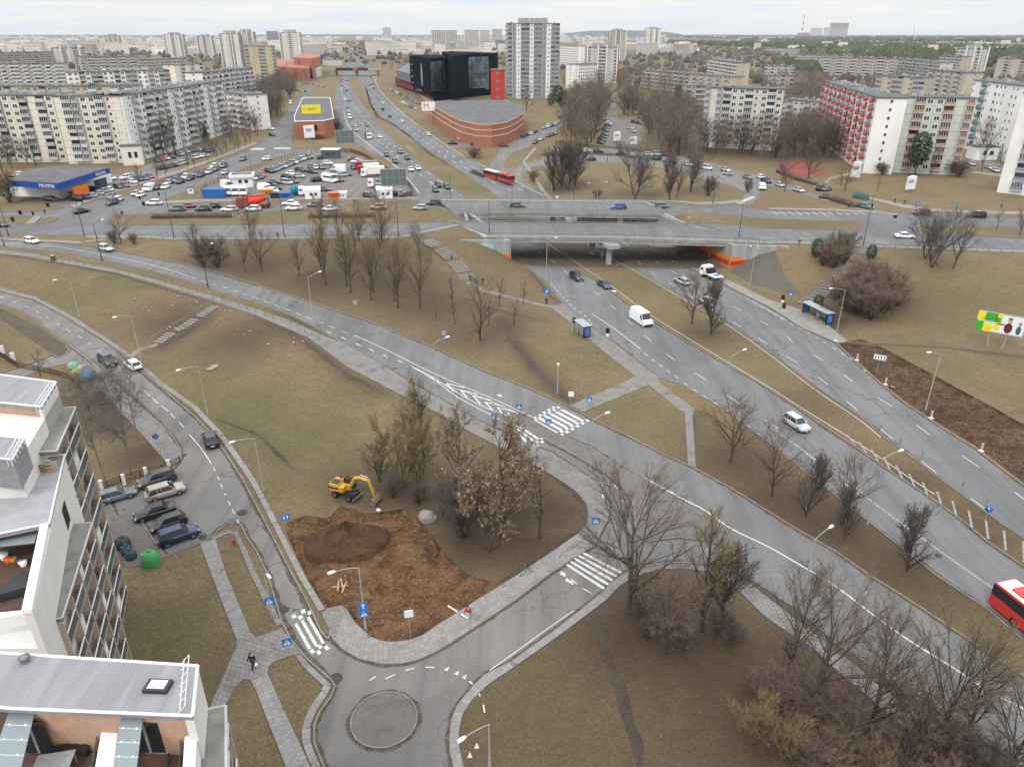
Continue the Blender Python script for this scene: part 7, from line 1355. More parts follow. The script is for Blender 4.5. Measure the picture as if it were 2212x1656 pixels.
for x,y,k,h,lab in[(647,597,'oval',6.5,'small oval bare tree, leftmost single one of the bank grove'),(705,615,'mossy',10.5,'tall bare tree with mossy twigs nearest the curved lamp post'),(697,600,'mossy',9,'bare tree tucked close behind the one by the lamp post'),(757,632,'mossy',10.5,'tall mossy bare tree, second of the row along the bank'),(749,617,'mossy',9.5,'bare tree tucked behind the second tree of the row'),(802,648,'oval',9,'shorter mossy bare tree, third of the row along the bank'),(807,631,'mossy',9.5,'dark bare tree directly behind the third tree of the row'),(860,665,'mossy',11,'broad mossy bare tree in the middle of the bank grove'),(852,650,'oval',9,'thin bare tree behind the broad mossy one'),(908,664,'mossy',10,'bare tree at the stairway end of the row'),(977,665,'slim',7,'slim young bare tree between the row and the stairway'),(1037,735,'spread',9,'low spreading reddish bare tree on the lawn by the worn trail'),(565,586,'spread',7.5,'dark branchy tree beside the cut white branches'),(530,587,'oval',6,'thin tree near the ramp in the scrub'),(441,578,'shrub',5.5,'tall dark thicket of stems under the lamp post on the ramp'),(471,578,'shrub',6,'rounded thicket right of the lamp post on the ramp'),(425,560,'oval',6.5,'small yellowish tree at the left of the thickets'),(542,527,'spread',8.5,'wide bare tree standing on the upper edge before the cross road'),(777,523,'spread',8,'bare tree with crooked limbs on the upper edge of the bank'),(825,522,'spread',9.5,'yellow-brown bare tree with large round crown before the hedge'),(732,520,'oval',8,'grey bare tree on the upper edge left of the crooked one'),(700,530,'mossy',9,'bare tree on the upper edge above the lamp post'),(770,560,'mossy',9,'bare tree standing mid-slope between the two rows'),(905,560,'oval',7,'dark bare tree mid-slope nearest the stairway'),(820,560,'oval',8,'dark tangled tree mid-slope behind the row'),(1078,662,'slim',6.5,'young thin tree on the grass between stairway and path'),(1130,658,'slim',5.5,'young thin tree beside the path under the lamp'),(1110,700,'slim',5.5,'young thin tree left of the bus stop lawn'),(941,694,'slim',3.2,'knee-high pollarded sapling with curling twigs'),(983,700,'slim',4.5,'thin sapling before the spreading tree'),(1056,700,'slim',5,'thin sapling behind the spreading tree')]:
 tree(x,y,k,h,lab,BANK)
tree(262,524,'spread',6,'round tan bush-like tree on the corner by the steps',None,0);tree(248,528,'shrub',2.6,'dark low shrub under the tan tree on the corner');tree(290,528,'shrub',2.4,'second dark low shrub right under the tan tree')
for x,y,k,h,lab in[(1494,699,'spread',8.5,'dark lumpy pruned tree, left of the pair on the median'),(1535,722,'dense',8.5,'dark lumpy pruned tree, right of the pair on the median'),(1998,558,'forked',10,'bare tree at the top of the right slope, nearest the road'),(2013,578,'forked',11,'leaning bare tree in the middle of three on the right slope'),(2059,580,'oval',9,'bare tree, last of three on the right slope'),(2153,496,'slim',6.5,'small bare tree on the far median, left one'),(2202,509,'oval',6.5,'small bare tree on the far median at the picture edge')]:tree(x,y,k,h,lab)
SH='shrub thicket beside the long stairway'
_r=random.Random(4)
for x,y,h in[(1820,670,7),(1850,680,7.5),(1880,690,7.5),(1910,680,6.5),(1925,650,6.5),(1900,630,6.5),(1870,625,7),(1840,640,7),(1880,655,8),(1860,600,4.5),(1790,690,4),(1940,660,5),(1810,645,5)]:tree(x,y,'shrub',h*.8,'dark rounded bare shrub in the thicket right of the long stairway',SH,_r.choice((1,2,2)),1.2)
for x,y,h in[(1790,560,4.5),(1810,550,4.5),(1830,545,4.2),(1800,580,4.5),(1775,575,4),(1822,570,4)]:tree(x,y,'shrub',h,'brown bare shrub in the thicket left of the long stairway','brown shrubs left of the stairway',2,1.1)
tree(1762,553,'thuja',4.2,'small dark green conifer at the top left of the brown thicket')
tree(1880,560,'thuja',3.5,'small dark conifer peeping out of the thicket');tree(1765,668,'thuja',3.2,'dark evergreen shrub at the foot of the stairway behind the shelter')
LR='bare trees between the two slanting roads'
for x,y,k,h,w,lab in[(1578,998,'spread',8,1,'reddish spreading tree, first between ramp and highway'),(1667,1070,'spread',8,.85,'dark tree with upright head, second between ramp and highway'),(1741,1116,'dense',7,.8,'small grey tree, third between ramp and highway'),(1821,1130,'spread',7.6,.75,'taller forked tree beside the lamp post, fourth in the strip'),(1823,1166,'dense',6,.7,'short dark tree under the forked one, fifth in the strip'),(1959,1232,'dense',6.5,.95,'dense dark teardrop-shaped tree alone at the end of the strip')]:tree(x,y,k,h,lab,LR,wide=w)
CG='clump of trees above the dug soil'
for x,y,k,h,lab in[(872,1052,'stems',11.8,'tall yellow-green multi-stemmed tree behind the digger'),(915,990,'upright',11,'straight mossy tree tallest of the clump above the dig'),(903,1048,'stems',10,'leaning yellowish stems right of the multi-stemmed tree'),(888,1000,'upright',10,'thin upright tree beside the tallest of the clump'),(985,1080,'dry',11,'slender tree hung with pale dry seeds left of the group'),(1062,1190,'dry',12,'large tree full of pale dry seeds in the middle of the clump'),(1090,1120,'dry',13,'tree with pale dry seeds next to the zebra crossing'),(1110,1060,'dry',8,'thin tree with dry seeds before the tiled pavement'),(1166,1163,'slim',9.5,'lone thin tree on the leaf-covered tip by the lamps'),(820,1040,'dry',7,'low straw-coloured tree left of the multi-stemmed one'),(1150,1090,'slim',8,'thin bare tree by the pavement bend')]:tree(x,y,k,h,lab,CG)
for x,y,h,lab in[(1003,1162,6,'dark round shrub beside the grey boulder'),(985,1130,5,'greyish shrub behind the dark round one'),(905,1090,2.4,'low twiggy brush behind the digger bucket'),(850,1075,2.4,'low twiggy brush under the yellow stems'),(1040,1080,3,'low thicket in the leaf litter of the clump')]:tree(x,y,'shrub',h,lab,'shrubs of the clump',0)
SG='big trees of the lower grove'
for x,y,k,h,w,v,lab in[(1358,1322,'grand',13,1.05,0,'huge wide-branched reddish tree standing over the street mouth'),(1516,1362,'upright',12.2,.95,0,'tall mossy tree right of the huge one'),(1436,1412,'spread',8,.9,0,'small drooping mossy tree below the huge one'),(1560,1330,'dense',7.5,1.1,0,'dense twiggy tree behind the tall mossy trunk'),(1704,1452,'grand',10.2,.7,1,'dark tree whose top crosses the lamp pole'),(1751,1556,'grand',11.5,.8,0,'forked tree in the middle of the lower right grove'),(1873,1586,'grand',10.5,.75,1,'tree with reddish top over the pavement strip'),(2010,1655,'grand',12.5,.8,1,'big dark tree at the bottom edge of the picture'),(2086,1600,'upright',10.5,1.0,0,'mossy-topped tree right of the big dark one'),(2170,1690,'grand',9.5,.8,0,'tree at the lower right corner of the picture'),(1830,1640,'grand',9,.8,0,'low tangled tree near the bottom of the grove'),(1940,1700,'grand',9.5,.8,1,'tangled tree cut by the bottom edge')]:tree(x,y,k,h,lab,SG,v,w)
for x,y,h in[(1621,1605,5),(1690,1640,4.6),(1800,1640,3.6),(1880,1690,4)]:tree(x,y,'yshrub',h,'yellow-green upright bare shrub in the lower grove','yellow shrubs of the lower grove')
for i in range(30):
 t=_r.random();x=1640+_r.random()*470;y=1490+(x-1640)*.30+_r.random()*150
 tree(x,y,'shrub',_r.uniform(1.8,3.8),'purplish brown bare undergrowth bush of the lower grove','undergrowth of the lower grove',_r.choice((0,1,1,2)),1.2)
for x,y in((1400,1380),(1470,1400),(1550,1370),(1385,1340),(1580,1390)):tree(x,y,'shrub',2.2,'low dark brush under the huge wide-branched tree','brush under the huge tree',0,1.2)
for x,y,k,h,lab in[(231,1049,'birch',15,'white-trunked birch nearest the apartment house'),(282,1026,'birch',13.5,'leaning white-trunked birch by the fence'),(300,950,'birch',12,'birch drooping over the street beside the pavement'),(262,930,'birch',10,'thin birch behind the two big ones'),(88,814,'slim',5,'small bare tree by the garden fence of the apartment house'),(196,905,'slim',6,'slim bare tree between roof and birches')]:tree(x,y,k,h,lab,'birches and small trees by the apartment house')
for x,y,k,h,w,lab in[(1196,412,'dense',12,1.05,'dark dense egg-shaped tree, first of the tight group by the loop road'),(1213,404,'dense',12.5,1.05,'dark dense egg-shaped tree, second of the tight group by the loop road'),(1228,413,'dense',13,1.05,'dark dense egg-shaped tree, third of the tight group by the loop road'),(1242,402,'dense',12,1.05,'dark dense egg-shaped tree, last of the tight group by the loop road'),(1371,430,'forked',15,1.15,'tallest bare tree with thick pale limbs inside the loop'),(1446,432,'dense',11,.85,'dark round tree between two taller ones inside the loop'),(1492,416,'forked',14,1,'tall forked tree by the loop road'),(1530,424,'shrub',5,1,'brown bush inside the loop by the road'),(1462,428,'oval',8,1,'small tree beside the dark round one'),(1615,416,'shrub',3.5,1,'tiny bush at the point of the slip road'),(1695,416,'spread',7,.8,'pruned tan tree beside the loop road'),(1825,412,'spread',6.5,1.3,'flat-topped dark apple-like tree near the white advertising block'),(1895,414,'slim',5,1,'tiny tree on the sandy lawn'),(1745,385,'spread',10,1.3,'wide purple-brown tree covering half of the red court'),(1690,395,'spread',9,1,'leaning bare trees in front of the red court'),(1808,330,'willow',14,1,'golden weeping willow by the red-balcony block'),(1840,345,'far',14,1,'grey tree before the red-balcony block'),(1975,380,'pine',15,.8,'blue-green pine before the pastel striped block'),(2010,378,'slim',9,1,'thin bare tree right of the pine'),(2070,382,'shrub',4.5,1.8,'wine-red wide bush at the corner of the striped block'),(2120,370,'far',13,.7,'tall bare tree in the yard road'),(2160,362,'slim',8,1,'thin tree in the yard between the blocks'),(1905,378,'shrub',3.5,1.5,'dark bush at the foot of the red-balcony block'),(1466,228,'spruce',13,1,'dark pointed spruce before the brown block'),(1460,222,'spruce',12,1,'spruce close to another in the park'),(1556,140,'spruce',8,1,'lone dark spruce among far blocks'),(1216,232,'thuja',11,1.2,'dark evergreen beside the pale tower'),(1205,222,'thuja',12,1.1,'taller dark evergreen right of the pale tower'),(1190,228,'thuja',8,1,'low dark evergreen at the foot of the pale tower'),(1138,240,'far',12,1.2,'tangled tree before the pale tower'),(446,308,'spruce',8,1,'round-topped spruce by the long apartment block'),(1240,215,'far',11,1,'purple tree beside the dark evergreen'),(1655,250,'spruce',9,1,'dark spruce between two blocks'),(1375,196,'pine',9,1,'dark green pine in the park'),(1340,190,'spruce',8,1,'small spruce in the park')]:tree(x,y,k,h,lab,wide=w)
RT='young trees along the avenue pavement'
for i,(x,y)in enumerate([(340,390),(359,384),(300,402),(406,368),(421,364),(449,348),(463,340),(470,341),(480,337),(455,333),(508,326),(516,324),(490,331),(531,316),(541,312)]):tree(x,y,'oval',5.5,'bare street tree, '+(ORD+['x'])[i if i<14 else 14]+' of those along the avenue pavement',RT,wide=.9)
def wood(poly,n,h,lab,grp,kinds=('far',),seed=1,wide=1.0,mass=None):
 R=random.Random(seed);parts=[];P=[G2(*p)for p in poly];x0,x1=min(p[0]for p in P),max(p[0]for p in P);y0,y1=min(p[1]for p in P),max(p[1]for p in P);c=0;tr=0
 while c<n and tr<4000:
  tr+=1;x,y=R.uniform(x0,x1),R.uniform(y0,y1)
  if inside(P,x,y)and mass:
   tm,cm,_=TK['farl'][R.randrange(4)];a=R.random()*6;s=R.uniform(h*.75,h*1.15)/12;c+=1
   for me in(tm,cm):
    v=np.empty(len(me.vertices)*3);me.vertices.foreach_get('co',v);v=v.reshape(-1,3)*s;k=me.polygons[0].loop_total;l=np.empty(len(me.loops),int);me.loops.foreach_get('vertex_index',l);parts.append((np.stack([v[:,0]*math.cos(a)-v[:,1]*math.sin(a)+x,v[:,0]*math.sin(a)+v[:,1]*math.cos(a)+y,v[:,2]+hgt(x,y)],1),l.reshape(-1,k)))
  elif inside(P,x,y):tree(0,0,R.choice(kinds),R.uniform(h*.75,h*1.15),lab,grp,R.randrange(4),wide*R.uniform(.9,1.15),p=Vector((x,y,hgt(x,y))));c+=1
 if parts:tag(link(mass,npmesh(mass,parts,TW_B)),lab,None,None,'stuff')
wood([(490,300),(560,280),(600,255),(630,215),(645,190),(610,185),(570,205),(530,225),(500,262)],46,12,'bare tree in the belt along the avenue before the towers','tree belt along the avenue',wide=1.3)
wood([(480,312),(555,300),(590,268),(610,245),(598,243),(560,270),(500,300)],16,10,'bare tree at the front edge of the avenue belt','front of the avenue belt',seed=2)
wood([(1240,325),(1290,318),(1300,265),(1320,230),(1300,215),(1240,222),(1225,262),(1212,300)],40,12,'bare park tree between the side street and the courtyard lot','park trees by the side street',seed=3,wide=1.3)
wood([(1340,222),(1480,245),(1520,290),(1650,310),(1660,345),(1520,345),(1400,330),(1390,262),(1345,250)],62,11.5,'bare park tree in the grove before the nine-storey block','park grove',seed=4,wide=1.3)
wood([(1660,300),(1790,300),(1800,345),(1755,352),(1680,348),(1660,340)],26,11,'bare tree in the dark grove behind the red court','grove behind the court',seed=5,wide=1.3)
wood([(1210,200),(1300,195),(1320,160),(1250,170),(1215,180)],16,12,'purplish bare tree right of the pale tower','trees by the pale tower',seed=6,mass='leafless_copse')
wood([(1336,190),(1500,215),(1520,185),(1400,178),(1340,165)],34,12,'bare tree among the low brown blocks','trees among the low blocks',seed=7,mass='leafless_copse')
wood([(1650,230),(1780,262),(1780,200),(1700,190),(1650,200)],26,12,'bare tree between the white block and the red-balcony block','trees between blocks',seed=8,mass='leafless_copse')
wood([(862,163),(935,170),(940,150),(930,125),(880,128),(868,148)],26,13,'bare tree in the copse left of the black office block','copse by the far bridge',seed=9,mass='leafless_copse')
wood([(690,120),(730,148),(742,132),(725,112),(700,108)],12,11,'bare tree beside the far bridge on the left','trees left of the far bridge',seed=10,mass='leafless_copse')
wood([(2095,330),(2200,350),(2200,335),(2110,305)],7,11,'bare tree in the yard behind the striped block','yard trees',seed=11)
wood([(300,322),(470,290),(492,300),(470,308),(330,345),(300,350)],9,11,'tall birch-grey tree against the long apartment block','trees before the apartment block',kinds=('birch','far'),seed=12)
wood([(-40,350),(60,345),(130,352),(60,362),(-30,375)],7,9,'bare tree before the leftmost apartment block','trees left of the shop',seed=13)
wood([(1040,285),(1100,285),(1120,280),(1100,300),(1050,300)],8,7,'small street tree before the round brick hall','trees by the brick hall',seed=14)
for x,y,h,w,lab in[(727,290,6,1.6,'dark round bush beside the small brick building'),(970,262,4,1.5,'dark bush before the brick hall, upper one'),(1025,340,3.5,2.2,'wide reddish bush on the triangular island'),(1300-10,430,2.5,1.4,'small round bush on the grass by the loop walk'),(1152,392,3.5,1.2,'small dark egg bush beside the loop walk'),(942,240,3.5,1.5,'dark bush at the corner of the brick hall'),(22,450-12,7,1,'bare tree on the small island by the shop')]:tree(x,y,'shrub',h,lab,wide=w)
HEDGE=mat('hedge_twigs',(.085,.062,.048),var=.4,scale=2,rnd=.3,island=True)
def hedge(L,w,h,label,seed=1,dens=26,m=None):
 P=[place(*p)for p in L];R=np.random.default_rng(seed);S=[];seg=sum((b-a).length for a,b in zip(P,P[1:]));c=P[0]
 for a,b in zip(P,P[1:]):
  n=int((b-a).length*dens);t=R.random(n);d=(b-a).normalized();nn=Vector((-d.y,d.x,0));
  for i in range(n):
   u=(R.random()-.5)*w;p=a.lerp(b,t[i])+nn*u;hh=h*(.55+.5*R.random())*(1-.35*(2*u/w)**2);q=p+Vector((R.normal()*.2,R.normal()*.2,hh));S.append((*(p-c),*(q-c),.05))
   for k in range(2):f=.3+.6*R.random();z=p.lerp(q,f);S.append((*(z-c),*(z-c+Vector((R.normal()*.3,R.normal()*.3,.35*R.random()))),.03))
 me=npmesh('hedge',[spikes(S)],m or HEDGE);o=link('hedge',me);o.location=c;tag(o,label,'hedge')
 if w<2.3:return
 core=MB()
 for a,b in zip(P,P[1:]):
  d=(b-a).normalized();n_=Vector((-d.y,d.x,0))*w*.26;core.prism([tuple((a-c+n_)[:2]),tuple((a-c-n_)[:2]),tuple((b-c-n_)[:2]),tuple((b-c+n_)[:2])],min(a.z,b.z)-c.z-.1,max(a.z,b.z)-c.z+h*.42)
 core.build('inner_stems',HEDGE,o)
for sd,n_,P_ in((31,70,[(1335,225),(1480,240),(1530,285),(1655,310),(1660,348),(1520,345),(1395,330),(1390,255),(1345,250)]),(32,50,[(1235,325),(1292,318),(1300,260),(1322,225),(1300,205),(1240,215),(1222,262),(1208,300)]),(33,40,[(1655,295),(1795,290),(1815,345),(1755,352),(1660,340)]),(34,50,[(480,312),(560,285),(603,255),(640,205),(690,150),(650,150),(600,180),(530,215),(490,262)]),(35,60,[(1210,195),(1520,215),(1530,180),(1400,165),(1215,160)]),(37,60,[(560,168),(600,150),(720,140),(735,105),(640,100),(560,120)]),(38,50,[(812,160),(880,165),(1000,108),(1000,95),(800,100)]),(39,60,[(1080,108),(1500,120),(1480,95),(1100,92)]),(36,30,[(1655,250),(1790,270),(1790,185),(1700,180)])):wood(P_,n_,10.5,'brown leafless trees filling the woods between the blocks','',seed=sd,mass='leafless_wood')
hedge([(328,471),(400,470),(500,469)],2.6,1.5,'clipped bare hedge on the median, longer one nearer the junction',1)
hedge([(668,470),(760,469),(812,468)],2.6,1.5,'clipped bare hedge on the median, behind the yellow-brown tree',2)
hedge([(1163,336),(1250,331),(1331,336),(1400,343)],2.0,1.4,'long low hedge between the two lanes of the loop road',3,14)
hedge([(1205,308),(1270,317),(1350,322),(1400,330)],2.2,1.6,'long dark hedge above the loop road',4,14);hedge([(1680,372),(1720,388),(1762,400)],2.4,1.6,'thick hedge beside the loop road near the court',5,14)
hedge([(1797,432),(1820,439),(1850,448)],3.4,1.8,'clipped oval hedge beside the junction on the right',6);hedge([(812,252),(845,268),(880,292),(930,335),(965,356)],1.6,1.3,'straggling dark hedge down the highway median',7,4);hedge([(1020,372),(1045,384)],2.2,1.6,'short piece of hedge low on the highway median',8)
hedge([(790,190),(800,225),(815,252)],1.4,1.2,'thin far hedge on the highway median',9,5)
def forest(name,label,areas,n,m,h,seed=1,con=.8):
 R=np.random.default_rng(seed);V=[];F=[];b=0
 per=max(1,n//len(areas))
 for poly in areas:
  P=[tuple(W(x,y,6.5)[:2])for x,y in poly];x0,x1=min(p[0]for p in P),max(p[0]for p in P);y0,y1=min(p[1]for p in P),max(p[1]for p in P);k=0
  while k<per:
   x,y=R.uniform(x0,x1),y0+(y1-y0)*R.random()**1.6
   if not inside(P,x,y):continue
   k+=1;H=h*R.uniform(.7,1.2);r=H*R.uniform(.28,.42)*(1+y/6000);a0=R.random()*6;q=5
   for j,(rr,zz)in enumerate(((r,.3),(r*.9,.62))):
    for i in range(q):a=a0+2*PI*(i+.5*j)/q;V.append((x+rr*math.cos(a)*R.uniform(.7,1.2),y+rr*math.sin(a),6.5+H*zz*R.uniform(.9,1.1)))
   V.append((x,y,6.5+H));
   for i in range(q):j=(i+1)%q;F+=[(b+i,b+j,b+q+i),(b+j,b+q+j,b+q+i),(b+q+i,b+q+j,b+2*q)]
   b+=2*q+1
 me=npmesh(name,[(np.array(V),np.array(F))],m);o=link(name,me);tag(o,label,None,None,'stuff');return o
PINEF=mat('far_pine_wood',(.030,.048,.026),var=.5,scale=.02,rnd=.45,island=True,coord='P',col2=(.075,.085,.035));BAREF=mat('far_bare_wood',(.085,.070,.062),var=.35,scale=.03,rnd=.35,island=True,coord='P')
forest('pine_forest','dark pine forest behind the blocks',[[(1440,100),(1680,108),(1800,112),(1800,92),(1640,88),(1450,86)],[(1700,120),(2000,140),(2260,165),(2260,112),(2000,100),(1800,95)],[(1680,170),(1760,180),(1760,160),(1680,155)],[(1780,152),(1980,165),(2090,150),(1900,138)]],5200,PINEF,17,1)
forest('distant_forest','forest reaching to the horizon',[[(1420,88),(2300,96),(2400,80),(1400,79)]],2600,PINEF,22,2)
forest('bare_wood','greyish leafless woods between the housing blocks',[[(-60,200),(480,170),(480,100),(-60,100)],[(600,140),(1100,150),(1100,90),(600,92)],[(1210,180),(1700,190),(1700,110),(1210,100)],[(1650,210),(2300,240),(2300,170),(1650,150)]],3200,BAREF,11,3)
# buildings
def wall(n,c,v=.12):return mat('wall_'+n,c,var=v,scale=.22,coord='P',stretch=(1,1,.35))
WCOL={'cream':wall('cream',(.66,.62,.54)),'white':wall('white',(.72,.71,.69)),'tan':wall('tan',(.42,.37,.30)),'grey':wall('grey',(.48,.46,.44)),'yellow':wall('yellow',(.46,.40,.26)),'warm':wall('warm',(.60,.565,.50)),'pink':wall('pink',(.46,.41,.41)),'mint':wall('mint',(.50,.54,.48)),'red':wall('red',(.40,.045,.035)),'brick':wall('brick',(.33,.13,.082)),'office_black':mat('wall_black',(.002,.007,.014),rough=.8,spec=.02),'maroon':wall('maroon',(.17,.025,.03)),'slate':wall('slate',(.13,.14,.17)),'blue':wall('blue',(.012,.06,.30))}
ROOFF=mat('roof_felt',(.10,.10,.105),var=.35,scale=.3,coord='P');WFR=mat('window_frame_white',(.70,.70,.69),rough=.5);WGL=mat('window_pane',(.035,.045,.055),rough=.12,rnd=.6);WGL2=mat('window_pane_far',(.07,.075,.085),rough=.2,rnd=.5,island=True);PARA=mat('balcony_grey',(.44,.43,.42),rnd=.3);DISH=mat('dish_white',(.7,.7,.7))
def win_mesh(w,h,n=2):
 m=MB();m.box((0,0,0),(w,.10,h),mi=0)
 for i in range(n):m.box((-w/2+w*(i+.5)/n,-.06,0),(w/n-.16,.04,h-.18),mi=1)
 return m
def balc(glazed,w=3.2):
 m=MB();m.box((0,-.45,-.55),(w,.9,1.0),mi=2);m.box((0,-.45,-1.1),(w+.1,1.0,.12),mi=0)
 if glazed:
  for i in range(4):m.box((-w/2+w*(i+.5)/4,-.86,.6),(w/4-.14,.04,1.25),mi=1);
  for i in range(5):m.box((-w/2+.03+(w-.06)*i/4,-.86,.6),(.10,.07,1.25),mi=0)
 else:m.box((0,.0,.6),(w,.08,1.25),mi=1)
 return m
KIT={'w':win_mesh(1.7,1.4,2),'s':win_mesh(.95,1.2,1),'b':balc(True),'o':balc(False),'g':balc(True,2.2)}
KME={k:m.mesh('kit_'+k,[WFR,WGL,PARA])for k,m in KIT.items()}
PARCOL={'red':MATS['wall_red'],'salmon':mat('parapet_salmon',(.42,.24,.18)),'teal':mat('parapet_teal',(.03,.17,.17)),'grey':PARA,'white':WFR,'blue':mat('parapet_slate',(.22,.24,.28))}
def facade(B,A,C,z0,floors,fh,pat,level,par,seed,accent=1.0):
 """repeats the bay pattern along A-C; level 2 = every window and balcony its own part"""
 A,C=Vector((*A[:2],0)),Vector((*C[:2],0));d=C-A;L=d.length;d.normalize();rz=math.atan2(d.y,d.x);n=max(1,round(L/3.2));R=random.Random(seed);J=MB()
 mbs=MB();mats=[WFR,WGL2,PARCOL[par]]
 for j in range(n):
  k=pat[j%len(pat)]
  if k=='.':continue
  for i in range(floors):
   kk=k
   if k=='b' and R.random()<.28*accent:kk='o'
   p=A+d*(L*(j+.5)/n);z=z0+fh*(i+.55)
   if level==2:
    o=link('window' if kk in 'ws' else 'balcony',KME[kk],B);o.location=(p.x,p.y,z);o.rotation_euler=(0,0,rz)
    if kk not in 'ws':setmat(o,PARCOL[par]if(par!='grey')else PARA,2)
   else:
    K=KIT[kk];cs,sn=math.cos(rz),math.sin(rz);b=len(mbs.v);mbs.v+=[(p.x+x*cs-y*sn,p.y+x*sn+y*cs,z+q)for x,y,q in K.v];mbs.f+=[tuple(i_+b for i_ in f)for f in K.f];mbs.m+=K.m;mbs.sm+=K.sm
 if mbs.v:o=mbs.build('windows',mats,B);o['kind']='stuff'
 if level==2:
  for j in range(n+1):p=A+d*(L*j/n);J.box((p.x,p.y,z0+floors*fh/2),(.06,.05,floors*fh),rz=rz)
  for i in range(floors+1):p=(A+C)/2;J.box((p.x,p.y,z0+fh*i),(L,.05,.06),rz=rz)
  o=J.build('panel_joints',mat('panel_joint',(.22,.20,.17)),B);o['kind']='stuff'
_bs=[0]
def block(xa,ya,xb,yb,h,depth,floors,col,pat,level,label,par='grey',cat='apartment block',grp=None,end='.s',z0=6.5,top=0,roof=None,base=None,yb_=None):
 """front roof edge given by two picture points, h metres above its ground"""
 if yb_:
  p=W((xa+xb)/2,yb_,z0);h=ztop(p,0,(ya+yb)/2)-z0;k=W((xa+xb)/2,ya,z0);k=[(x-1106)/FD/(CP+(828-(ya+yb)/2)/FD*SP)*p.y for x in(xa,xb)];A,C=Vector((k[0],p.y,z0+h)),Vector((k[1],p.y+.05*(k[1]-k[0]),z0+h));floors=max(4,int(h/2.9))
 else:A,C=W(xa,ya,z0+h),W(xb,yb,z0+h)
 d=(C-A);d.z=0;d.normalize();n=Vector((-d.y,d.x,0));_bs[0]+=1
 if n.dot(A+C)<0:A,C=C,A;d=-d;n=-n
 B=empty('apartment_block' if 'apart' in cat else cat.replace(' ','_'),(0,0,0),0,label,cat,grp);P=[A,C,C+n*depth,A+n*depth]
 m=MB();m.prism([tuple(p[:2])for p in P],z0-1.5,z0+h);m.build('wall',WCOL[col],B);e=.35
 if base:m=MB();m.prism([tuple((A-d*.1-n*.1)[:2]),tuple((C+d*.1-n*.1)[:2]),tuple((C+d*.1+n*(depth+.1))[:2]),tuple((A-d*.1+n*(depth+.1))[:2])],z0-1.5,z0+.9);m.build('plinth',WCOL[base],B)
 m=MB();Q=[A-d*e-n*e,C+d*e-n*e,C+d*e+n*(depth+e),A-d*e+n*(depth+e)];m.prism([tuple(p[:2])for p in Q],z0+h,z0+h+.35);r=m.build('roof',roof or ROOFF,B)
 R=random.Random(_bs[0]);m=MB();L=(C-A).length
 for i in range(int(L/(3 if level else 7))):p=A+d*R.uniform(1,max(1.1,L-1))+n*R.uniform(1,depth-1);q=R.uniform(.5,1.3);m.box((p.x,p.y,z0+h+.35+q*.4),(q*1.4,q*1.2,q*.8),rz=math.atan2(d.y,d.x))if R.random()<.75 else m.lathe([(.01,0),(.5,.12),(.6,.25)],(p.x,p.y,z0+h+1.1),10,axis='Y')
 if top:c=(A+C)/2+n*depth/2;m.box((c.x,c.y,z0+h+top/2),(L*.55,depth*.5,top),rz=math.atan2(d.y,d.x))
 if m.v:m.build('roof_vents',mat('vent_grey',(.33,.33,.33),var=.3,scale=.5,coord='P'),r,kind='stuff')
 fh=h/floors;f=-n*.03;facade(B,A+f,C+f,z0+.2,floors,fh,pat,level,par,_bs[0])
 if level and end:
  if A.dot(Vector((d.x,d.y,0)))>0:facade(B,A-d*.03+n*depth,A-d*.03,z0+.2,floors,fh,end,min(level,1),par,_bs[0]+50)
  else:facade(B,C+d*.03,C+d*.03+n*depth,z0+.2,floors,fh,end,min(level,1),par,_bs[0]+50)
 return B
LB='long apartment block on the left, '
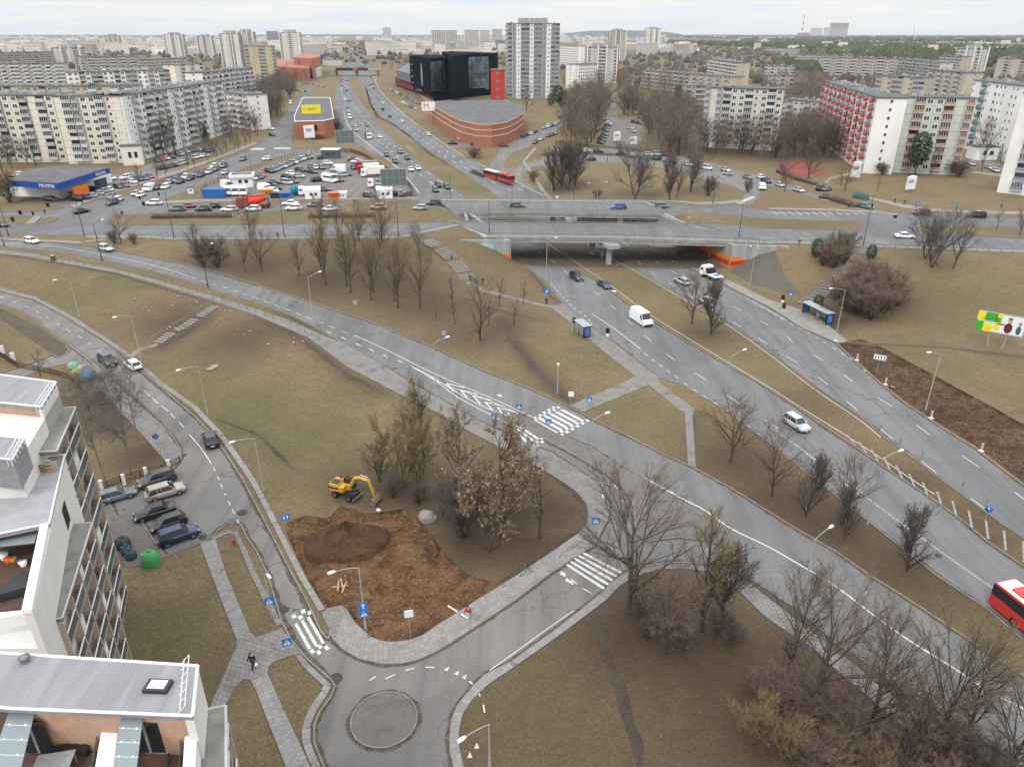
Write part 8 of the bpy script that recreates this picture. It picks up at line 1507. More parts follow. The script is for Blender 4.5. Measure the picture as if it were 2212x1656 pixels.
for a in[(-40,207,112,207,24,12,9,'cream','wbwwb.bw',2,LB+'westernmost straight section with clean balconies','grey'),(113,209,258,208,24,12,9,'cream','.bgwwbs..',2,LB+'middle section before the shop','grey'),(262,208,480,176,24,12,9,'white','.sgwwbbwbwb',2,LB+'wing receding towards the tree belt','grey'),(482,200,533,206,17,11,6,'white','bwb',1,'smaller pale block at the end of the long wing','grey'),(-40,187,190,187,24,11,9,'yellow','wbwb.gw',1,'block with yellow-trimmed top floor behind the long apartment block'),(190,187,300,185,24,11,9,'yellow','bw.bw',1,'second yellow-trimmed block behind the long apartment block'),(143,157,365,152,24,11,9,'white','wwbwbb',1,'white block of nine storeys in the third row on the left'),(-40,138,135,137,24,11,9,'grey','wbbwb',1,'grey block in the third row at the left picture edge'),(436,158,545,147,24,11,9,'white','bwbwb',1,'white block with blank end wall before the yellow tower'),(404,158,434,158,22,11,8,'cream','.',1,'blank cream end wall block near the yellow tower'),(376,141,437,138,24,11,9,'cream','..b',1,'blank-ended cream block behind the white one'),(172,124,300,122,24,11,9,'tan','bwb',1,'tan block in the fourth row on the left'),(219,143,306,143,22,11,8,'warm','wb',1,'warm grey block half hidden behind the white nine-storey one'),(-40,116,112,112,24,11,9,'tan','bwb',1,'brown-grey block in the fourth row at the left edge'),(300,130,400,126,20,11,7,'tan','bw',1,'tan block behind bare trees left of the white towers'),(1565,191,1694,194,24,13,9,'warm','bwwbsw',2,'nine-storey pale panel block above the park trees','grey'),(1526,189,1564,191,24,11,9,'warm','g.',1,'narrow stepped wing of the nine-storey pale panel block'),(1483,186,1526,186,15,11,5,'tan','bwb',1,'low tan wing beside the nine-storey pale block'),(1781,176,1895,212,25,10,9,'white','bwsbsw',2,'white nine-storey wing with bright red balconies','red'),(1958,211,2110,214,25,12,9,'mint','.bwwb.g',2,'pale mint and white front with salmon balcony bands','salmon'),(2104,174,2236,190,27,12,9,'white','s.sbs.wss.s',1,'white and pinkish block with teal balcony column','teal'),(2212,202,2300,206,29,14,10,'white','.b',1,'white block with grey-blue balconies cut off by the right picture edge','blue'),(1390,152,1482,160,15,11,5,'tan','bwb',1,'low brown block beyond the park, left arm'),(1482,160,1585,167,15,11,5,'tan','bw.',1,'low brown block beyond the park, right arm'),(1532,128,1592,136,24,11,9,'tan','bwb',1,'tan nine-storey block above the low brown ones'),(1719,118,1838,120,24,11,9,'tan','bwbb',1,'long tan block on the right, upper left part'),(1775,124,1935,127,24,11,9,'tan','wbbw',1,'long tan block on the right, middle part'),(1936,128,2032,136,22,11,8,'grey','bwb',1,'long grey block on the right, lower end'),(1895,164,2000,168,22,12,8,'tan','b.wb',1,'brown block with blank tan end behind the red-balcony block'),(2010,152,2088,158,24,11,9,'tan','bw.',1,'tan block with pale gridded end near the dark tower'),(2156,126,2260,128,24,12,9,'tan','..bw',1,'tan block right of the dark stepped tower'),(2031,121,2078,123,24,11,9,'tan','bw',1,'tan block just left of the dark stepped tower'),(1652,142,1716,143,15,11,5,'grey','bw',1,'low grey block right of the park grove'),(1660,163,1716,164,15,11,5,'tan','wb',1,'low block among bare trees right of the pale panel block'),(1690,215,1780,222,15,11,5,'grey','wbw',1,'low grey block hidden by trees before the red-balcony block'),(1473,82,1593,84,24,11,9,'cream','wb',1,'long cream block before the pine forest'),(1597,80,1625,80,24,11,9,'cream','wb',1,'first short cream block before the pine forest'),(1640,79,1664,80,24,11,9,'cream','wb',1,'second short cream block before the pine forest'),(1670,79,1716,80,24,11,9,'cream','bw',1,'third short cream block before the pine forest'),(1655,105,1770,107,14,11,5,'tan','bw',1,'low block along the pine forest'),(1796,107,1880,108,14,11,5,'tan','bw',1,'second low block along the pine forest'),(1250,140,1290,138,20,14,7,'white','ww',1,'white office-like block left of the slatted towers'),(1210,98,1250,100,30,14,10,'white','ww',1,'white block with dark windows right of the pale tower')]:
 block(*a)
TG='concrete residential towers'
def tower(xa,ya,xb,yb,base,floors,col,lab,depth=16,pat='b.s.b',fins=True,**k):
 B=block(xa,ya,xb,yb,0,depth,floors,col,pat,1,lab,top=4,cat='residential tower',grp=TG,end='b.b',yb_=base,**k);v=B.children[0].data.vertices;A,C=v[4].co.copy(),v[5].co.copy();h=A.z-6.5;d=(C-A);L=d.length;d.normalize();m=MB()
 if fins:
  for t in(.02,.36,.64,.98):p=A+d*L*t;m.box((p.x,p.y-.5,6.5+h/2+1),(1.0,1.6,h+2))
  m.build('white_fins',WFR,B)
 return B
for xa,ya,xb,yb,h,dp,c,l in[(600,113,655,112,9,60,'slate','long low grey-roofed hall left of the far highway'),(662,106,722,106,10,50,'white','low white hall left of the far highway'),(640,120,700,119,8,30,'blue','low hall with blue front left of the far highway'),(700,98,750,97,12,60,'grey','wide low store beyond the far bridge'),(690,128,712,130,8,20,'mint','small green-roofed hall near the far bridge'),(815,100,850,102,10,30,'maroon','dark low store right of the far highway'),(855,108,900,108,9,30,'cream','cream low store behind the copse'),(914,100,938,100,14,20,'brick','orange brick building above the copse'),(940,99,966,99,14,20,'brick','second orange brick building above the copse'),(1070,88,1098,88,24,14,'slate','banded dark glass building left of the pale tower'),(1000,90,1066,90,24,14,'grey','long banded grey building behind the black office block')]:block(xa,ya,xb,yb,h,dp,max(2,int(h/3)),c,'s',1,l,cat='store')
for a in[(352,76,392,74,128,16,'warm','tower with white fins, leftmost of the four on the left'),(424,80,455,79,128,16,'grey','tower, second of the four on the left'),(472,74,512,72,147,18,'warm','tower with aerials, third of the four on the left'),(510,70,545,70,146,18,'grey','tower, last of the four on the left'),(108,104,170,104,154,12,'grey','stepped grey tower behind the first rows on the left'),(602,70,645,72,143,18,'warm','tower with dark specks beside the orange shopping centre'),(1269,103,1335,102,180,16,'grey','tower with slatted balconies right of the pale tower'),(1318,68,1354,68,137,14,'tan','brown slab tower behind the slatted one'),(1396,62,1429,62,110,14,'cream','pale slab tower before the far hills'),(2088,106,2138,106,174,16,'grey','dark stepped tower on the right before the pines')]:tower(*a)
tower(528,100,584,100,180,16,'yellow','yellow-ochre tower beside the tree belt',pat='b.s.b',fins=False);tower(226,76,255,77,106,14,'yellow','pale yellow tower far on the left',fins=False);tower(1097,52,1210,51,213,16,'white','large pale green-white tower left of the park',26,'bgsbbsb',False,par='blue')
for xa,ya,xb,yb,h,lab,c in[(1752,61,1778,61,81,'pale twin block near the chimney, left','white'),(1781,60,1795,60,81,'narrow pale block near the chimney','white'),(1795,50,1835,50,82,'green and cream tower pair on the horizon','mint'),(1003,66,1035,66,112,'cream slab tower in the middle distance, first','cream'),(1036,66,1058,66,109,'cream slab tower in the middle distance, second','cream'),(1062,64,1085,64,104,'cream slab tower in the middle distance, third','cream'),(931,66,961,67,112,'cream tower above the copse, left','cream'),(962,66,986,67,110,'cream tower above the copse, right','cream'),(826,60,844,60,86,'single pale tower above the far highway','cream'),(575,68,600,68,92,'glassy blue-grey tower behind the yellow one','slate')]:
 block(xa,ya,xb,yb,0,18,9,c,'wb',1,lab,cat='residential tower',grp='distant towers',yb_=h)
FARM=mat('far_facade',(.50,.475,.44),coord='P',rnd=.35,var=.25,scale=.006);t=FARM.node_tree;br=N(t,'ShaderNodeTexBrick');br.offset=0;sp_=N(t,'ShaderNodeSeparateXYZ');t.links.new(N(t,'ShaderNodeNewGeometry').outputs['Position'],sp_.inputs[0]);cm_=N(t,'ShaderNodeCombineXYZ');t.links.new(math_n(t,'ADD',sp_.outputs[0],sp_.outputs[1]),cm_.inputs[0]);t.links.new(sp_.outputs[2],cm_.inputs[1]);t.links.new(cm_.outputs[0],br.inputs['Vector'])
for k_,v_ in(('Scale',1),('Brick Width',4.2),('Row Height',2.9),('Mortar Size',1.05)):br.inputs[k_].default_value=v_
pb=t.nodes['Principled BSDF'];src=pb.inputs['Base Color'].links[0].from_socket;t.links.new(mixc(t,math_n(t,'SUBTRACT',1,br.outputs[1]),src,(.13,.135,.15)),pb.inputs['Base Color'])
RF=random.Random(21);ux=MB();ux.box((0,0,.5),(1,1,1));ub=ux.mesh('far_block',[FARM]);ur=MB();ur.box((0,0,.5),(1.01,1.01,.02));urm=ur.mesh('far_roof',[mat('far_roof',(.20,.195,.19),rnd=.4)])
for i in range(290):
 left=RF.random()<.55;x=RF.uniform(-20,1100)if left else RF.uniform(1100,1480 if RF.random()<.8 else 2200);y=77+(RF.random()**1.5)*(45 if x<1480 else 5)
 if 728<x<802 and y>84:continue
 p=W(x,y+3,6.5);far=p.y;h=RF.choice((12,15,15,24,24,27,36 if y<92 else 15));w=RF.uniform(25,80)
 o=link('distant_block',ub);o.location=p;o.scale=(w,14,h);o.rotation_euler=(0,0,RF.choice((.1,-.3,.5,1.2,0,-.1)));tag(o,'small pale housing block in the built-up belt towards the horizon','building','housing blocks towards the horizon');q=link('roof',urm,o);q.location=(0,0,.49)
bm_=MB()
for i in range(1500):
 p=W(RF.uniform(-60,1500)if RF.random()<.93 else RF.uniform(1500,2250),76.5+RF.random()**1.5*42,6.5)
 if inside([tuple(W(x,y,6.5)[:2])for x,y in((735,125),(795,125),(812,76),(740,76))],p.x,p.y):continue
 h=RF.choice((6,9,12,15,15,20));bm_.box((p.x,p.y,6.5+h/2),(RF.uniform(12,50),14,h),rz=RF.uniform(-.5,.9))
bm_.build('distant_town',FARM,kind='stuff')
for xa,xb,y0,y1,hh,n_,sd in((-700,2900,77,77,26,40,2),(1200,1480,80,80,75,14,3)):
 R=random.Random(sd);V=[];F=[]
 for i in range(n_+1):
  a=W(xa+(xb-xa)*i/n_,85,6.5)*1.6;a.z=0;hz=6.5+hh*(R.uniform(.6,1.3)if hh<50 else .3+.9*math.sin(PI*i/n_)**.7*R.uniform(.9,1.1));b=len(V);V+=[(a.x,a.y,0),(a.x*1.05,a.y*1.05,hz),(a.x*1.5,a.y*1.5,hz*.6)]
  if i:F+=[(b-3,b,b+1,b-2),(b-2,b+1,b+2,b-1)]
 me=bpy.data.meshes.new('hills');me.from_pydata(V,[],F);me.materials.append(mat('hill_wood',(.045,.058,.045),var=.3,scale=.01,coord='P'));link('hills',me)['kind']='structure'
p=W(1731,80,6.5);e=empty('chimney',(p.x,p.y,0),0,'red and white striped chimney on the horizon','chimney');H=ztop(p,1736,32)
for i in range(7):m=MB();m.tube((0,0,H*i/7),(0,0,H*(i+1)/7),9-i*.7,9-(i+1)*.7,12);m.build('band',(SRED if i%2==0 else SWHITE),e)
p=W(1972,82,6.5);m=MB();H=ztop(p,1967,53)*1.0;m.tube((0,0,0),(-12,0,H),2.5,1.2,4);tag(m.build('crane_jib',mat('crane_dark',(.08,.12,.16)),loc=(p.x,p.y,0)),'thin dark crane jib slanting above the far forest','crane')
block(1725,71,1755,71,0,30,4,'red','.',0,'dark red works building under the striped chimney',cat='works building',yb_=80)
def prism_px(e,name,pts,z0,z1,m_):m=MB();P=[tuple(W(x,y,z1)[:2])for x,y in pts];m.prism(P,z0,z1);return m.build(name,m_,e)
OG=mat('office_glass',(.11,.135,.145),rough=.12,var=.6,scale=.12,coord='P',spec=.5,rnd=.3)
def glass_wall(e,A,C,z0,z1,nx,nz):
 d=C-A;L=d.length;rz=math.atan2(d.y,d.x);m=MB();m.box((0,0,0),(L/nx-.12,.12,(z1-z0)/nz-.16));me=m.mesh('glass_pane',[OG]);f=MB()
 for i in range(nx):
  for j in range(nz):p=A+d*((i+.5)/nx);o=link('glass_pane',me,e);o.location=(p.x,p.y-.12,z0+(z1-z0)*(j+.5)/nz);o.rotation_euler=(0,0,rz)
z=6.5+29;e=empty('office_building',(0,0,0),0,'black office block with glass fronts and an oval window','office building')
A,B_,C=W(884,120,z),W(928,127,z),W(975,123,z);n=Vector((.25,1,0))*26
m=MB();m.prism([tuple(q[:2])for q in(A,B_,C,C+n,A+n)],12,z);m.build('wall',WCOL['office_black'],e);glass_wall(e,B_+Vector((.5,-.3,0)),C+Vector((-.5,-.3,0)),13,z-2,10,8)
z2=z+2;A2,B2,C2=W(954,112,z2),W(1010,117,z2),W(1057,116,z2);m=MB();m.prism([tuple(q[:2])for q in(W(976,122,z2),B2,C2,C2+n,A2+n,A2)],10,z2);m.build('wall',WCOL['office_black'],e);glass_wall(e,B2+Vector((.5,-.3,0)),C2+Vector((-.5,-.3,0)),11,z2-2,9,8)
m=MB();m.prism([tuple(q[:2])for q in(A+Vector((14,6,0)),B_+Vector((2,2,0)),C2+Vector((0,2,0)),C2+n,A+n)],5.5,12.4);m.build('base',WCOL['office_black'],e)
d=(B_-A).normalized();nn=Vector((d.y,-d.x,0));o=MB();o.lathe([(.01,0),(1,0)],(0,0,0),32,axis='Y');c=A.lerp(B_,.62)+nn*.3;q=o.build('oval_window',mat('oval_glass',(.20,.23,.21),rough=.3,var=.5,scale=.3,coord='P'),e);q.location=(c.x,c.y,23);q.scale=(4.2,1,8.5);q.rotation_euler=(0,0,math.atan2(d.y,d.x))
for i in range(4):c=A.lerp(B_,.13)+nn*.3;text_obj(['▪ ▪▪','▪ ▪','▪▪ ▪','▪ ▪▪'][i],3,SWHITE,e,(c.x,c.y,29-4.5*i),(PI/2,0,math.atan2(d.y,d.x)))
e=empty('maroon_store',(0,0,0),0,'maroon and slate store left of the black office block','store');prism_px(e,'lower_wall',[(853,167),(893,180),(915,160),(875,150)],8,14,WCOL['maroon']);prism_px(e,'upper_wall',[(857,152),(894,162),(915,142),(885,135)],14.02,21,WCOL['slate'])
e=block(1060,152,1090,152,24,14,5,'red','.w.',1,'red block with satellite dishes between office block and pale tower',cat='studio building')
z=6.5+9;e=empty('brick_hall',(0,0,0),0,'curved red brick hall with pale bands and flat roof','store');RP=[(924,222),(955,240),(975,251),(998,261),(1030,268),(1062,269),(1093,264),(1115,254),(1130,244),(1129,229),(1094,217),(1010,218)]
BRK=ground_mat('brick_wall','paver',(.37,.125,.07),bw=1.2,bh=.4,mortar=.05);prism_px(e,'wall',RP,5.5,z,WCOL['brick']);r=MB();P=[tuple(W(x,y,z)[:2])for x,y in RP];r.prism(P,z,z+.3);r.build('roof',ROOFF,e)
for zz in(z-.1,z-2.6,z-5.2):
 m=MB();
 for a,b in zip(P[:9],P[1:9]):A,B_=Vector((*a,zz)),Vector((*b,zz));m.tube(A,B_,.22,k=4)
 m.build('pale_band',mat('band_cream',(.55,.42,.32)),e)
a=Vector(P[4]);m=MB();m.box((a.x+3,a.y-.1,10.5),(2.4,.8,8.2));w_=m.build('stair_window',WFR,e);m=MB();m.box((a.x+2.4,a.y-.55,10.8),(.8,.1,6.8));m.box((a.x+3.6,a.y-.55,10.8),(.8,.1,6.8));m.build('pane',WGL2,w_)
z=6.5+7.5;e=empty('brick_building',(0,0,0),0,'small red brick building with flat grey roof beside the highway','building');RP=[(637,264),(700,262),(721,257),(713,212),(654,212),(636,252)];prism_px(e,'wall',RP,5.5,z,WCOL['brick']);P=[W(x,y,z)for x,y in RP];m=MB();m.prism([tuple(q[:2])for q in P],z,z+.1);R_=m.build('roof',ROOFF,e);m=MB()
for a,b in zip(P,P[1:]+P[:1]):m.tube(a+Vector((0,0,.25)),b+Vector((0,0,.25)),.25,k=4)
m.build('parapet',WFR,R_);a=P[0].lerp(P[1],.62);m=MB();m.box((a.x,a.y-.05,11.3),(3.4,.2,2.4));m.build('opening',BLK,e);m=MB();m.box((a.x+1.5,a.y-1.5,8.6),(8,3,.8));m.build('ramp_wall',WCOL['brick'],e)
e=empty('shopping_centre',(0,0,0),0,'orange brick shopping centre with green glass entrance','shopping centre')
for pts,z0,z1,c in(([(587,143),(668,148),(668,130),(590,128)],5.5,19,'brick'),([(634,124),(672,127),(692,122),(690,118),(650,116)],5.5,27,'brick'),([(668,150),(694,146),(690,138),(668,140)],5.5,16,'mint')):prism_px(e,'wall',pts,z0,z1,WCOL[c])
c=W(658,131,24);m=MB();m.box((c.x,c.y-1,23),(14,.4,7));m.build('blue_screen',WCOL['blue'],e)
z=6.5+6;e=empty('shop',(0,0,0),0,'low white shop with dark roof and blue fascia','shop');RP=[(16,390),(124,397),(236,363),(128,359),(60,366)];prism_px(e,'wall',RP,5.5,z-1.6,WCOL['white']);P=[W(x,y,z)for x,y in RP];m=MB();m.prism([tuple(q[:2])for q in P],z-1.6,z-.05);m.build('fascia',WCOL['blue'],e);c=sum(P,Vector())/5;m=MB();m.prism([tuple((c+(q-c)*.985)[:2])for q in P],z-.05,z+.12);m.build('roof',ROOFF,e)
for a,b,t_ in((P[0],P[1],.78),(P[1],P[2],.80)):d=(b-a).normalized();q=a.lerp(b,t_)+Vector((d.y,-d.x,0))*.12;text_obj('MAXIMA',1.5,SWHITE,e,(q.x,q.y,z-.85),(PI/2,0,math.atan2(d.y,d.x)))
d=(P[2]-P[1]);rz=math.atan2(d.y,d.x)
for t_ in(.68,.76,.84):q=P[1].lerp(P[2],t_);m=MB();m.box((q.x+.1,q.y-.1,8.6),(2.4,.2,3.2),rz=rz);m.build('shop_window',WGL,e)
q=P[1].lerp(P[2],.38);m=MB();m.box((q.x,q.y-.4,8.6),(7.5,.4,3),rz=rz);m.build('orange_poster',mat('poster_orange2',(.7,.16,.02)),e)
def hut(x,y,L,D,H,ang,label,c,roofc=None,nm='hut',gable=0,fascia=None):
 p=place(x,y);e=empty(nm,p,ang,label,nm.replace('_',' '));m=MB();m.box((0,0,H/2),(L,D,H));m.build('wall',c,e);m=MB()
 if gable:m.add([(-L/2-.1,-D/2-.1,H),(L/2+.1,-D/2-.1,H),(L/2+.1,0,H+gable),(-L/2-.1,0,H+gable),(-L/2-.1,D/2+.1,H),(L/2+.1,D/2+.1,H)],[(0,1,2,3),(3,2,5,4),(0,3,4),(1,5,2)])
 else:m.box((0,0,H+.15),(L+.5,D+.5,.3))
 m.build('roof',roofc or ROOFF,e);m=MB();m.box((L*.2,-D/2-.03,H*.55),(L*.16,.08,H*.3));m.box((-L*.1,-D/2-.03,H*.55),(L*.16,.08,H*.3));m.build('window',WGL,e)
 if fascia:m=MB();m.box((0,0,H+.1),(L+1.4,D+1.4,.9));m.build('fascia',fascia,e);m=MB();m.box((0,0,H+.57),(L,D,.06));m.build('roof_deck',ROOFF,e)
 return e
hut(526,403,6.4,4.2,3.6,.25,'white site office with overhanging fascia in the fenced lot',VWH,nm='site_office',fascia=WFR);hut(716,341,7,4,3.3,0,'grey glass kiosk with white sign at the top of the fenced lot',mat('kiosk_grey',(.08,.10,.10)),WFR,'kiosk');hut(677,428,4.6,3.5,2.7,.2,'white gabled shed behind the blue-dressed walker',VWH,VWH,'shed',.9);hut(831,427,4.8,3.5,2.7,.2,'white gabled shed under the big grey billboard back',VWH,VWH,'shed',.9)
o=MB();o.box((0,0,1.4),(6.6,2.5,2.6));
for i in range(17):o.box((-3.1+i*.39,-1.27,1.4),(.16,.05,2.4))
tag(o.build('shipping_container',VBLUE,loc=place(465,427)),'long blue container at the corner of the fenced lot','container');o=MB();o.lathe([(.01,-1.5),(1.3,-1.5),(1.4,0),(1.3,1.5),(.01,1.5)],(0,0,1.6),16,axis='Y');tag(o.build('tank',TEAL,loc=place(639,421)),'teal round tank body between the sheds and the blue skips','tank')
for x,y,c,l in((597,428,DARKM,'dark skip behind the mixer'),(617,428,VBLUE,'blue skip behind the white cars'),(580,421,YEL,'yellow digger body behind the mixer'),(722,428,ORG,'orange tipped crane arm in the lot'),(738,427,VWH,'pale pickup with blue cover at the low edge of the lot')):hut(x,y,3.0,2.2,1.5,.1,l,c,c,'skip' if 'skip' in l else 'machine')
hut(291,355,7,5,7,.35,'cream rendered vent house on the lawn by the apartment block',WCOL['cream'],nm='vent_house');hut(2118,343,9,7,5,0,'white low annex beside the striped block',WCOL['white'],nm='annex');hut(1402,282-12,6,3,3,.2,'small grey hut in the courtyard lot',PARA,nm='hut');o=hut(413,418,1.6,1.0,1.9,.3,'small white cabinet on the corner grass',VWH,nm='cabinet')
for i in range(3):q=MB();q.lathe([(1.2,0),(1.25,.8),(.9,1.5),(.2,1.8)],(0,0,0),10);tag(q.build('recycling_bin',mat('bin_teal',(.05,.10,.10)),loc=place(1850+i*9,427+i*2)),['left','middle','right'][i]+' dark teal bin of three on the pavement by the loop','recycling bin')
b0,b1=W(730,163,7),W(812,163,7);e=empty('far_bridge',(0,0,0),0,'far road bridge with dark banner over the highway','bridge');c=(b0+b1)/2;L=(b1-b0).length;m=MB();m.box((c.x,c.y,13),(L*1.3,14,1.4));m.build('deck',CONC,e);m=MB();m.box((c.x-4,c.y-7.4,14.2),(L*.85,.4,2.6));m.build('banner',mat('banner_dark',(.045,.03,.04)),e);m=MB();m.box((c.x,c.y-7.7,14.4),(5,.4,3));m.build('orange_mark',ORG,e)
for s in(-1,0,1):m=MB();m.box((c.x+s*L*.55,c.y,9),(2 if s else 1.2,12,7));m.build('pier',CONC,e)
# the stepped white apartment house in front
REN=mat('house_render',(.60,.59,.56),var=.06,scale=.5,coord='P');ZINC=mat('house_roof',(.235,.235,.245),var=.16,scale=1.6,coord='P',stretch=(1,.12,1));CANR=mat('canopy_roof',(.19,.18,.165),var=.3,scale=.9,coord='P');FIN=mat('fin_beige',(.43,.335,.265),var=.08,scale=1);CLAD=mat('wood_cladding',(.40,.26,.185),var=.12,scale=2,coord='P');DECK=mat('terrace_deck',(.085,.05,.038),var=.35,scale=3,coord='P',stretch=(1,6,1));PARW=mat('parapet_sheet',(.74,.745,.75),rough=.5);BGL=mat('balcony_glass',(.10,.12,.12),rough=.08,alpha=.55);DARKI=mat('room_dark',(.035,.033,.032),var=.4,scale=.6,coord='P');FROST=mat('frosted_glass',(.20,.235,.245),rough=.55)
def hs(lab):return empty('apartment_house',(0,0,0),0,lab,'apartment house','stepped white apartment house')
def slab(e,name,pts,z,th,m_,rim=None):
 P=[W(x,y,z)for x,y in pts];m=MB();m.prism([tuple(p[:2])for p in P],z-th,z);o=m.build(name,m_,e)
 if rim:
  m=MB()
  for a,b in zip(P,P[1:]+P[:1]):m.tube(a,b,.09,k=4)
  m.build('roof_edge',rim,o)
 return o,P
def balconies(e,A,C,z1,z0,nb,inner=2.6,fh=2.7):
 """fins, floor slabs, glass and slatted screens between far corner A and near corner C"""
 A,C=Vector((A.x,A.y,0)),Vector((C.x,C.y,0));d=(C-A);L=d.length;d.normalize();n=Vector((d.y,-d.x,0));n=-n if n.x>0 else n;nf=int((z1-z0)/fh+.5);rz=math.atan2(d.y,d.x)
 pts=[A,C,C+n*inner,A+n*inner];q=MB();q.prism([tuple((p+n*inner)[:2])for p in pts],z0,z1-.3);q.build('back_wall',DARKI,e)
 for k in range(nb+1):
  p=A+d*(L*k/nb);m=MB();m.box((*(p+n*.25)[:2],(z0+z1)/2-.15),(.16,.5,z1-z0-.3),rz=rz);F=m.build('fin',FIN,e);m=MB()
  if k in(0,nb):m.box((*(p+n*(inner/2+.3))[:2],(z0+z1)/2-.2),(.06,inner-.5,z1-z0-.4),rz=rz);m.build('end_screen',FIN if k else GREYM,e)
  for j in range(int((z1-z0)/.30)):m.box((*(p+n*.55+d*(.12 if k<nb else .1))[:2],z0+.2+j*.30),(.10,.5,.12),rz=rz)
  m.build('louvres',FIN,F)['kind']='stuff'
 for f in range(nf+1):
  z=z0+fh*f
  if z>z1-.5:break
  m=MB();c=A+d*L/2+n*inner/2;m.box((c.x,c.y,z),(L,inner,.22),rz=rz);m.build('balcony_floor',mat('balcony_slab',(.24,.235,.22),var=.2,scale=1,coord='P'),e)
  m=MB();c=A+d*L/2+n*.04;m.box((c.x,c.y,z+1.08),(L,.08,.07),rz=rz);m.build('top_rail',PARW,e)
  for k in range(nb):
   c=A+d*(L*(k+.5)/nb)+n*.06;m=MB();m.box((c.x,c.y,z+.6),(L/nb-.2,.03,.9),rz=rz);m.build('glass_panel',BGL,e)
   c=A+d*(L*(k+.5)/nb)+n*(inner-.05);m=MB();m.box((c.x-n.x*.02,c.y-n.y*.02,z+1.35),(L/nb*.7,.06,2.1),rz=rz);m.build('balcony_door',WGL,e)
   if(k+f)%3==0:
    s=MB();
    for j in range(12):s.box((*(A+d*(L*(k+.72)/nb)+n*.2)[:2],z+.25+j*.2),(L/nb*.4,.04,.09),rz=rz)
    s.build('slatted_screen',PARW,e)['kind']='stuff'
e=hs('upper stepped part of the white apartment house beside the birches')
slab(e,'roof',[(-60,801),(0,809),(121,825),(89,878),(0,869),(-60,860)],24.1,.35,ZINC,PARW);W1=[W(121,826,24.1),W(89,878,24.1)];m=MB();A,C=W1;n=Vector((-1,-.1,0));C=C+(C-A)*1.6;m.prism([tuple(p[:2])for p in(A,C,C+n*14,A+n*14)],0,23.0);m.build('wall',REN,e);m=MB();m.prism([tuple(p[:2])for p in(A,W1[1],W1[1]+n*.3,A+n*.3)],21,23.8);m.build('upper_wall',REN,e)
slab(e,'canopy',[(126,882),(163,879),(122,974),(79,976)],21.6,.35,CANR,mat('canopy_edge',(.46,.45,.43)))
A,C=W(162,880,21.5),W(122,974,21.5);balconies(e,A,C+(C-A)*.1,21.3,0,2)
slab(e,'terrace',[(-40,868),(89,878),(100,905),(60,960),(-40,950)],21.3,.3,DECK);m=MB();a,b=W(-40,866,24),W(89,878,24);m.prism([tuple(a[:2]),tuple(b[:2]),(b.x,b.y+.15),(a.x,a.y+.15)],21.3,23.8);m.build('wood_wall',CLAD,e)
slab(e,'parapet',[(84,908),(99,907),(61,977),(52,960)],22.4,1.1,PARW);slab(e,'lower_roof',[(-40,938),(52,946),(26,992),(-40,986)],23.9,2.6,ZINC,PARW)
m=MB()
for s in(0,1):
 for(x0,y0),(x1,y1)in(((75+s*8,872),(110+s*8,822)),((12+s*9,986),(38+s*9,940))):a,b=W(x0,y0,24.9),W(x1,y1,24.9);m.tube(a,b,.035,k=4);[m.tube(a.lerp(b,i/5),a.lerp(b,i/5)-Vector((0,0,.8)),.03,k=4)for i in range(6)]
m.build('roof_railing',PARW,e)
e=hs('middle part of the white apartment house with dark terrace furniture');z=20.2
o,P=slab(e,'roof',[(-60,1008),(30,996),(139,981),(106,1130),(0,1152),(-60,1165)],z,.35,mat('house_roof_streaky',(.29,.29,.30),var=.14,scale=.8,coord='P'),PARW)
A,C=W(139,981,z),W(106,1130,z);C2=W(68,1316,z);m=MB();m.prism([tuple(p[:2])for p in(A,C2,C2+Vector((-12,0,0)),A+Vector((-12,0,0)))],0,17.0);m.prism([tuple(p[:2])for p in(A,C2,C2+Vector((-.5,0,0)),A+Vector((-.5,0,0)))],17.0,z-.35);m.build('wall',REN,e)
slab(e,'parapet',[(86,1136),(104,1130),(68,1316),(46,1318)],z,.3,PARW);slab(e,'terrace',[(-60,1150),(84,1140),(60,1310),(-60,1330)],17.5,.3,DECK);slab(e,'parapet',[(-60,1330),(0,1322),(50,1317),(51,1324),(-60,1345)],18.8,.9,PARW)
slab(e,'glass_canopy',[(-60,1160),(84,1141),(74,1172),(-60,1186)],19.4,.06,FROST)
slab(e,'canopy',[(156,1131),(199,1128),(134,1334),(80,1342)],16.2,.35,CANR,MATS['canopy_edge']);balconies(e,W(198,1129,16.1),W(134,1334,16.1),15.9,0,4)
for x,y,r,c in((20,1215,.3,ORG),(30,1213,.28,YEL),(10,1207,.35,VWH),(45,1218,.3,MATS['bark_grey']),(52,1222,.3,VWH),(15,1202,.3,VBLUE)):q=MB();q.lathe([(r*.6,0),(r,r*1.4),(.01,r*1.3)],(0,0,0),10);tag(q.build('plant_pot',c,loc=W(x,y,17.52)),'pot standing in the crowded row at the middle terrace wall','pot','pots on the middle terrace')
q=MB();q.box((0,0,.35),(1.9,1.1,.6));q.box((.5,1.0,.3),(.9,.9,.5));tag(q.build('garden_sofa',DARKM,loc=W(27,1283,17.52),rz=.5),'black terrace sofa set on the middle terrace','sofa')
q=MB();q.box((0,0,0),(1.7,.08,1.9));q=q.build('slit_window',BLK,e);a_=A.lerp(C,.52);q.location=(a_.x+.0,a_.y,17.6);q.rotation_euler=(0,0,math.atan2(C.y-A.y,C.x-A.x))
e=hs('nearest part of the white apartment house with roof window and two terraces');z=24.1
o,P=slab(e,'roof',[(-60,1403),(0,1409),(427,1437),(416,1545),(25,1529),(-60,1520)],z,.3,ZINC,PARW)
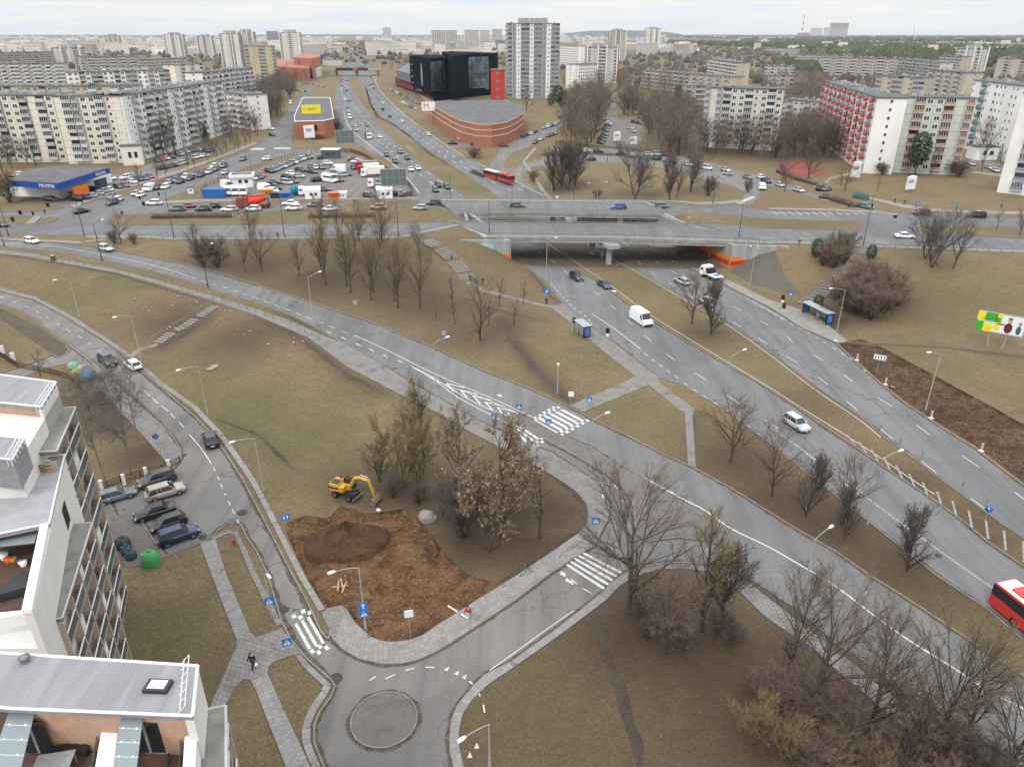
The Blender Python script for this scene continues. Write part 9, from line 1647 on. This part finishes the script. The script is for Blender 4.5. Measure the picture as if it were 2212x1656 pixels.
a,b=W(427,1437,z),W(416,1545,z);m=MB();b2=b+(b-a)*1.6;m.prism([tuple(p[:2])for p in(a,b,b+Vector((-.4,0,0)),a+Vector((-.4,0,0)))],21,z-.3);m.prism([tuple(p[:2])for p in(a,b2,b2+Vector((-13,0,0)),a+Vector((-13,1,0)))],0,20.9);m.build('wall',REN,e)
c=W(342,1485,z);q=MB();q.box((0,0,.1),(1.15,.72,.2));k=q.build('roof_window',DARKM,e);k.location=c;k.rotation_euler=(0,0,-.05);q=MB();q.box((0,.02,.21),(.82,.50,.04));q.build('roof_light_pane',mat('roof_pane',(.55,.58,.62),rough=.1),k)
m=MB();A,B_=W(409,1430,z+.05),W(400,1540,z+.05)
for s in(0,.28):u=Vector((s-.2,0,.5 if s else .25));m.tube(A+u,B_+u,.022,k=4)
for i in range(7):p=A.lerp(B_,i/6);m.tube(p+Vector((-.35,0,0)),p+Vector((.08,0,.5)),.02,k=4)
m.build('roof_railing',PARW,e);c=W(55,1429,z);q=MB();q.lathe([(.22,0),(.22,.3),(.28,.32),(.01,.4)],(c.x,c.y,c.z),12);q.build('roof_vent',GREYM,e)
slab(e,'terrace',[(-60,1530),(416,1548),(440,1700),(-60,1700)],21.2,.3,DECK);a,b=W(25,1531,23.8),W(416,1547,23.8);m=MB();m.prism([tuple(a[:2]),tuple(b[:2]),(b.x,b.y+.2),(a.x,a.y+.2)],21.2,23.8);m.build('wood_wall',CLAD,e)
for x0,x1 in((62,108),(300,352)):a=W(x0,1560,22.6);b=W(x1,1562,22.6);m=MB();c=(a+b)/2;yy=W((x0+x1)/2,1540,23.8).y-.05;m.box((c.x,yy,22.3),((b-a).length*1.2,.1,2.0));D_=m.build('terrace_door',GLASS,e);m=MB();m.box((c.x,yy-.06,22.3),(.12,.06,2.0));m.build('door_post',GREYM,D_)
for L_ in([(226,1536),(261,1537),(238,1700),(198,1700)],[(399,1590),(426,1578),(418,1700),(392,1700)]):slab(e,'parapet',L_,22.5,1.2,PARW)
for L_ in([(20,1534),(75,1536),(35,1700),(-40,1700)],[(262,1543),(309,1545),(290,1700),(238,1700)]):
 g,P=slab(e,'glass_canopy',L_,23.6,.05,FROST);m=MB()
 for i in range(1,5):a,b=P[0].lerp(P[3],i/5),P[1].lerp(P[2],i/5);[m.lathe([(.05,0),(.05,.06),(.01,.07)],tuple(a.lerp(b,t)),8)for t in(.2,.8)];m.tube(a,b,.012,k=4)
 m.build('glass_fixings',PARW,g)
slab(e,'canopy',[(439,1533),(487,1523),(489,1700),(425,1700)],21.2,.35,CANR,MATS['canopy_edge']);A,C=W(486,1524,21.1),W(490,1720,21.1);balconies(e,A,C,20.9,0,3)
for(x0,y0,x1,y1)in((218,1540,186,1700),(390,1580,384,1700)):a,b=W(x0,y0,22.3),W(x1,y1,22.3);m=MB();m.box(((a.x+b.x)/2,(a.y+b.y)/2,22.2),((b-a).length,.04,.12),rz=math.atan2(b.y-a.y,b.x-a.x));m.box(((a.x+b.x)/2,(a.y+b.y)/2,21.7),((b-a).length,.03,.8),rz=math.atan2(b.y-a.y,b.x-a.x));m.build('glass_rail',BGL,e)
PL=mat('planter_black',(.02,.022,.025),rough=.5)
for i,(x,y,w,d_)in enumerate(((112,1584,.9,.5),(145,1580,1.0,.5),(178,1574,.5,.4),(192,1590,.5,.4),(200,1570,.5,.35))):
 q=MB();q.box((0,0,.22),(w,d_,.42));k=q.build('planter',PL,loc=W(x,y,21.21),rz=.25);tag(k,['wide planter by the terrace door','wide planter second from the door','small square planter under the glass rail','lower small planter by the rail','upper small planter at the wall'][i]+' on the nearest terrace','planter');q=MB();q.box((0,0,.44),(w-.08,d_-.08,.03));q.build('soil',MATS['planter_black'],k)
for x,y,c,l in((146,1590,CLAD,'brown basket pot on the nearest terrace'),(133,1605,MATS['metal_grey'],'grey basket pot on the nearest terrace')):q=MB();q.lathe([(.18,0),(.24,.3),(.2,.32),(.16,.15),(.01,.14)],(0,0,0),14);tag(q.build('basket_pot',c,loc=W(x,y,21.21)),l,'pot')
q=MB();q.box((0,0,.70),(1.6,.9,.05));[q.box((sx*.7,sy*.38,.35),(.05,.05,.7))for sx in(-1,1)for sy in(-1,1)];tag(q.build('terrace_table',mat('table_top',(.27,.27,.27),var=.15,scale=4),loc=W(125,1665,21.21),rz=.2),'grey table on the nearest terrace at the bottom picture edge','table')
b_=empty('slatted_bench',W(150,1630,21.21),.25,'dark slatted bench along the rail of the nearest terrace','bench');m=MB();m.box((0,0,0),(1.9,.07,.04));me=m.mesh('slat',[PL])
for i in range(6):o=link('slat',me,b_);o.location=(0,-.3+i*.12,.42)
m=MB();[m.box((s*.85,0,.2),(.06,.6,.4))for s in(-1,1)];m.build('bench_frame',PL,b_)
tree(387,1603,'shrub',1.1,'small potted plant at the corner of the nearest terrace',p=W(383,1590,21.25))
# paving slabs as pieces, nearest pavements
SLAB=mat('slab_concrete',(.225,.215,.205),rough=.85,rnd=.12,var=.12,scale=3);sb=MB();sb.box((0,0,0),(1,1,.05));SME=sb.mesh('slab',[SLAB]);SLB2=mat('slab_concrete_far',(.225,.215,.205),rnd=.12,island=True)
def pave(region,Lp,Rp,nmax,step=.5):
 par=GROUND[region];A=smooth_path(Lp,step,10);B_=smooth_path(Rp,step,10);n=max(len(A),len(B_));cells=[]
 g=lambda P,t:P[min(int(t*(len(P)-1)),len(P)-2)].lerp(P[min(int(t*(len(P)-1)),len(P)-2)+1],t*(len(P)-1)-min(int(t*(len(P)-1)),len(P)-2))
 for i in range(n-1):
  t0,t1=i/(n-1),(i+1)/(n-1);a0,a1,b0,b1=g(A,t0),g(A,t1),g(B_,t0),g(B_,t1);k=max(1,round((b0-a0).length/step))
  for j in range(k):c=(a0 .lerp(b0,(j+.5)/k)+a1 .lerp(b1,(j+.5)/k))/2;d=(a1+b1-a0-b0)/2;cells.append((c,math.atan2(d.y,d.x),d.length-.03,(b0-a0).length/k-.03))
 cells.sort(key=lambda q:q[0].y);up=UPS[[p[0]for p in POLY].index(region)];rest=MB()
 for i,(c,a,u,v)in enumerate(cells):
  if RF.random()<.04:continue
  z=gz(c.x,c.y)+up+RF.uniform(-.004,.008)
  if i<nmax:o=link('slab',SME,par);o.location=(c.x,c.y,z);o.rotation_euler=(0,0,a);o.scale=(u,v,1)
  else:rest.box((c.x,c.y,z),(u,v,.05),rz=a)
 if rest.v:o=rest.build('far_slabs',SLB2,par);o['kind']='stuff'
pave('low_walk',[(1296,1287),(1200,1362),(1106,1430),(1048,1459),(1016,1492),(990,1524),(978,1554),(973,1592),(975,1630),(983,1680)],[(1310,1296),(1210,1371),(1106,1444),(1053,1480),(1020,1512),(1000,1542),(993,1572),(990,1604),(1003,1680)],220)
pave('park_path',[(432,1173),(457,1242),(512,1382)],[(466,1165),(490,1242),(537,1360)],0);pave('park_path',[(560,1470),(553,1490),(618,1656),(636,1710)],[(578,1454),(615,1537),(670,1656),(690,1710)],290)
pave('bay_walk',[(723,1382),(743,1402),(778,1422),(828,1433),(865,1433),(903,1424),(978,1384),(1106,1300),(1188,1238),(1275,1180)],[(745,1325),(765,1345),(803,1378),(840,1387),(878,1384),(915,1372),(978,1330),(1106,1250),(1181,1200),(1246,1155)],290)
pave('kerb_walk',[(425,878),(475,931),(512,979),(553,1040),(603,1135),(658,1242),(703,1317)],[(417,884),(467,937),(503,985),(543,1045),(592,1140),(643,1242),(688,1320)],200);pave('kerb_walk',[(671,1440),(700,1467),(714,1480),(704,1502),(682,1535),(670,1567),(670,1603),(686,1642)],[(662,1448),(690,1474),(700,1484),(692,1500),(671,1530),(656,1566),(655,1604),(668,1645)],0)
# the air
hz=MB();hz.box((0,6500,40),(19000,16000,90));hb=hz.build('haze',[]);hb.data.materials.clear();hm=bpy.data.materials.new('haze_air');hm.use_nodes=True;t=hm.node_tree;t.nodes.clear();o_=N(t,'ShaderNodeOutputMaterial');v=N(t,'ShaderNodeVolumePrincipled');v.inputs['Color'].default_value=(.90,.95,1,1);v.inputs['Density'].default_value=.000035;v.inputs['Anisotropy'].default_value=.2;t.links.new(v.outputs[0],o_.inputs['Volume']);hb.data.materials.append(hm);hb['kind']='stuff'
